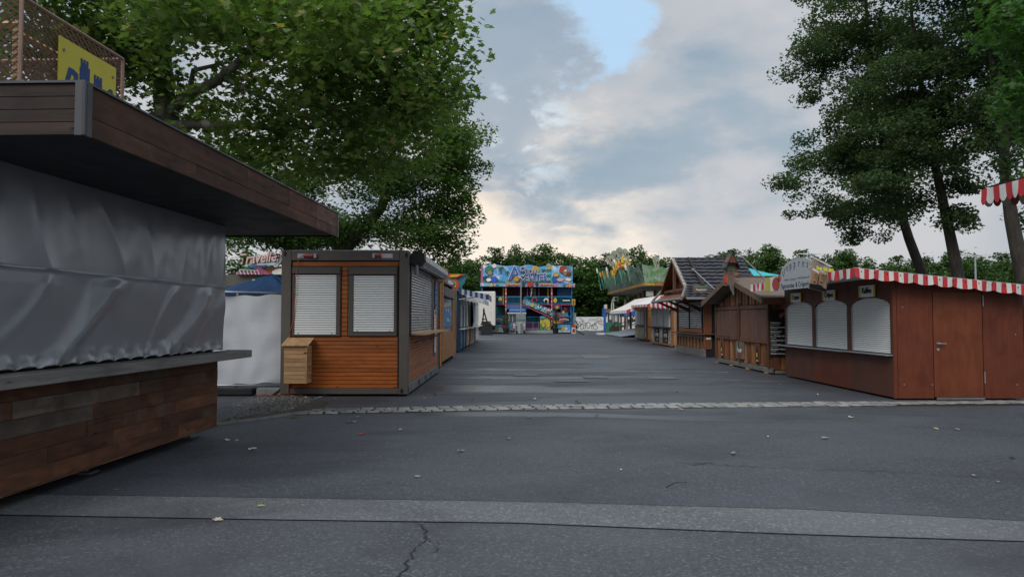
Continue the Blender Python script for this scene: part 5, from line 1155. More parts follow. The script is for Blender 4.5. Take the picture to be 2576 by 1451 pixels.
# lower storey
fbox('lower_panel', M_BLUP, 660, 1070, 862, 935, -.02, .05); fbox('lower_panel', M_TEALP, 470, 620, 875, 1190, 1.4, 1.5); fbox('lower_panel', M_PURP, 1320, 1500, 862, 1100, .4, .5)
fbox('lower_panel', M_PURP, 1510, 1640, 862, 930, .0, .1); fbox('lower_panel', M_PURP, 1650, 1830, 875, 985, .5, .6); fbox('lower_panel', M_SKYP, 1510, 1790, 985, 1075, .6, .7)
fcut('star', starp(1580, 902, 42), M_YELP, -.06); fcut('star', starp(1738, 925, 44), M_YELP, .4); fbox('canopy_edge', M_PINKP, 1640, 1838, 853, 864, -.3, .2)
for zx in (1655, 1820): fbox('thin_post', M_RAILB, zx - 3, zx + 3, 862, 1070, -.2, -.14)
fbox('lower_panel', M_DKNAV, 1030, 1265, 960, 1300, 1.5, 1.6); fbox('lower_panel', M_PURP, 1020, 1270, 1180, 1300, 1.2, 1.3); fbox('yellow_panel', artprint('jungle_art', (.55, .45, .06), (.10, .30, .08), (.50, .40, .05), 2.5), 1270, 1455, 1090, 1305, .0, .1)
for k in range(12): fcut('hazard_stripe', [(1030 + k * 20, 1300), (1040 + k * 20, 1300), (1048 + k * 20, 1285), (1038 + k * 20, 1285)], M_CREAM, 1.15)
fcut('small_sign', [(1255, 1080), (1290, 1062), (1360, 1062), (1385, 1085), (1350, 1098), (1280, 1098)], M_SKYP, -.1); fcut('green_ring', ell(1330, 1230, 45, 58), M_GREENP, -.06); fcut('green_ring', ell(1330, 1220, 28, 40), M_YELP, -.10)
# diagonal stair with rail
st0, st1 = (930, 855), (1700, 1195)
fcut('stair_stringer', [st0, (955, 852), (1720, 1190), (1700, 1206)], M_POSTR, -.28, .08)
fcut('stair_panel', [(985, 735), (1640, 1035), (1640, 1120), (1000, 855)], artprint('stair_art', (.03, .22, .38), (.20, .40, .45), (.02, .05, .12), 2.4), -.2, .04)
for k in range(18):
    t = k / 17; x = st0[0] + 25 + (st1[0] - st0[0] - 60) * t; y = st0[1] + (st1[1] - st0[1] - 26) * t; fbox('stair_tread', M_STEELD, x - 12, x + 24, y, y + 6, -.25, .8)
fcut('stair_handrail', [(960, 725), (975, 722), (1640, 1030), (1640, 1040)], M_RAILB, -.30, .05)
fcut('stair_side', [(1510, 1110), (1700, 1195), (1510, 1195)], M_YELP, -.22, .04)
for k, s in enumerate(('FUN', 'ACTION')): Fh.text('lettering', s, (fx(1330 + k * 170), D - .36, fz(950 + k * 85)), .42 - k * .08, (M_CREAM, M_REDP)[k], '-Y', .01, .01, 'LEFT', .9, tilt=-.30)
# steps, ramps, front posters
fbox('step', M_STEEL, 700, 1520, 1345, 1366, -1.6, .0); fbox('step', M_STEEL, 720, 1500, 1322, 1343, -1.1, .0); b = MB(); b.tube([(fx(1365), D - .3, fz(1300)), (fx(1470), D - 1.2, fz(1225))], .06, 6); Fh.part('ramp_rail', b, M_STEEL)
for zx in (1140, 1245, 1358): b = MB(); b.tube([(fx(zx), D - .4, fz(1320)), (fx(zx), D - .4, fz(1160))], .03, 6); Fh.part('stanchion', b, M_STEEL)
for a, c in ((400, 690), (1580, 1810)):
    p = fbox('poster_panel', M_SKYART, a, c, 1215, 1345, -.9, -.8); fbox('poster_base', M_DKNAV, a, c, 1346, 1368, -.92, -.75)
    for x, rr, m in ((a + 90, 40, M_YELP), (a + 150, 26, M_CREAM), (a + 40, 22, M_GREENP)): fcut('painted_disc', ell(x, 1285, rr, rr * .9, n=12), m, -.94, .03, parent=p)
    for k in range(8): fcut('badge', ell(a + 20 + k * (c - a - 40) / 7, 1340, 12, 12, n=10), M_CREAM, -.96, .03)
fcut('poster_panel', [(585, 1215), (690, 1215), (690, 1330), (610, 1330)], M_REDP, -.98)
for a, s in ((460, 130), (1615, 170)):
    fcut('oval_sign', ell(a + s / 2, 1130, s / 2, 26), M_CREAM, -.34); fcut('oval_sign', ell(a + s / 2, 1130, s / 2 - 14, 16), M_REDP, -.39)
# ticket booth of the funhouse
TB = Thing('ticket_booth', 'white and blue ticket booth in front of the funhouse', 'ticket booth', (fx(850), D - 1.5, 0))
def tb(name, m, a, c, t, bt, d0, d1, parent=None): return TB.box(name, m, fx(a), fx(c), D + d0, D + d1, fz(bt), fz(t), parent)
tb('roof', M_LB, 705, 1010, 955, 1002, -1.9, -.6); tb('roof_edge', M_WHITE, 720, 1000, 945, 953, -1.8, -.7); tb('cornice', M_WHITE, 680, 1015, 1004, 1020, -2.0, -.6)
tb('lower_wall', M_SKYART, 700, 835, 1175, 1310, -1.7, -.7); tb('glass', M_GLASS, 722, 832, 1030, 1172, -1.66, -.8); tb('frame', M_WHITE, 700, 720, 1022, 1172, -1.72, -.7); tb('frame', M_WHITE, 770, 778, 1030, 1172, -1.72, -1.67)
tb('poster', M_REDP, 770, 825, 1185, 1290, -1.76, -1.71); tb('poster', M_CREAM, 780, 815, 1195, 1280, -1.79, -1.765); tb('wall', M_WHITE, 836, 1005, 1022, 1310, -1.65, -.7)
# light mast with its generator cabinet and tank
LM = Thing('light_mast', 'mobile floodlight mast with tall pole, grey cabinet and steel tank in front of the funhouse', 'light mast', (fx(915), 69.5, 0)); DM = 69.5
k_ = DM / D
def mx(zx): return wx(ZX(zx), DM)
def mz(zy): return wz(ZY(zy), DM)
LM.box('cabinet', paint('grey_green_box', (.20, .24, .23), .5, .4, .1), mx(835), mx(1008), DM - .1, DM + .8, mz(1178), mz(1012))
LM.text('lettering', 'TADCOM', (mx(918), DM - .12, mz(1145)), .2, M_TEALP, '-Y', .01, .004)
b = MB(); b.tube([(mx(925), DM, mz(1010)), (mx(925), DM, mz(390))], [.07, .045], 8); LM.part('pole', b, M_STEEL)
b = MB(); b.tube([(mx(925), DM, mz(540)), (mx(890), DM, mz(700))], .012, 5); b.tube([(mx(925), DM, mz(540)), (mx(975), DM, mz(720))], .012, 5); LM.part('guy_wire', b, M_BLACK)
for (x, y, s) in ((880, 335, 22), (900, 360, 26), (965, 325, 26), (930, 370, 18)):
    b = MB(); b.box(mx(x - s), mx(x + s), DM - .15, DM + .05, mz(y + s * .7), mz(y - s * .7)); fl = LM.part('floodlight', b, M_BLACK); LM.box('lamp_glass', M_CREAM, mx(x - s * .7), mx(x + s * .7), DM - .17, DM - .152, mz(y + s * .45), mz(y - s * .45), parent=fl)
b = MB(); b.tube([(mx(905), DM, mz(1370)), (mx(905), DM, mz(1190))], [.34, .34], 16); LM.part('tank', b, M_STEEL, smooth=False)
for zy in (1225, 1350): b = MB(); b.tube([(mx(825), DM - .2, mz(zy)), (mx(1005), DM - .2, mz(zy))], .035, 6); LM.part('frame_bar', b, M_WHITE)
for zx in (830, 870, 960, 1000):
    b = MB(); b.tube([(mx(zx), DM - .2, .0), (mx(zx), DM - .2, mz(1180))], .04, 6); LM.part('frame_post', b, M_STEEL)
for zx in (845, 980): LM.box('wheel_box', M_BLACK, mx(zx - 15), mx(zx + 18), DM - .3, DM + .3, .0, .3)
# plants, bin, speaker
def pot(name, label, zx, w, h, D1, seed):
    t = Thing(name, label, 'potted plant', (wx(ZX(zx), D1), D1, 0), group=None); b = MB(); b.tube([(wx(ZX(zx), D1), D1, 0), (wx(ZX(zx), D1), D1, .55)], [.22, .32], 12); t.part('pot', b, M_RUBBER)
    rs = np.random.RandomState(seed); P = np.array([[rs.normal(0, w * (1 - q) + .05), rs.normal(0, w * (1 - q) + .05), .5 + q * h] for q in rs.uniform(0, 1, 500) ** 1.2])
    o = bpy.data.objects.new('foliage', leaf_mesh('foliage', OAK, P, .16, LM_BG3, .2, seed)); t.link(o); b = MB(); b.tube([(wx(ZX(zx), D1), D1, .4), (wx(ZX(zx), D1), D1, .4 + h)], [.03, .01], 5); t.part('stem', b, BK_DARK)
pot('potted_conifer', 'potted conifer left of the ticket booth', 655, .32, 1.6, 70.5, 1); pot('potted_conifer', 'thin potted conifer right of the funhouse steps', 1552, .22, 1.9, 70.5, 2)
A = Thing('vending_box', 'red and cream vending box at the right end of the funhouse', 'vending machine', (fx(1855), 71.5, 0))
A.box('body', M_CREAM, fx(1822), fx(1888), 71.4, 72.0, 0, fz(1215)); A.box('header', M_REDP, fx(1820), fx(1890), 71.36, 71.9, fz(1258), fz(1213)); A.box('front_panel', M_REDP, fx(1830), fx(1880), 71.37, 71.39, .12, .35); A.box('display', M_BLUEDK, fx(1836), fx(1872), 71.36, 71.39, fz(1320), fz(1285))
A = Thing('yellow_lamp_box', 'yellow framed box lamp on a blue pole beside the funhouse', 'lamp', (fx(1872), 72.5, 0))
A.box('case', M_YELP, fx(1845), fx(1900), 72.4, 72.7, fz(862), fz(758)); A.box('screen', M_HUTBR, fx(1855), fx(1884), 72.37, 72.395, fz(842), fz(778)); b = MB(); b.tube([(fx(1874), 72.5, 0), (fx(1874), 72.5, fz(862))], .045, 6); A.part('pole', b, M_RAILB)
A = Thing('white_cabinet', 'white cabinet standing at the right corner of the funhouse', 'cabinet', (fx(1900), 74, 0)); A.box('body', M_CREAM, wx(1441, 74), wx(1449, 74), 74, 75, 0, wz(789, 74)); A.box('lid', M_WHITE, wx(1440.5, 74), wx(1449.5, 74), 73.95, 75.05, wz(789, 74) + .002, wz(787.5, 74))
b = MB(); pts = [(wx(x, 72), 72, wz(y, 72)) for x, y in ((1447, 806), (1452, 815), (1449, 825), (1446, 832))]; b.tube(pts, .06, 6); b.tube([(wx(1447, 72), 72, .4), (wx(1468, 66), 66, .03)], .05, 6); A.part('cable', b, M_BLACK)
# ================================================================== white barrier wall with graffiti
Wl = Thing('graffiti_wall', 'long white hoarding wall at the edge of the wood with black graffiti', 'wall', (wx(1487, 84), 84, 0)); D = 84
for i, (a, c) in enumerate(((1447, 1527), (1528, 1608), (1609, 1690), (1691, 1775))): Wl.box('wall_panel', M_WHITE, wx(a, D), wx(c, D) - .02, D, D + .12, .06, wz(797, D))
for a in (1470, 1512, 1560, 1640): Wl.box('foot_block', M_CONC, wx(a, D), wx(a + 8, D), D - .3, D + .3, 0, .14)
gx = lambda zx: wx(1433.9 + .1083 * (zx - 0) + 12.55, D) if False else wx((2300 + zx / 5.805) * .6289, D)
gz = lambda zy: wz((1150 + zy / 5.805) * .6289, D)
def stroke(pts, w=.05, m=M_INK):
    P = []                                      # smooth the stroke
    for i in range(len(pts) - 1):
        p0 = pts[max(i - 1, 0)]; p1 = pts[i]; p2 = pts[i + 1]; p3 = pts[min(i + 2, len(pts) - 1)]
        for k in range(5):
            t = k / 5; P.append(tuple(.5 * ((2 * p1[j]) + (-p0[j] + p2[j]) * t + (2 * p0[j] - 5 * p1[j] + 4 * p2[j] - p3[j]) * t * t + (-p0[j] + 3 * p1[j] - 3 * p2[j] + p3[j]) * t ** 3) for j in (0, 1)))
    P.append(pts[-1]); b = MB(); L_, R_ = [], []
    for i, p in enumerate(P):
        a = Vector((gx(P[max(i - 1, 0)][0]), gz(P[max(i - 1, 0)][1]))); c = Vector((gx(P[min(i + 1, len(P) - 1)][0]), gz(P[min(i + 1, len(P) - 1)][1]))); d = (c - a); d = d.normalized() if d.length > 1e-6 else Vector((1, 0)); nn = Vector((-d.y, d.x)) * w / 2
        L_.append((gx(p[0]) + nn.x, D - .012, gz(p[1]) + nn.y)); R_.append((gx(p[0]) - nn.x, D - .012, gz(p[1]) - nn.y))
    b.sheet([R_, L_]); return Wl.part('graffiti_stroke', b, m)
stroke([(70, 960), (85, 830)]); stroke([(60, 860), (110, 820), (130, 860), (90, 900), (70, 905)]); stroke([(130, 900), (160, 860), (175, 830), (120, 880), (125, 950), (170, 960), (205, 900), (190, 860)])
stroke([(180, 840), (240, 820), (245, 930), (200, 950), (205, 890), (240, 860)]); stroke([(265, 830), (285, 950)]); stroke([(240, 820), (330, 815), (350, 850), (330, 930), (295, 950)]); stroke([(375, 870), (395, 975)]); stroke([(370, 880), (480, 825), (390, 880), (430, 900)])
stroke([(500, 845), (430, 850), (480, 880), (520, 920), (490, 965), (440, 960), (420, 920), (450, 890)]); stroke([(300, 800), (340, 740), (430, 735), (540, 740)], .035); stroke([(500, 720), (560, 712), (620, 740)], .03)
M_GREDS = paint('red_spray', (.30, .08, .07), .7, .2, .1)
stroke([(350, 775), (440, 760), (580, 790), (520, 760), (560, 820), (450, 800), (600, 840)], .03, M_GREDS); stroke([(480, 800), (620, 780), (560, 860), (640, 830), (600, 880), (700, 850), (660, 800)], .025, M_GREDS); stroke([(80, 700), (170, 730), (110, 710), (150, 770), (190, 740), (170, 800)], .025); stroke([(600, 800), (670, 790), (700, 850), (640, 850)], .025); stroke([(620, 740), (580, 770), (660, 760)], .022)
stroke([(30, 780), (50, 860), (45, 960)], .10); stroke([(40, 720), (70, 800), (120, 770)], .02); stroke([(90, 800), (210, 790), (130, 760), (220, 780)], .02)
# animal silhouettes on the wall panels right of the booth
for pts in ([(1215, 740), (1260, 735), (1300, 720), (1420, 600), (1440, 600), (1330, 720), (1380, 740), (1390, 780), (1340, 790), (1310, 780), (1300, 900), (1285, 900), (1280, 800), (1255, 800), (1250, 905), (1240, 905), (1235, 800), (1210, 790)], [(1140, 600), (1180, 600), (1175, 960), (1130, 980)], [(1085, 880), (1100, 860), (1125, 870), (1130, 910), (1095, 920)]):
    b = MB(); b.prism([(gx(x), D - .03, gz(y)) for x, y in pts], (0, .02, 0)); Wl.part('painted_animal', b, M_HUTBR)
# ================================================================== jungle ride
J = Thing('jungle_ride', 'jungle themed ride with orange trimmed canopy and green painted plant fronts', 'ride', (9.6, 60, 0))
JX, JN, JF, JZ = 9.25, 51.0, 70.6, 3.70
J.box('canopy_soffit', paint('beige_soffit', (.30, .27, .22), .7, .3, .2), JX, JX + 7, JN, JF, JZ, JZ + .08)
for k in range(28):      # rim of coloured segments, lane side
    y0 = JN + (JF - JN) * k / 28; J.box('rim_segment', (paint('ochre_trim', (.42, .29, .07), .5, .4, .3), paint('orange_trim', (.38, .15, .04), .5, .4, .2))[k % 2], JX - .12, JX - .01, y0 + .01, y0 + .69, JZ + .04, JZ + .26)
for k in range(10): J.box('rim_segment', (MATS['ochre_trim'], MATS['orange_trim'])[k % 2], JX - .1 + k * .7, JX + .58 + k * .7, JN - .12, JN - .01, JZ + .04, JZ + .22)
M_JART = artprint('jungle_scene_art', (.12, .20, .12), (.26, .32, .29), (.05, .15, .07), 2.6); M_JART2 = artprint('jungle_scene_art_near', (.10, .22, .08), (.20, .28, .20), (.34, .36, .30), 3.2)
b = MB(); n_ = 40; rr = random.Random(9); tp = [(JX - .55, JN + (JF - JN) * k / n_, JZ + 1.25 + .5 * math.sin(k * .35 + 2) ** 2 + rr.uniform(-.12, .12) + (.7 if k > 28 else 0)) for k in range(n_ + 1)]
b.sheet([[(JX - .05, p[1], JZ + .30) for p in tp], tp]); b.sheet([[(x + .08, y, z) for x, y, z in tp], [(JX + .03, p[1], JZ + .30) for p in tp]]); J.part('painted_front', b, M_JART)
b = MB(); pts = [(JX - .1, JZ + .25), (JX + 4.2, JZ + .25), (JX + 4.2, JZ + 1.2), (JX + 3.2, JZ + .95), (JX + 1.8, JZ + 1.2), (JX + .9, JZ + 1.3), (JX - .3, JZ + 1.5)]; b.prism([(x, JN - .10, z) for x, z in pts], (0, .06, 0)); J.part('painted_front', b, M_JART2)
b = MB(); b.prism([(JX + 1.5 + x, JN - .16, JZ + .35 + z) for x, z in ((0, 0), (.25, .1), (.3, .35), (.5, .35), (.55, .0), (.75, .05), (.65, .5), (.8, .8), (.5, 1.0), (.15, .85), (-.05, .5))], (0, .05, 0)); J.part('painted_animal', b, M_BLUEDK)
for k in range(22):      # maize plants and grey birds cut out along the front
    y = JN + .6 + k * .88; h = rr.uniform(.9, 1.7); b = MB(); x = JX - .75 - rr.uniform(0, .25); w = rr.uniform(.14, .3)
    b.prism([(x, y - w * .3, JZ + .4), (x, y + w * .3, JZ + .4), (x - .1, y + w, JZ + .4 + h * .6), (x - .25, y + rr.uniform(-.2, .2), JZ + .4 + h), (x - .1, y - w, JZ + .4 + h * .55)], (.04, 0, 0))
    J.part('plant_cutout', b, (M_GREENP, paint('silver_green', (.28, .36, .32), .5, .4, .2), M_TEALP, paint('leaf_green_print', (.10, .26, .08), .5, .4, .2))[k % 4])
    if k % 2 == 0: b = MB(); z = JZ + .4 + h; b.tube([(x - .22, y, z - .05), (x - .28, y, z + .2), (x - .3, y, z + .42)], [.07, .09, .02], 7); J.part('maize_cob', b, (M_YELP, MATS['orange_trim'], M_CREAM)[k % 3])
# basket arch
Db_ = 57.0; bxc, bzc = wx(1566, Db_), wz(697, Db_); rows = []
for j in range(7):
    q = j / 6; rows.append([(bxc + (.48 + .30 * q) * math.cos(a), Db_ - .5 * math.sin(math.pi * q) * .5, bzc + (.55 + .55 * q) * math.sin(a)) for a in [math.pi * (.03 + .94 * i / 24) for i in range(25)]])
b = MB(); b.sheet(rows); b.sheet([[(x, y + .25, z) for x, y, z in rw] for rw in rows[::-1]])
def basket():
    n = NT('woven_maize'); v = n.voro(n.coord((1, 1, 1)), 5); n.bump(v, .8, .05)
    return n.out(n.mix(n.mr(v, .1, .6), (.62, .40, .05), (.36, .12, .02)), .5, .4)
J.part('basket_arch', b, basket(), smooth=True)
for k in range(9):
    a = math.pi * (k + .5) / 9; b = MB(); x, z = bxc + .78 * math.cos(a), bzc + 1.08 * math.sin(a); b.tube([(x, Db_ - .1, z - .05), (x, Db_ - .1, z + .15), (x, Db_ - .1, z + .32)], [.08, .07, .02], 7); J.part('maize_cob', b, M_YELP)
b = MB(); b.tube([(bxc, Db_ - .1, bzc + 1.1), (bxc, Db_ - .1, bzc + 1.45), (bxc + .1, Db_ - .1, bzc + 1.7)], [.14, .11, .04], 8); J.part('maize_cob', b, M_YELP)
# ride interior and floor
for k in range(11): J.box('wall_board', wood('yellow_boards', (.36, .19, .03), (.52, .30, .06), 'y', .6, 8), 12.0, 12.05, JN + .5, JF, .6 + k * .28, .86 + k * .28)
for k in range(8):
    y = 52.5 + k * 1.2; b = MB(); b.prism([(11.95, y + .42 * math.cos(t), 2.1 + .5 * math.sin(t)) for t in [math.pi * i / 8 for i in range(9)]] + [(11.95, y - .42, 1.2), (11.95, y + .42, 1.2)], (.03, 0, 0)); J.part('painted_arch', b, (M_DKMAR, M_HUTBR)[k % 2])
for y in (51.4, 58, 64.5, 70): b = MB(); b.tube([(11.2, y, 0), (11.2, y, JZ)], .09, 8); J.part('post', b, M_HUTBR)
J.box('rear_wall', M_BLUEDK, 12.1, 16, JN + .4, JF, .5, JZ - .01)
b = MB(); b.prism([(JX - .9, JF - 2, .05), (JX - .9, 57, .05), (12, 57, .62), (12, JF - 2, .62)], (0, 0, .06)); J.part('ramp', b, paint('ramp_grey', (.24, .28, .32), .5, .5, .1))
J.box('base_plate', M_WHITE, wx(1505, 67), wx(1690, 67), 66.9, 69, .02, .12)
for k in range(6): J.box('edge_marking', M_YELP, wx(1562 + k * 14, 66.9), wx(1571 + k * 14, 66.9), 66.85, 66.89, .04, .13)
J.box('blue_beam', M_LB, wx(1515, 76), wx(1690, 76), 76, 76.3, wz(795, 76), wz(781, 76)); J.box('blue_beam', M_LB, wx(1518, 75.9), wx(1524, 75.9), 75.8, 75.95, 0, wz(768, 76))
for k in range(5): J.box('dark_gap', M_HUTBR, wx(1560 + k * 25, 75.8), wx(1564 + k * 25, 75.8), 75.7, 75.8, 0, wz(795, 76))
b = MB(); b.tube([(wx(1570, 72), 72, .9), (wx(1600, 72), 72, 1.3), (wx(1680, 72), 72, 1.45)], .10, 6); J.part('teal_rail', b, M_TEALP)
for zy in (0, .4): b = MB(); b.tube([(wx(1560, 71), 71, .6 + zy), (wx(1600, 71), 71, 1.0 + zy), (wx(1680, 71), 71, 1.2 + zy)], .035, 5); J.part('handrail', b, M_BLACK)
J.box('loudspeaker', M_CREAM, wx(1627, 52), wx(1641, 52), 51.6, 52.3, wz(745, 52), wz(733, 52)); J.box('loudspeaker', M_BLACK, wx(1617, 53), wx(1624, 53), 52.8, 53.3, wz(747, 53), wz(731, 53))
J.box('loudspeaker', M_CREAM, wx(1544, 68), wx(1554, 68), 67.6, 68.4, wz(757, 68), wz(746, 68)); J.box('speaker_grille', M_BLACK, wx(1546.5, 67.6), wx(1552, 67.6), 67.56, 67.6, wz(755, 67.6), wz(749, 67.6))
for px in (1541, 1573):
    b = MB(); b.tube([(wx(px - 2.5, 67), 67, wz(784, 67)), (wx(px - 2, 67), 67, wz(765, 67)), (wx(px, 67), 67, wz(752, 67)), (wx(px + 2.5, 67), 67, wz(765, 67)), (wx(px + 3, 67), 67, wz(784, 67))], .06, 6); J.part('white_hoop', b, M_CREAM)
for y, z in ((55, 6.0), (57.5, 6.3)): pass
FG = 'feather flags above the jungle ride'
M_FLAG = artprint('flag_green', (.26, .34, .24), (.28, .36, .26), (.22, .30, .21), 2)
for i, (x0, y0, x1, y1, w, lb_) in enumerate(((1531.5, 642, 1545.5, 675.5, 13, 'lowest and leftmost of the four feather flags'), (1544, 630, 1557.8, 667, 13, 'second feather flag from the left, behind the lowest one'), (1556.8, 622, 1570.5, 659, 13, 'tallest feather flag, third from the left'), (1570.5, 625, 1585.7, 666, 13, 'rightmost of the four clustered feather flags'), (1650.5, 644, 1658.3, 689, 12, 'single feather flag standing apart near the tiled roof'))):
    Df = (64, 62.5, 61, 59, 53)[i]; fl = Thing('feather_flag', lb_ + ', red striped', 'flag', (wx(x1, Df), Df, JZ), group=FG)
    ax = (x1 - x0, y1 - y0); L_ = math.hypot(*ax); ux, uy = ax[0] / L_, ax[1] / L_; nx, ny = -uy, ux
    prf = [(0, 0), (.02, .45), (.08, .8), (.2, 1.0), (.45, .95), (.75, .5), (1.0, .08), (1, 0), (.75, -.30), (.45, -.6), (.2, -.75), (.08, -.6), (.02, -.3)]
    b = MB(); b.prism([(wx(x0 + ux * L_ * t + nx * w * s * .75, Df), Df, wz(y0 + uy * L_ * t + ny * w * s * .75, Df)) for t, s in prf], (0, .03, 0)); fc = fl.part('cloth', b, M_FLAG)
    b = MB(); b.prism([(wx(x0 + ux * L_ * t + nx * w * s, Df), Df - .012, wz(y0 + uy * L_ * t + ny * w * s, Df)) for t, s in ((.12, .28), (.12, .42), (.85, .1), (.85, -.05))], (0, .008, 0)); fl.part('stripe', b, M_REDP, parent=fc)
    b = MB(); b.prism([(wx(x0 + ux * L_ * .38 + nx * -2 + 2.2 * math.cos(q), Df), Df - .02, wz(y0 + uy * L_ * .38 + ny * -2 + 4 * math.sin(q), Df)) for q in [j * math.pi / 4 for j in range(8)]], (0, .01, 0)); fl.part('emblem', b, M_BLUEDK, parent=fc)
    b = MB(); b.tube([(wx(x1, Df), Df + .03, JZ + .05), (wx(x1, Df), Df + .03, wz(y1 - 3, Df))], .03, 5); fl.part('pole', b, M_STEELD)
# booth of the ride
D = 67.5
Bo = Thing('jungle_booth', 'green ticket booth with a painted ape on its front and an orange top band', 'ticket booth', (wx(1543, D), D, 0))
def bo(name, m, a, c, t, bt, d0, d1, parent=None): return Bo.box(name, m, wx(a, D), wx(c, D), D + d0, D + d1, wz(bt, D), wz(t, D), parent)
lw = bo('lower_wall', M_GREENP, 1528, 1560, 811, 839, 0, 1.1); bo('foot', M_GREENP, 1527.5, 1560.5, 833, 841, -.04, 1.1); bo('top_band', MATS['orange_trim'], 1524, 1564, 778, 785.5, -.15, 1.3); bo('teal_band', M_TEALP, 1526, 1562, 786, 789.5, -.1, 1.2); bo('side_block', M_LB, 1519, 1525, 775, 789, -.1, 1.2); bo('side_block', M_LB, 1563, 1569, 774, 795, -.1, 1.2)
for a in (1527, 1541, 1557): bo('post', M_CREAM, a, a + 2, 790, 811, 0, .15)
bo('glass', M_GLASS, 1529, 1557, 790, 811, .05, .07); bo('notice', M_WHITE, 1533, 1538, 792, 804, .0, .04); bo('notice', M_WHITE, 1546, 1553, 792, 809, .0, .04); bo('notice', M_PURP, 1532, 1539, 804, 811, -.01, .03); bo('side_sign', M_CREAM, 1520, 1527, 766, 777, -.1, .0); bo('roof', M_STEELD, 1522, 1566, 776.5, 778, -.2, 1.4)
b = MB(); b.prism([(wx(x, D), D - .03, wz(y, D)) for x, y in ((1531, 833), (1533, 824), (1539, 819), (1545, 813), (1549, 812), (1553, 815), (1556, 822), (1558, 833))], (0, .025, 0)); Bo.part('painted_ape', b, paint('ape_print', (.05, .035, .03), .5, .4, .2), parent=lw)
b = MB(); b.prism([(wx(1549.5 + 3 * math.cos(q), D), D - .045, wz(818 + 3.5 * math.sin(q), D)) for q in [i * math.pi / 5 for i in range(10)]], (0, .012, 0)); Bo.part('painted_face', b, M_STEELD, parent=lw)
PL = Thing('steel_post', 'steel lamp post with a small dome on top beside the green booth', 'post', (wx(1577, 67), 67, 0)); b = MB(); b.tube([(wx(1577, 67), 67, 0), (wx(1577, 67), 67, wz(786, 67))], .09, 10); PL.part('shaft', b, M_STEEL); b = MB(); b.tube([(wx(1577, 67), 67, .0), (wx(1577, 67), 67, .12)], .2, 10); PL.part('foot', b, M_STEEL)
# turquoise canopies
def canopy(name, label, cx_, cyy, w, d, ze, zt, m):
    t = Thing(name, label, 'canopy tent', (cx_, cyy, 0)); p = Vector((cx_, cyy, zt)); c4 = [Vector((cx_ + sx_ * w / 2, cyy + sy_ * d / 2, ze)) for sx_, sy_ in ((-1, -1), (1, -1), (1, 1), (-1, 1))]; b = MB()
    for i in range(4):
        a, c = c4[i], c4[(i + 1) % 4]; b.sheet([[a.lerp(c, q / 6).lerp(p, v / 5) - Vector((0, 0, .10 * math.sin(math.pi * v / 5))) for q in range(7)] for v in range(6)])
        b.sheet([[a.lerp(c, q / 6) - Vector((0, 0, .25)) for q in range(7)], [a.lerp(c, q / 6) for q in range(7)]])
    t.part('roof_cloth', b, m)
    for c in c4: b = MB(); b.tube([(c.x, c.y, 0), tuple(c)], .03, 6); t.part('leg', b, M_STEEL)
D = 56; canopy('turquoise_canopy', 'turquoise canopy seen between the jungle ride and the tiled hut roof', wx(1712, D), D, wx(1780, D) - wx(1644, D), 4, wz(690, D), wz(640, D) - .4, M_TEAL)
D = 31; canopy('turquoise_canopy', 'turquoise canopy behind the right end of the tiled hut roof', wx(1855, D + 2), D + 3, wx(1985, D) - wx(1735, D), 4.4, wz(694, D), wz(645, D), M_TEAL)
# ================================================================== right row, far to near
Rw = [M_AWNR, M_AWNW]
# --- far stall with striped awning
SA = Thing('honey_stall', 'far honey coloured stall with grey shutters and a nature print below its counter', 'stall', (9.2, 50, 0))
x0 = 8.72
b = MB(); b.box(x0 + .04, x0 + 2.2, 47.6, 52.5, .08, 2.6); SA.part('body', b, M_HUTOR)
SA.box('corner_panel', M_HONEY, x0 + .0, x0 + 2.2, 47.52, 47.58, .12, 2.6); SA.box('plinth', M_REDP, x0 + .1, x0 + .9, 47.5, 47.56, .0, .12)
for k in range(3): SA.box('shutter', paint('pale_grey_shutter', (.40, .41, .42), .5, .4, .1), x0 - .02, x0 + .02, 48.9 + k * 1.15, 49.98 + k * 1.15, 1.05, 2.25); SA.box('shutter_frame', M_HUTBR, x0 - .03, x0 - .0, 49.99 + k * 1.15, 50.04 + k * 1.15, 1.05, 2.25)
SA.box('counter', M_HUTBR, x0 - .2, x0, 48.6, 52.5, .95, 1.0); SA.box('print_panel', artprint('savanna_art', (.42, .34, .24), (.28, .26, .18), (.12, .14, .09), 1.5), x0 - .02, x0 + .02, 48.8, 52.4, .15, .94)
for k in range(7): SA.text('lettering', 'WAFFELN'[k], (x0 - .03, 48.3, 2.0 - k * .22), .2, M_INK, '-X', .004, .005)
SA.box('sign_strip', M_STEEL, x0 - .02, x0 + .02, 48.1, 48.55, .2, 2.3)
SA.box('roof', M_FELT, x0 - .1, x0 + 2.4, 47.4, 52.6, 2.62, 2.7)
AA = Thing('white_awning', 'large pale awning sloping out from the far honey stall, red striped skirt', 'awning', (7.7, 45, 2)); b = MB()
aw_hi, aw_lo = 2.80, 1.97
cloth_roof(b, (8.55, 41.5, aw_hi), (8.55, 51.5, aw_hi), (6.75, 51.0, aw_lo), (6.75, 43.6, aw_lo), [M_AWNW, paint('faded_pink_cloth', (.62, .52, .50), .8, .2, .1)], .2, .06); AA.part('cloth', b)
b = MB(); valance(b, (6.75, 43.6, aw_lo), (6.75, 51.0, aw_lo), .14, [M_AWNW], .2, .05); AA.part('valance', b)
b = MB(); nS = 9
for k in range(nS):
    b.use(Rw[k % 2]); t0, t1 = k / nS, (k + 1) / nS; p = lambda t: Vector((6.75 + 1.8 * t, 43.6 - 2.1 * t, aw_lo + (aw_hi - aw_lo) * t)); a, c = p(t0), p(t1); b.add([a, c, c - Vector((0, 0, .2)), a - Vector((0, 0, .2))], [(0, 3, 2, 1)])
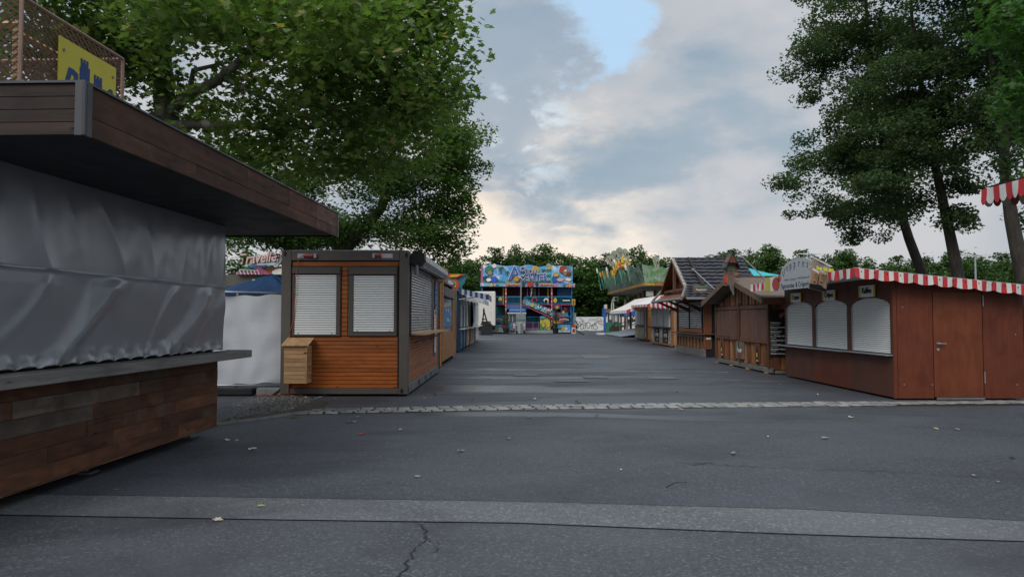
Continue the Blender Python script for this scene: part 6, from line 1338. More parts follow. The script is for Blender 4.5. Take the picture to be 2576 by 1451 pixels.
AA.part('side_skirt', b); b = MB(); b.tube([(6.78, 43.7, aw_lo - .02), (8.5, 43.5, 1.9)], .025, 6); AA.part('arm', b, M_STEEL)
b = MB(); valance(b, (8.6, 47.3, 2.15), (8.6, 51, 2.15), .12, Rw, .22); AA.part('inner_skirt', b)
# --- corner stall with dark posters
SB = Thing('poster_stall', 'honey plank stall with three grey shutters and dark coffee posters', 'stall', (9, 40, 0))
x0 = 8.2; ya, yb = 38.1, 43.6
b = MB(); b.box(x0 + .05, x0 + 2.2, ya + .05, yb, .1, 2.45); SB.part('body', b, M_HUTOR)
for k in range(14): SB.box('plank', M_HONEY, x0 + .02, x0 + 2.2, ya + .02, ya + .048, .10 + k * .165, .26 + k * .165, bev=.008)
SB.box('corner_post', M_HUTOR, x0 + .0, x0 + .10, ya + .0, ya + .1, .04, 2.45)
for k in range(3): SB.box('shutter', MATS['pale_grey_shutter'], x0 - .02, x0 + .04, ya + .35 + k * 1.72, ya + 1.9 + k * 1.72, 1.02, 2.12); SB.box('shutter_edge', M_CREAM, x0 - .035, x0 - .021, ya + .3 + k * 1.72, ya + .38 + k * 1.72, 1.02, 2.12)
SB.box('counter', M_BLACK, x0 - .22, x0 + .0, ya + .1, yb, .95, 1.0)
pp = SB.box('poster_back', artprint('coffee_art', (.30, .23, .18), (.45, .38, .32), (.06, .04, .03), 2.6), x0 - .01, x0 + .04, ya + .15, yb - .1, .16, .93)
for k in range(2):
    q = SB.box('menu_poster', M_BLACK, x0 - .03, x0 - .011, ya + .75 + k * 2.3, ya + 2.1 + k * 2.3, .18, .92, parent=None); SB.box('menu_label', M_CREAM, x0 - .04, x0 - .031, ya + 1.0 + k * 2.3, ya + 1.7 + k * 2.3, .5, .66, parent=q)
    SB.text('lettering', 'MENU', (x0 - .045, ya + 1.35 + k * 2.3, .53), .12, M_INK, '-X', .002, .002); SB.text('lettering', '19', (x0 - .035, ya + 1.2 + k * 2.3, .24), .2, M_CREAM, '-X', .002, .002); SB.text('lettering', 'TO GO', (x0 - .035, ya + 1.4 + k * 2.3, .78), .1, M_CREAM, '-X', .002, .002)
SB.box('bottom_rail', M_HUTOR, x0 - .03, x0 + .04, ya + .1, yb, .06, .15); SB.box('roof', M_FELT, x0 - .15, x0 + 2.4, ya - .1, yb + .1, 2.46, 2.53)
for y in (38.4, 40, 42, 43.3): SB.box('foot', M_BLACK, x0 + .05, x0 + .15, y, y + .15, 0, .1)
b = MB(); nS = 15
for k in range(nS):
    b.use(Rw[k % 2]); xa, xb = 6.98 + 1.72 * k / nS, 6.98 + 1.72 * (k + 1) / nS; zt_ = lambda x: min(2.52, 2.22 + (x - 6.98) * .42); b.add([(xa, 38.0, zt_(xa)), (xb, 38.0, zt_(xb)), (xb, 38.0, 2.02 - .08 * (xb - 6.98)), (xa, 38.0, 2.12 - .08 * (xa - 6.98))], [(0, 3, 2, 1)])
SK = Thing('striped_skirt', 'red and white striped awning skirt across the near side of the poster stall', 'awning', (7.8, 38, 2.1)); SK.part('side_skirt', b)
b = MB(); cloth_roof(b, (8.6, 38.0, 2.55), (8.6, 43.3, 2.8), (6.98, 43.3, 2.25), (6.98, 38.0, 2.22), [M_AWNW], .3, .03); SK.part('cloth', b); b = MB(); valance(b, (6.98, 38, 2.22), (6.98, 43.3, 2.25), .1, Rw, .2); SK.part('front_skirt', b)
# --- tiled roof hut
Th = Thing('tiled_hut', 'dark brown timber hut with steep dark tiled roof and grey roller shutters', 'hut', (8.6, 31, 0))
x0, ya, yb = 7.40, 28.5, 33.2
b = MB(); b.box(x0 + .08, x0 + 4.2, ya + .06, yb - .02, .10, 2.45); Th.part('body', b, M_BLACK)
Th.box('plinth', M_GREYWOOD, x0 - .04, x0 + .06, ya - .02, yb, .0, .30, bev=.01); Th.box('plinth', M_BLACK, x0 + .08, x0 + 4.2, ya + .0, ya + .05, .0, .30)
n = 17
for k in range(n):
    y0_ = ya + .06 + (yb - ya - .1) * k / n; m_ = M_HUTOR if k % 2 else M_HUTBR; Th.box('board', m_, x0 + (.0 if k % 2 else .03), x0 + .06, y0_ + .005, y0_ + (yb - ya - .1) / n - .005, .31, .78)
Th.box('counter', M_HUTBRY, x0 - .28, x0 + .04, ya - .1, yb + .05, .86, .90); Th.box('counter_apron', M_GREYWOOD, x0 - .05, x0 + .02, ya + .1, yb - .1, .72, .84); Th.box('sill_board', M_HUTOR, x0 + .0, x0 + .05, ya + .45, yb - .3, .92, 1.08)
for y in (ya - .02, yb - .12): Th.box('corner_post', M_HUTBR, x0 - .01, x0 + .14, y, y + .15, .3, 2.4)
Th.box('mullion', M_BLACK, x0 - .02, x0 + .03, (ya + yb) / 2 - .02, (ya + yb) / 2 + .08, 1.08, 2.22)
roller(Th, M_GREYSLAT, 'y-', ya + .5, (ya + yb) / 2 - .04, 1.10, 2.16, x0 + .04, .076); roller(Th, M_GREYSLAT, 'y-', (ya + yb) / 2 + .10, yb - .35, 1.10, 2.16, x0 + .04, .076)
Th.box('head_beam', M_HUTBRY, x0 - .04, x0 + .12, ya, yb, 2.18, 2.36)
# near (camera) side
Th.box('corner_post', M_HUTBR, x0 + .02, x0 + .28, ya - .04, ya - .005, .30, 2.4)
M_DKSLAT = paint('dark_slat', (.075, .06, .05), .45, .5, .1); roller(Th, M_DKSLAT, 'x', x0 + .5, x0 + 1.9, 1.02, 2.2, ya + .05, .055)
Th.box('panel', wood('orange_panel', (.26, .10, .02), (.36, .15, .035), 'x', .5, 8), x0 + .45, x0 + 2.0, ya + .02, ya + .055, .38, .86); Th.box('counter', M_HUTBRX, x0 + .0, x0 + 2.2, ya - .20, ya + .05, .862, .898); Th.box('sill_board', M_HUTOR, x0 + .45, x0 + 1.9, ya + .01, ya + .055, .90, 1.0); Th.box('label_plate', M_CREAM, x0 + .06, x0 + .24, ya - .05, ya - .042, .68, .76)
# roof: ridge runs away from the lane, tiles face the camera
rx0, rx1 = 6.75, 10.55; ridge_y, ridge_z = 31.0, wz(651, 31.0); eave_y, eave_z = 28.75, 2.72; back_y = 33.3
rx1 = wx(1868, 31)
tw = .30; rows_n = 8
tb_ = []
def tile_mesh():
    key = ('tile',)
    if key in PIECES: return PIECES[key]
    mb = MB(); sl = 1.0; L_ = .40; prof_ = [(-tw / 2, .004), (-tw * .3, .020), (-tw * .1, .022), (tw * .1, .006), (tw * .35, -.002), (tw / 2, .004)]
    top_ = [[(x, L_ / 2, z + .0) for x, z in prof_], [(x, -L_ / 2 - z * .6, z + .034) for x, z in prof_], [(x, -L_ / 2 - z * .6 + .004, z + .0) for x, z in prof_]]; mb.sheet([top_[2], top_[1], top_[0]]); PIECES[key] = mb.mesh('tile', M_TILE); return PIECES[key]
slope = math.atan2(ridge_z - eave_z, ridge_y - eave_y); SL = math.hypot(ridge_z - eave_z, ridge_y - eave_y); step = SL / rows_n
b = MB(); b.prism([(rx0, eave_y, eave_z - .06), (rx0, ridge_y, ridge_z - .06), (rx0, back_y, eave_z - .06), (rx0, back_y, eave_z - .14), (rx0, ridge_y, ridge_z - .16), (rx0, eave_y, eave_z - .14)], (rx1 - rx0, 0, 0)); Th.part('roof_deck', b, M_HUTBR)
nt = int((rx1 - rx0) / tw)
for j in range(rows_n):
    for i in range(nt):
        s = (j + .42) * step; o = bpy.data.objects.new('tile', tile_mesh()); o.location = (rx0 + (i + .5) * (rx1 - rx0) / nt - Th.off[0], eave_y + s * math.cos(slope) - Th.off[1], eave_z + s * math.sin(slope) + .0 + .006 * math.sin(i * 1.7 + j)); o.rotation_euler = (slope - .03, 0, 0); o.scale = ((rx1 - rx0) / nt / tw, step / .40 * 1.06, 1); Th.link(o)
b = MB(); b.tube([(rx0 - .02, ridge_y, ridge_z + .0), (rx1 + .02, ridge_y, ridge_z + .0)], .06, 8); Th.part('ridge_cap', b, M_TILE)
# verge boards and toothed edge
for s_, yy in ((1, eave_y), (-1, back_y)):
    b = MB(); b.prism([(rx0 - .05, yy, eave_z + .0), (rx0 - .05, ridge_y, ridge_z + .02), (rx0 - .05, ridge_y, ridge_z - .13), (rx0 - .05, yy, eave_z - .14)], (.04, 0, 0)); Th.part('verge_board', b, M_HUTBR)
for k in range(22):
    t = k / 22; b = MB(); y = eave_y + (ridge_y - eave_y) * t; z = eave_z + (ridge_z - eave_z) * t; Th.box('verge_tooth', M_CREAM, rx0 - .06, rx0 + .06, y, y + .06, z + .03, z + .07, bev=.002)
b = MB(); b.prism([(rx0 + .5, eave_y + .1, eave_z - .1), (rx0 + .5, ridge_y, ridge_z - .2), (rx0 + .5, back_y - .1, eave_z - .1)], (.04, 0, 0)); Th.part('gable_boards', b, M_HUTBR)
b = MB(); b.box(rx0 + .05, rx0 + .15, 28.6, 33.3, 2.60, 2.70); b.box(rx0 + .02, rx0 + .12, 30.9, 31.1, 2.6, ridge_z - .15); Th.part('gable_beam', b, M_HUTBRY)
# lower skirt roof along the camera side, and over the lane side
sk0, sk1 = wx(1704, 28.4), wx(1795, 27.6)
nt2 = int((9.9 - 6.45) / tw)
for j in range(4):
    for i in range(nt2):
        t = (j + .5) / 4; o = bpy.data.objects.new('tile', tile_mesh()); o.location = (6.75 + (i + .5) * tw * .98 - (.22 * (1 - t)) - Th.off[0], 27.75 + .95 * t - Th.off[1], 2.30 + .40 * t - Th.off[2]); o.rotation_euler = (.37, 0, 0); o.scale = (1, .72, 1); Th.link(o)
b = MB(); b.prism([(6.5, 27.6, 2.24), (6.7, 28.75, 2.70), (10.2, 28.75, 2.70), (10.2, 27.6, 2.24)], (0, 0, -.05)); Th.part('skirt_deck', b, M_HUTBR); b = MB(); b.box(6.5, 9.0, 27.54, 27.60, 2.20, 2.29); Th.part('gutter', b, M_STEEL)
b = MB(); b.prism([(6.35, 27.65, 2.22), (6.35, 33.4, 2.22), (7.3, 33.3, 2.72), (7.3, 28.7, 2.72)], (0, 0, -.06)); Th.part('skirt_deck', b, M_HUTBR)
for y0_, y1_ in ((27.62, 28.8), (33.4, 33.3)): b = MB(); b.tube([(6.35, y0_, 2.26), (6.78, y1_, 2.76)], .06, 6); Th.part('hip_cap', b, M_GREYWOOD)
b = MB(); b.tube([(6.32, 27.6, 2.22), (6.32, 33.4, 2.22)], .05, 8); Th.part('gutter', b, M_STEELD)
for y in (28.9, 30.8, 32.9): b = MB(); b.prism([(7.38, y, 1.75), (7.38, y, 1.9), (6.6, y, 2.22), (6.45, y, 2.2)], (0, .1, 0)); Th.part('bracket', b, M_HUTBR)
Th.box('beam', M_HUTBRX, 6.5, 9.5, 28.2, 28.35, 2.12, 2.26)
b = MB(); b.box(wx(1741, 30) - .06, wx(1741, 30) + .06, 29.9, 30, 2.6, 2.7)
for px in (1745,):      # ladder hook strip on the roof
    b = MB(); x = wx(px, 30); b.prism([(x, eave_y, eave_z + .06), (x, ridge_y, ridge_z + .06), (x + .09, ridge_y, ridge_z + .06), (x + .13, eave_y, eave_z + .06)], (0, -.01, .02)); Th.part('roof_strip', b, M_BURNT_X)
b = MB(); b.tube([(wx(1744, 29.6), 29.6, wz(677, 29.6)), (wx(1804, 26.3), 26.3, wz(733, 26.3))], .018, 6); b.tube([(wx(1744, 29.6), 29.7, wz(677, 29.6)), (wx(1745, 29.6), 29.5, wz(679, 29.6))], .05, 6); o = bpy.data.objects.new('stay_rod', b.mesh('stay_rod', M_STEEL)); COL.objects.link(o); tag(o, 'steel stay rod running down the tiled roof to the next hut', 'rod')
def sausage_sign(label, px0, px1, py0, py1, D):
    t = Thing('stall_sign', label, 'sign', (wx((px0 + px1) / 2, D), D, wz(py1, D))); bd = t.box('board', M_BARGE, wx(px0, D), wx(px1, D), D, D + .03, wz(py1, D), wz(py0, D)); h = (py1 - py0) / F * D; xc = wx((px0 + px1) / 2, D)
    t.box('green_band', paint('faded_green_paint', (.14, .22, .13), .6, .3, .3), wx(px0, D) + .03, wx(px1, D) - .03, D - .006, D - .001, wz(py0, D) - h * .32, wz(py0, D) - h * .06, parent=bd)
    t.text('lettering', 'Feuerwurst', (xc, D - .008, wz(py1, D) + h * .26), h * .40, M_CHALK, '-Y', .003, h * .015, 'CENTER', .82, .15, parent=bd); t.text('lettering', 'aus Franken', (xc, D - .008, wz(py1, D) + h * .08), h * .13, M_CHALK, '-Y', .003, 0, 'CENTER', 1, parent=bd)
sausage_sign('small brown Feuerwurst sign board standing on the tiled skirt roof', 1744, 1783, 718, 735, 27.5)
sausage_sign('brown Feuerwurst sign board behind the gable of the sausage hut', 1864, 1916, 697, 721, 23.5)
# --- sausage hut with gable to the lane
G = Thing('sausage_hut', 'brown board and batten sausage hut with low gable and closed folding shutters', 'hut', (8.3, 22.4, 0))
gx0, ya, yb = 6.92, 19.8, 25.0
b = MB(); b.box(gx0 + .04, gx0 + 3.2, ya + .05, yb, .12, 1.95); b.prism([(gx0 + .05, ya + .05, 1.95), (gx0 + .05, yb, 1.95), (gx0 + .05, 22.3, 2.52)], (3.1, 0, 0)); G.part('body', b, M_HUTBR)
G.box('skid', M_GREYWOOD, gx0 - .03, gx0 + .06, ya - .02, yb, .04, .17, bev=.01); G.box('skid', M_GREYWOODX, gx0 + .1, gx0 + 3.2, ya + .0, ya + .08, .02, .11)
for y in (20.0, 21.6, 23.2, 24.8): G.box('packing_block', M_PALE_Y, gx0 - .06, gx0 + .2, y, y + .22, .005, .038)
n = 30
for k in range(n):
    y0_ = ya + .02 + (yb - ya - .02) * k / n; w = (yb - ya - .02) / n; prd = .0 if k % 2 else .022
    G.box('board', M_HUTOR if k % 4 in (0, 3) else M_HUTBR, gx0 - .0 - prd, gx0 + .035, y0_ + .003, y0_ + w * (1.0 if k % 2 else .93), .18, .93)
for k in range(n):
    y0_ = ya + .3 + (yb - ya - .6) * k / n; w = (yb - ya - .6) / n; zt_ = 2.50 - abs(y0_ + w / 2 - 22.3) * .235
    G.box('board', M_HUTOR if k % 4 in (0, 3) else M_HUTBR, gx0 - (.0 if k % 2 else .02), gx0 + .035, y0_ + .003, y0_ + w * .95, 1.88, max(1.93, zt_))
G.box('head_rail', M_HUTBRY, gx0 - .05, gx0 + .02, ya + .05, 22.35, 1.76, 1.87); G.box('head_rail', M_HUTBRY, gx0 - .05, gx0 + .02, 22.5, yb - .05, 1.76, 1.87)
def folding(a, c, n, z0, z1):
    w = (c - a) / n
    for k in range(n): G.box('shutter_panel', M_SHUTBR, gx0 - .055, gx0 - .02, a + k * w + .012, a + (k + 1) * w - .012, z0, z1, bev=.008)
    G.box('shutter_rail', M_HUTBRY, gx0 - .075, gx0 - .056, a, c, z0 - .01, z0 + .12); G.box('shutter_back', M_BLACK, gx0 - .02, gx0 + .01, a, c, z0, z1)
folding(19.95, 22.25, 3, .82, 1.74); folding(22.6, 24.85, 5, .84, 1.74)
for y in (19.82, 22.36, 24.88): G.box('post', M_HUTBR, gx0 - .07, gx0 + .02, y, y + .12, .17, 1.95)
for y in (23.3, 23.8, 24.3): G.box('shutter_latch', M_BLACK, gx0 - .09, gx0 - .076, y, y + .14, .90, .93)
# roof
ez, rz_, ox = 1.98, 2.66, .42
for s_, ye in ((1, 19.15), (-1, 25.3)):
    rd = Vector((0, 22.3 - ye, rz_ - ez)); b = MB(); b.prism([(gx0 - ox, ye, ez), (gx0 - ox, 22.3, rz_), (gx0 + 3.4, 22.3, rz_), (gx0 + 3.4, ye, ez)], (0, 0, .05)); G.part('roof_sheet', b, M_FELT)
    b = MB(); b.prism([(gx0 - ox - .03, ye, ez - .10), (gx0 - ox - .03, 22.3, rz_ - .08), (gx0 - ox - .03, 22.3, rz_ + .07), (gx0 - ox - .03, ye, ez + .07)], (.028, 0, 0)); G.part('barge_board', b, M_BARGE)
b = MB(); b.box(gx0 - ox, gx0 + 3.4, 19.10, 19.14, ez - .12, ez + .04); G.part('fascia', b, M_HUTBRX)
# camera side wall with menu board
n = 14
for k in range(n):
    w = 3.1 / n; G.box('board', M_HUTOR if k % 3 else M_HUTBR, gx0 + .04 + k * w, gx0 + .04 + (k + 1) * w - .012, ya - (.0 if k % 2 else .018), ya + .045, .12, 1.93)
Mn = Thing('menu_board', 'black menu board with white lettering on the side of the sausage hut', 'menu board', (7.5, ya - .03, .7)); D = ya - .03
bd = Mn.box('board', M_BLACK, wx(1934, D), wx(1990, D), D - .012, D, wz(897, D), wz(779, D), bev=.003)
for k, (s, s2) in enumerate((('3 Fränkische', 'mit Kraut und Senf'), ('Bratwurstsemmel', 'Fränk. mit Kraut'), ('Steaksemmel', 'mit karamellisierten'), ('ca. 1/2 Meter Feuer', 'im Baguette'), ('Pulled Pork Burger', 'mit Coleslaw'), ('1 Paar Meißner', 'mit Langsemmel'), ('Schweizer Wurstsa', 'mit Semmel'), ('Portion Pommes', ''))):
    zz = wz(813.5 + k * 11.0, D); Mn.text('lettering', s, (wx(1936.5, D), D - .016, zz), .058, M_CHALK, '-Y', .002, .0025, 'LEFT', .95, .2, parent=bd)
    if s2: Mn.text('lettering', s2, (wx(1936.5, D), D - .016, zz - .045), .032, M_CHALK, '-Y', .001, .001, 'LEFT', .95, .2, parent=bd)
b = MB(); b.tube([(wx(1958, D), D - .02, wz(796, D)), (wx(1964, D), D - .02, wz(790, D)), (wx(1972, D), D - .02, wz(787, D))], [.02, .04, .03], 6); Mn.part('drawn_sausage', b, M_REDP, parent=bd); b = MB(); b.tube([(wx(1961, D), D - .02, wz(800, D)), (wx(1967, D), D - .02, wz(793, D)), (wx(1975, D), D - .02, wz(789, D)), (wx(1983, D), D - .02, wz(795, D))], .007, 5); Mn.part('drawn_line', b, M_CHALK, parent=bd)
# logo boards on the front
for (y0_, y1_, z0_, z1_, lb_) in ((20.55, 20.95, .27, .80, 'rightmost small bottle emblem board on the sausage hut front'), (21.95, 22.75, .28, .80, 'large square emblem board in the middle of the sausage hut front'), (24.05, 24.42, .26, .82, 'leftmost small bottle emblem board on the sausage hut front')):
    t = Thing('emblem_board', lb_, 'sign', (gx0 - .05, y0_, z0_)); bd = t.box('board', M_FELT if y1_ - y0_ > .5 else M_HUTBR, gx0 - .06, gx0 - .03, y0_, y1_, z0_, z1_)
    yc, zc = (y0_ + y1_) / 2, (z0_ + z1_) / 2
    if y1_ - y0_ > .5:
        t.box('green_band', MATS['faded_green_paint'], gx0 - .066, gx0 - .061, y0_ + .1, y1_ - .1, z1_ - .16, z1_ - .06, parent=bd); t.text('lettering', 'Feuer', (gx0 - .068, yc, zc - .06), .20, M_CHALK, '-X', .003, .005, 'CENTER', 1, .15, parent=bd); t.text('lettering', 'wurst', (gx0 - .068, yc, zc - .19), .18, M_REDP, '-X', .003, .004, 'CENTER', 1, .15, parent=bd)
    else:
        b = MB(); ol = [(.0, .22), (.03, .20), (.04, .10), (.10, .02), (.11, -.08), (.06, -.16), (-.06, -.16), (-.11, -.08), (-.10, .02), (-.04, .10), (-.03, .20)]; b.prism([(gx0 - .066, yc - q, zc + w) for q, w in ol], (.005, 0, 0)); t.part('bottle_shape', b, M_BLACK, parent=bd)
        b = MB(); b.prism([(gx0 - .071, yc + .06 * math.cos(q), zc - .06 + .07 * math.sin(q)) for q in [i * math.pi / 6 for i in range(12)]], (.004, 0, 0)); t.part('bottle_art', b, M_YELP, parent=bd); t.text('lettering', 'FEUER', (gx0 - .066, yc, zc - .24), .05, M_CHALK, '-X', .002, .001, parent=bd)
# the carved sausage-and-fork sign on the gable tip
Sg = Thing('sausage_sign', 'tall brown cut out sausage and fork sign with its own little roof', 'sign', (6.45, 21.8, 2.4)); D = 21.5
def s5(zx): return 1572.3 + .2254 * zx
def s5y(zy): return 628.9 + .2254 * zy
def sc_(name, pts, m, d, parent=None, th=.04):
    b = MB(); b.prism([(wx(s5(x), D), D + d, wz(s5y(y), D)) for x, y in pts], (0, th, 0)); return Sg.part(name, b, m, parent=parent)
bdy = sc_('board', [(1122, 150), (1170, 145), (1240, 150), (1256, 180), (1258, 250), (1225, 270), (1232, 330), (1215, 400), (1222, 470), (1212, 512), (1198, 480), (1180, 440), (1160, 390), (1130, 400), (1100, 395), (1090, 350), (1108, 290), (1115, 220)], M_BARGE, 0)
sc_('green_band', [(1135, 180), (1232, 180), (1232, 225), (1135, 225)], MATS['faded_green_paint'], -.02, bdy, .012); sc_('sausage', ell(1122, 325, 20, 46), M_REDP, -.02, bdy, .012); sc_('orange_block', [(1228, 255), (1256, 255), (1256, 282), (1228, 282)], MATS['orange_trim'], -.02, bdy, .012)
b = MB(); b.tube([(wx(s5(x), D), D - .012, wz(s5y(y), D)) for x, y in ((1150, 380), (1142, 340), (1150, 260), (1170, 210), (1190, 195), (1215, 230), (1224, 300), (1215, 380), (1195, 420), (1180, 400), (1160, 340))], .007, 5); Sg.part('outline', b, M_STEEL, parent=bdy)
b = MB(); b.tube([(wx(s5(x), D), D - .02, wz(s5y(y), D)) for x, y in ((1165, 380), (1190, 430), (1212, 500))], .018, 5); Sg.part('fork_outline', b, M_STEEL, parent=bdy)
b = MB()
for sgn_ in (-1, 1):
    xa = wx(s5(1182), D); za = wz(s5y(35), D); xb = wx(s5(1182 + sgn_ * 78), D); zb = wz(s5y(195), D); b.prism([(xa, D - .25, za), (xb, D - .25, zb), (xb, D + .25, zb), (xa, D + .25, za)], (0, 0, -.03))
Sg.part('little_roof', b, M_TILE); b = MB(); b.prism([(wx(s5(1182), D), D - .22, wz(s5y(42), D)), (wx(s5(1125), D), D - .22, wz(s5y(140), D)), (wx(s5(1240), D), D - .22, wz(s5y(150), D))], (0, .4, 0)); Sg.part('little_gable', b, M_HUTBR)
b = MB(); b.tube([(wx(1790 + 70, 22.5), 22.5, wz(637, 22.5)), (wx(1936, 19), 19, wz(712, 19))], .020, 6); o = bpy.data.objects.new('stay_rod', b.mesh('stay_rod', M_STEELD)); COL.objects.link(o); tag(o, 'dark stay rod slanting down from above the sausage hut to the crepe kiosk sign', 'rod')
b = MB(); b.box(wx(1848, 23.9), wx(1952, 23.9), 23.8, 24.3, wz(697, 23.9), wz(694, 23.9)); b.box(wx(1860, 23.9), wx(1950, 23.9), 23.9, 24.2, 2.0, wz(700, 23.9)); o = bpy.data.objects.new('pale_stall_roof', b.mesh('pale_stall_roof', M_BARGE)); COL.objects.link(o); tag(o, 'pale edge of a stall roof behind the sausage hut', 'roof')
# ================================================================== crepe kiosk
P_ = Thing('crepe_kiosk', 'red brown plywood crepe kiosk with three arched roller shutters and a door', 'kiosk', (8.2, 16, 0))
px0, ya, yb, xr = 7.02, 13.65, 19.05, 9.42
b = MB(); b.box(px0 + .05, xr - .05, ya + .05, yb - .05, .05, 1.93); P_.part('body', b, M_BLACK)
# lane front: lower panels, piers, arched heads
seg = [(13.65, 15.42), (15.42, 17.22), (17.22, 19.05)]
for i, (a, c) in enumerate(seg):
    P_.box('lower_panel', (M_WINEBR, M_WINERED, M_WINEBR)[i], px0, px0 + .04, a + .003, c - .003, .04, .80, bev=.003)
    s0, s1 = a + .10, c - .08; zs, zp = 1.76, 1.90
    arch = lambda y, s0=s0, s1=s1, zs=zs, zp=zp: zs + (zp - zs) * math.sin(math.pi * min(1, max(0, (y - s0) / (s1 - s0)))) ** .6
    b = MB(); N_ = 20; lo_ = [(px0, s0 + (s1 - s0) * k / N_, arch(s0 + (s1 - s0) * k / N_)) for k in range(N_ + 1)]; hi_ = [(px0, s0 + (s1 - s0) * k / N_, 2.36) for k in range(N_ + 1)]
    b.sheet([hi_, lo_]); lo2 = [(px0 + .04, y, z) for x, y, z in lo_]; b.sheet([lo_, lo2]); P_.part('arched_head', b, M_WINEBR)
    P_.box('pier', M_WINEBR, px0, px0 + .04, a + .002, s0, .802, 2.36, bev=.003); P_.box('pier', M_WINEBR, px0, px0 + .04, s1, c - .002, .802, 2.36, bev=.003)
    roller(P_, M_SLAT, 'y-', s0 + .01, s1 - .01, .88, 1.90, px0 + .045, .040, top=lambda y, f=arch: f(y) + .005)
    P_.box('end_bar', M_SLAT, px0 + .02, px0 + .045, s0 + .01, s1 - .01, .84, .878); P_.box('guide_rail', M_STEEL, px0 + .01, px0 + .05, s1 - .04, s1, .84, 1.74)
    P_.box('counter', M_STEEL, px0 - .20 + (.06 if i == 0 else 0), px0 - .001, a - (.0 if i else .0) + .004, c - .004 + (.35 if i == 2 else 0), .80 - i * .004, .825 - i * .004, bev=.006)
for k, (i, s, y, z) in enumerate(((0, 'Kaffee', 14.55, 2.03), (1, 'Crêpes', 16.3, 2.0), (2, 'Crepes', 18.2, 2.0))):
    t = Thing('name_sign', ('white and yellow Kaffee sign above the nearest shutter', 'white and yellow Crêpes sign above the middle shutter', 'white and yellow Crepes sign above the farthest shutter')[i], 'sign', (px0 - .04, y, z - .11))
    bd = t.box('board', M_WHITE, px0 - .035, px0 - .004, y - .28, y + .28, z - .115, z + .115); t.box('yellow_end', M_SIGNY, px0 - .039, px0 - .036, y - .34, y - .27, z - .115, z + .115, parent=bd); t.box('yellow_end', M_SIGNY, px0 - .039, px0 - .036, y + .27, y + .34, z - .115, z + .115, parent=bd)
    t.text('lettering', s, (px0 - .041, y, z - .04), .155, M_INK, '-X', .002, .003, parent=bd)
# camera facing wall
zr = lambda x: 2.34 - (x - px0 + .8) * .112
for a, c, zb_ in ((px0, 7.09, .03), (7.094, wx(2344, ya), .03), (wx(2470, ya), xr, .03), (wx(2344, ya), wx(2470, ya), 1.992)):
    b = MB(); b.prism([(a + .002, ya - .01, zb_), (c - .002, ya - .01, zb_), (c - .002, ya - .01, max(zr(c), zb_ + .01)), (a + .002, ya - .01, zr(a))], (0, .04, 0)); P_.part('wall_panel', b, M_WINERED)
dr = P_.box('door', wood('door_ply', (.13, .033, .014), (.19, .054, .021), 'z', .5, 5, rndv=.05, bump=.1, knots=False), wx(2345.5, ya) , wx(2468, ya), ya - .018, ya + .02, .05, 1.985, bev=.004)
for z in (1.72, .30): P_.box('hinge', M_STEEL, wx(2469.5, ya), wx(2472, ya), ya - .035, ya - .012, z, z + .22 if z < 1 else z + .2)
b = MB(); xh = wx(2354.5, ya); zh = 1.035; b.tube([(xh, ya - .025, zh), (xh, ya - .04, zh)], .026, 14); b.tube([(xh, ya - .03, zh), (xh, ya - .075, zh), (xh + .02, ya - .08, zh), (xh + .13, ya - .08, zh - .003)], .010, 8); b.tube([(xh + .005, ya - .02, zh - .11), (xh + .005, ya - .032, zh - .11)], .026, 14); P_.part('door_handle', b, M_STEEL, parent=dr)
for xq, zq in ((7.2, .28), (wx(2344, ya) - .03, .28), (xr - .15, .28), (7.2, 1.7), (xr - .15, 1.2)):
    b = MB(); b.tube([(xq, ya - .012, zq), (xq, ya - .018, zq)], .012, 8); P_.part('screw', b, M_STEEL)
P_.box('threshold', M_STEELD, wx(2350, ya), wx(2470, ya), ya - .03, ya + .0, .005, .045)
P_.box('side_panel', M_WINEBR, xr - .03, xr, ya + .035, yb, .03, 1.95); P_.box('rear_panel', M_WINEBR, px0, xr, yb - .03, yb, .03, 2.2)
b = MB(); b.prism([(px0 - .8, ya - .30, 2.36), (px0 - .8, yb + .25, 2.34), (xr + .12, yb + .25, 1.98), (xr + .12, ya - .30, 2.0)], (0, 0, .03)); P_.part('roof', b, M_AWNW)
# awning skirt
Aw = Thing('kiosk_awning', 'red and white striped scalloped skirt round the roof of the crepe kiosk', 'awning', (6.2, 13.3, 2.2)); yv = 13.32; xl = 6.18
b = MB(); valance(b, (xl, yv, 2.405), (xr + .2, yv, 2.06), .150, Rw, .088, .036, .010, .36); Aw.part('near_skirt', b)
b = MB(); valance(b, (xl, 19.1, 2.36), (xl, yv, 2.405), .15, Rw[::-1], .16, .04, .012, .48); Aw.part('lane_skirt', b)
for k in range(16):
    x = xl + .12 + k * .235; z = 2.385 - (x - xl) * .102; b = MB(); b.tube([(x, yv - .004, z - .03), (x, yv - .014, z - .03)], .010, 7); Aw.part('eyelet', b, M_BLACK)
b = MB(); b.tube([(xl, yv + .02, 2.40), (xr + .2, yv + .02, 2.055)], .016, 6); b.tube([(xl + .02, yv, 2.395), (xl + .02, 19.1, 2.35)], .016, 6); Aw.part('frame_tube', b, M_STEEL)
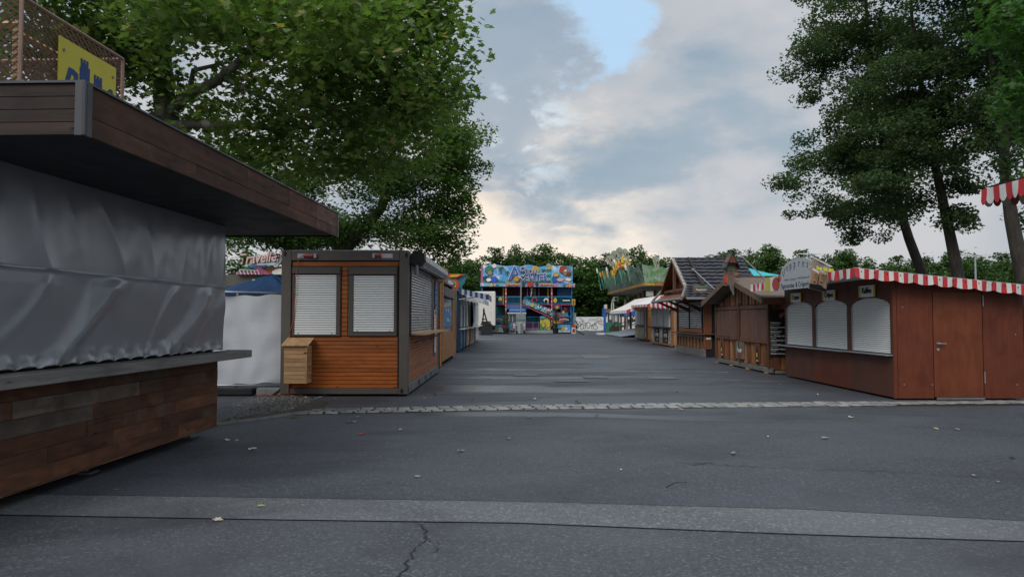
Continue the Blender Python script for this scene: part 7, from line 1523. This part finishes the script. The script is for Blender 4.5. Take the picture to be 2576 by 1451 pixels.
# --- arched name board on the lane side
Nb = Thing('name_board', 'grey arched board reading Espressobar & Crêperie with a yellow and red end', 'sign', (6.12, 16, 2.13)); xb = 6.12
pts = [(17.0, 2.13), (14.2, 2.13), (14.2, 2.46)]; pts = [(17.15, 2.13), (14.72, 2.13), (14.72, 2.46), (14.85, 2.46)] + [(15.85 - .98 * math.cos(a), 2.46 + .33 * math.sin(a)) for a in [math.pi * i / 20 for i in range(1, 20)]] + [(16.83, 2.46), (17.15, 2.46)]
b = MB(); b.prism([(xb, y, z) for y, z in pts], (.03, 0, 0)); bd = Nb.part('board', b, paint('grey_sign_paint', (.40, .43, .46), .5, .4, .06))
Nb.box('white_end', M_WHITE, xb - .002, xb + .03, 17.152, 17.50, 2.13, 2.46); Nb.box('yellow_end', M_SIGNY, xb - .002, xb + .03, 17.502, 17.85, 2.13, 2.46)
b = MB(); b.prism([(xb - .008, 17.12 + .24 * math.cos(q), 2.29 + .155 * math.sin(q)) for q in [i * math.pi / 12 for i in range(24)]], (.006, 0, 0)); Nb.part('red_badge', b, M_REDP); b = MB(); b.prism([(xb - .008, 16.90 + .10 * math.cos(q), 2.41 + .08 * math.sin(q)) for q in [i * math.pi / 8 for i in range(16)]], (.006, 0, 0)); Nb.part('red_badge', b, M_REDP)
for k, ch in enumerate('creppresso'):
    a = math.pi * (.93 - .86 * k / 9); y = 15.85 - .80 * math.cos(math.pi - a) * -1; y = 15.85 - .80 * math.cos(a) * -1; y = 15.85 + .80 * math.cos(a) * (1); y = 15.85 - .80 * math.cos(math.pi * (.07 + .86 * (9 - k) / 9)); z = 2.40 + .20 * math.sin(math.pi * (.07 + .86 * k / 9))
    Nb.text('lettering', ch, (xb - .006, y, z), .25, M_INK, '-X', .002, -.006, 'CENTER', .95, parent=bd, tilt=(.5 - k / 9) * .9)
Nb.text('lettering', 'Espressobar & Crêperie', (xb - .006, 16.80, 2.17), .16, M_INK, '-X', .002, -.003, 'LEFT', 1.04, parent=bd)
Nb.text('lettering', 'Crêpes · Espresso · 92318 Neumarkt', (xb - .006, 16.6, 2.335), .06, M_STEELD, '-X', .001, 0, 'LEFT', 1.6, parent=bd)
# --- coffee banner
Cb = Thing('coffee_banner', 'hanging banner with two printed paper cups and the yellow words Coffee to go', 'banner', (6.15, 14.6, 2.1)); Db = 14.3
def bp(px, py): return Vector((wx(px, Db), Db + (px - 2034) * .004, wz(py, Db)))
TL, TR, BR, BL = bp(2048, 645), bp(2107, 669), bp(2089, 735), bp(2033, 725)
def bq(u, v): return TL.lerp(TR, u).lerp(BL.lerp(BR, u), v)
b = MB(); b.sheet([[bq(u / 10, v / 10) + Vector((0, -.02 * math.sin(u * .9), 0)) for u in range(11)] for v in range(10, -1, -1)])
def bannermat():
    n = NT('coffee_banner_print'); v = n.coord(); a = n.noise(v, 2.2, 4, .6); c = n.voro(v, 30); 
    return n.out(n.mix(n.mr(a, .35, .65), (.24, .19, .15), (.38, .32, .26)), .5, .4)
ban = Cb.part('cloth', b, bannermat()); b = MB(); b.tube([TL + Vector((-.02, -.01, .0)), TR + Vector((.02, -.01, 0))], .018, 8); Cb.part('top_rod', b, M_WHITE)
def bcut(name, uv, m, d): b = MB(); P4 = [bq(u, v) + Vector((0, -.035 - d, 0)) for u, v in uv]; b.prism(P4, (0, .004, 0)); return Cb.part(name, b, m, parent=ban)
for u0, v0 in ((.08, .40), (.46, .34)):
    bcut('printed_cup', [(u0, v0), (u0 + .36, v0 + .02), (u0 + .30, v0 + .46), (u0 + .06, v0 + .44)], paint('cup_brown', (.38, .25, .14), .5, .4, .1), 0); bcut('printed_lid', [(u0 - .01, v0 - .06), (u0 + .35, v0 - .04), (u0 + .37, v0 + .03), (u0 - .01, v0 + .01)], M_WHITE, .004)
    bcut('cup_mark', [(u0 + .10, v0 + .32), (u0 + .26, v0 + .33), (u0 + .24, v0 + .39), (u0 + .12, v0 + .38)], M_HUTBR, .004)
    for k, s in enumerate(('Coffee', 'to go')): p = bq(u0 + .17, v0 + .14 + k * .09); Cb.text('lettering', s, (p.x, p.y - .05, p.z), .055, M_HUTBR, '-Y', .001, .001, parent=ban, tilt=-.2)
bcut('coffee_beans', [(.02, .84), (.5, .80), (.98, .88), (.98, .98), (.02, .98)], M_BLACK, .0)
p = bq(.5, .30); Cb.text('lettering', 'Coffee to go', (p.x, p.y - .055, p.z), .115, paint('yellow_letter', (.62, .60, .05), .5, .4, .05), '-Y', .002, .005, 'CENTER', .82, parent=ban, tilt=-.12)
b = MB(); b.tube([tuple(TR), (wx(2150, 13.4), 13.4, wz(689, 13.4))], .010, 6); Cb.part('pole', b, M_BLACK)
# ================================================================== awning of the stall at the right edge
E = Thing('edge_stall', 'red and white striped scalloped awning of a stall cut off by the right edge', 'stall', (7.5, 7, 0)); ex, ey, ez_ = 5.43, 8.5, 2.98
b = MB(); valance(b, (ex, ey, ez_), (ex, 3.6, ez_), .135, Rw, .105, .05, .006); b2 = E.part('lane_skirt', b)
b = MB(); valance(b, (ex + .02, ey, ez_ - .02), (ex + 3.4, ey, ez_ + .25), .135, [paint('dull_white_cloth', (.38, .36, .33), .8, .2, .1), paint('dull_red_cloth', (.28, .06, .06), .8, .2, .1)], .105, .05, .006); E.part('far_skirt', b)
b = MB(); cloth_roof(b, (ex + 3.4, 3.6, ez_ + .45), (ex + 3.4, ey, ez_ + .45), (ex - .0, ey, ez_ + .02), (ex - .0, 3.6, ez_ + .02), Rw, .105, .03); E.part('roof_cloth', b)
E.box('frame_tube', M_BLACK, ex + .04, ex + .09, 3.6, ey - .05, ez_ - .08, ez_ - .03); E.box('wall', M_WINEBR, 7.6, 7.66, 3.6, 8.0, .05, 2.9); E.box('wall', M_WINEBR, 7.6, 9.0, 7.96, 8.02, .05, 2.9)
# ================================================================== street lamps
def lamp(px, ptop, D, label):
    t = Thing('street_lamp', label, 'street lamp', (wx(px, D), D, 0), group='twin headed car park lamps'); z = wz(ptop, D); x = wx(px, D)
    b = MB(); b.tube([(x, D, 0), (x, D, z)], [.10, .06], 8); t.part('pole', b, M_STEEL)
    for s in (-1, 1):
        t.box('lamp_arm', M_STEEL, x + (0 if s > 0 else -.3), x + (.3 if s > 0 else 0), D - .03, D + .03, z - .05, z); b = MB(); b.prism([(x + s * .28, D - .15, z - .02), (x + s * .95, D - .12, z + .03), (x + s * .95, D - .12, z + .09), (x + s * .28, D - .15, z + .08)], (0, .3, 0)); t.part('lamp_head', b, M_WHITE)
lamp(2456, 643, 55, 'twin headed street lamp between the alder trunks above the striped awning'); lamp(2040, 640, 62, 'twin headed street lamp behind the arched name board')
# ================================================================== litter: leaves, paper, twig
GLv = 'dry leaves scattered over the asphalt'
lm = []
for k in range(6):
    rr = random.Random(k + 40); pts = [(math.cos(a) * (.5 + .12 * rr.uniform(-1, 1)) * .7, math.sin(a) * (.5 + .15 * rr.uniform(-1, 1))) for a in [i * math.pi / 4 for i in range(8)]]
    v = [(0, 0, .02)] + [(x, y, .10 + .12 * abs(x) + rr.uniform(-.06, .10)) for x, y in pts]; mb = MB(); mb.add(v, [(0, 1 + i, 1 + (i + 1) % 8) for i in range(8)]); lm.append(mb.mesh('leaf', M_LEAFDRY))
def litter(px, py, s, label, group=None, m=None, mesh=None, cat='leaf', name='fallen_leaf'):
    p = gp(px, py); o = bpy.data.objects.new(name, mesh or random.choice(lm)); o.location = (p[0], p[1], .012); o.scale = (s, s, s); o.rotation_euler = (random.uniform(-.15, .15), random.uniform(-.15, .15), random.random() * 6.28); COL.objects.link(o); tag(o, label, cat, group); return o
for (x, y) in ((880, 1062), (893, 1061), (905, 1049), (602, 1108), (578, 1107), (1278, 1103), (1160, 1134), (1097, 993), (1069, 1001), (1114, 990), (1130, 1000), (1450, 1010), (1345, 1004), (1925, 1098), (2135, 1050), (2070, 1102), (790, 993), (770, 1000), (820, 996), (845, 1002), (760, 1008), (900, 1003), (1270, 984), (1190, 1006), (1700, 987), (2052, 993), (1960, 968), (1870, 975), (1785, 966), (1240, 965), (1230, 953), (1150, 958), (1190, 952), (2440, 1195), (1900, 1022), (1710, 1030), (1330, 1050), (640, 1130), (1500, 1045), (2400, 1080), (2500, 1210), (300, 1230), (1840, 1140), (1560, 1180), (1010, 1080), (980, 1030), (720, 1025), (690, 1010), (668, 1022), (650, 1040), (600, 1050), (630, 1030), (605, 1020), (700, 1035), (585, 1035), (740, 1028), (655, 1012), (625, 1010)):
    pl = 'on the gravel bed beside the timber kiosk' if x < 740 and y < 1060 else 'on the asphalt in front of the container' if x < 960 and y < 1010 else 'on the lane between the stall rows' if y < 1013 else 'on the asphalt near the cobble strip' if y < 1070 else 'on the open foreground asphalt, right half' if x > 1288 else 'on the open foreground asphalt, left half'
    litter(x, y, random.uniform(.05, .10) * (1 if y < 1150 else .7), 'small pale dry leaf lying ' + pl, GLv)
mp = leaf_mesh('leaf', MAPLE, np.zeros((1, 3)), .16, paint('yellow_leaf', (.42, .37, .14), .7, .3, .2), 5, 3); mp2 = leaf_mesh('leaf', MAPLE, np.zeros((1, 3)), .14, M_LEAFDRY, 5, 5); mp3 = leaf_mesh('leaf', MAPLE, np.zeros((1, 3)), .17, LM_PLANE, 5, 6)
litter(2348, 1077, .8, 'pale yellow leaf lying alone in front of the crepe kiosk door', mesh=mp); litter(2535, 1150, .75, 'yellowish leaf near the right edge of the picture', mesh=mp)
litter(665, 1269, .75, 'yellow brown leaf on the light asphalt band', mesh=mp); litter(555, 1303, .8, 'curled dry leaf at the lower edge of the light asphalt band', mesh=mp2); litter(1052, 1196, .65, 'dry brown leaf alone in the middle of the foreground asphalt', mesh=mp2)
litter(1456, 1012, .9, 'yellow green leaf just behind the cobble strip in mid lane', mesh=mp3); litter(742, 1049, 1.2, 'fresh green leaf lying on the kerb of the gravel bed', mesh=mp3)
for x, y in ((840, 1032), (828, 1034), (815, 1036), (852, 1029), (835, 1037), (822, 1030)): litter(x, y, 1.0, 'withered green leaf in the heap at the left end of the cobble strip', 'leaf heap at the cobble strip', mesh=mp3)
b = MB(); p = gp(911, 1091); b.prism([(-.05, -.04, 0), (.06, -.03, 0), (.05, .05, .03), (-.03, .06, .02)], (0, 0, .004)); o = litter(911, 1091, .6, 'small red scrap of paper on the asphalt in front of the container', mesh=b.mesh('paper', paint('red_paper', (.55, .04, .03), .6, .3, .1)), cat='litter', name='paper_scrap')
a, c = gp(1672, 1223), gp(1722, 1212); b = MB(); b.tube([(0, 0, 0), ((c[0] - a[0]) * .5, (c[1] - a[1]) * .5 + .02, .015), (c[0] - a[0], c[1] - a[1], .0)], [.006, .005, .003], 5); o = bpy.data.objects.new('twig', b.mesh('twig', BK_DARK)); o.location = (a[0], a[1], .012); COL.objects.link(o); tag(o, 'thin dark twig lying on the foreground asphalt', 'twig')
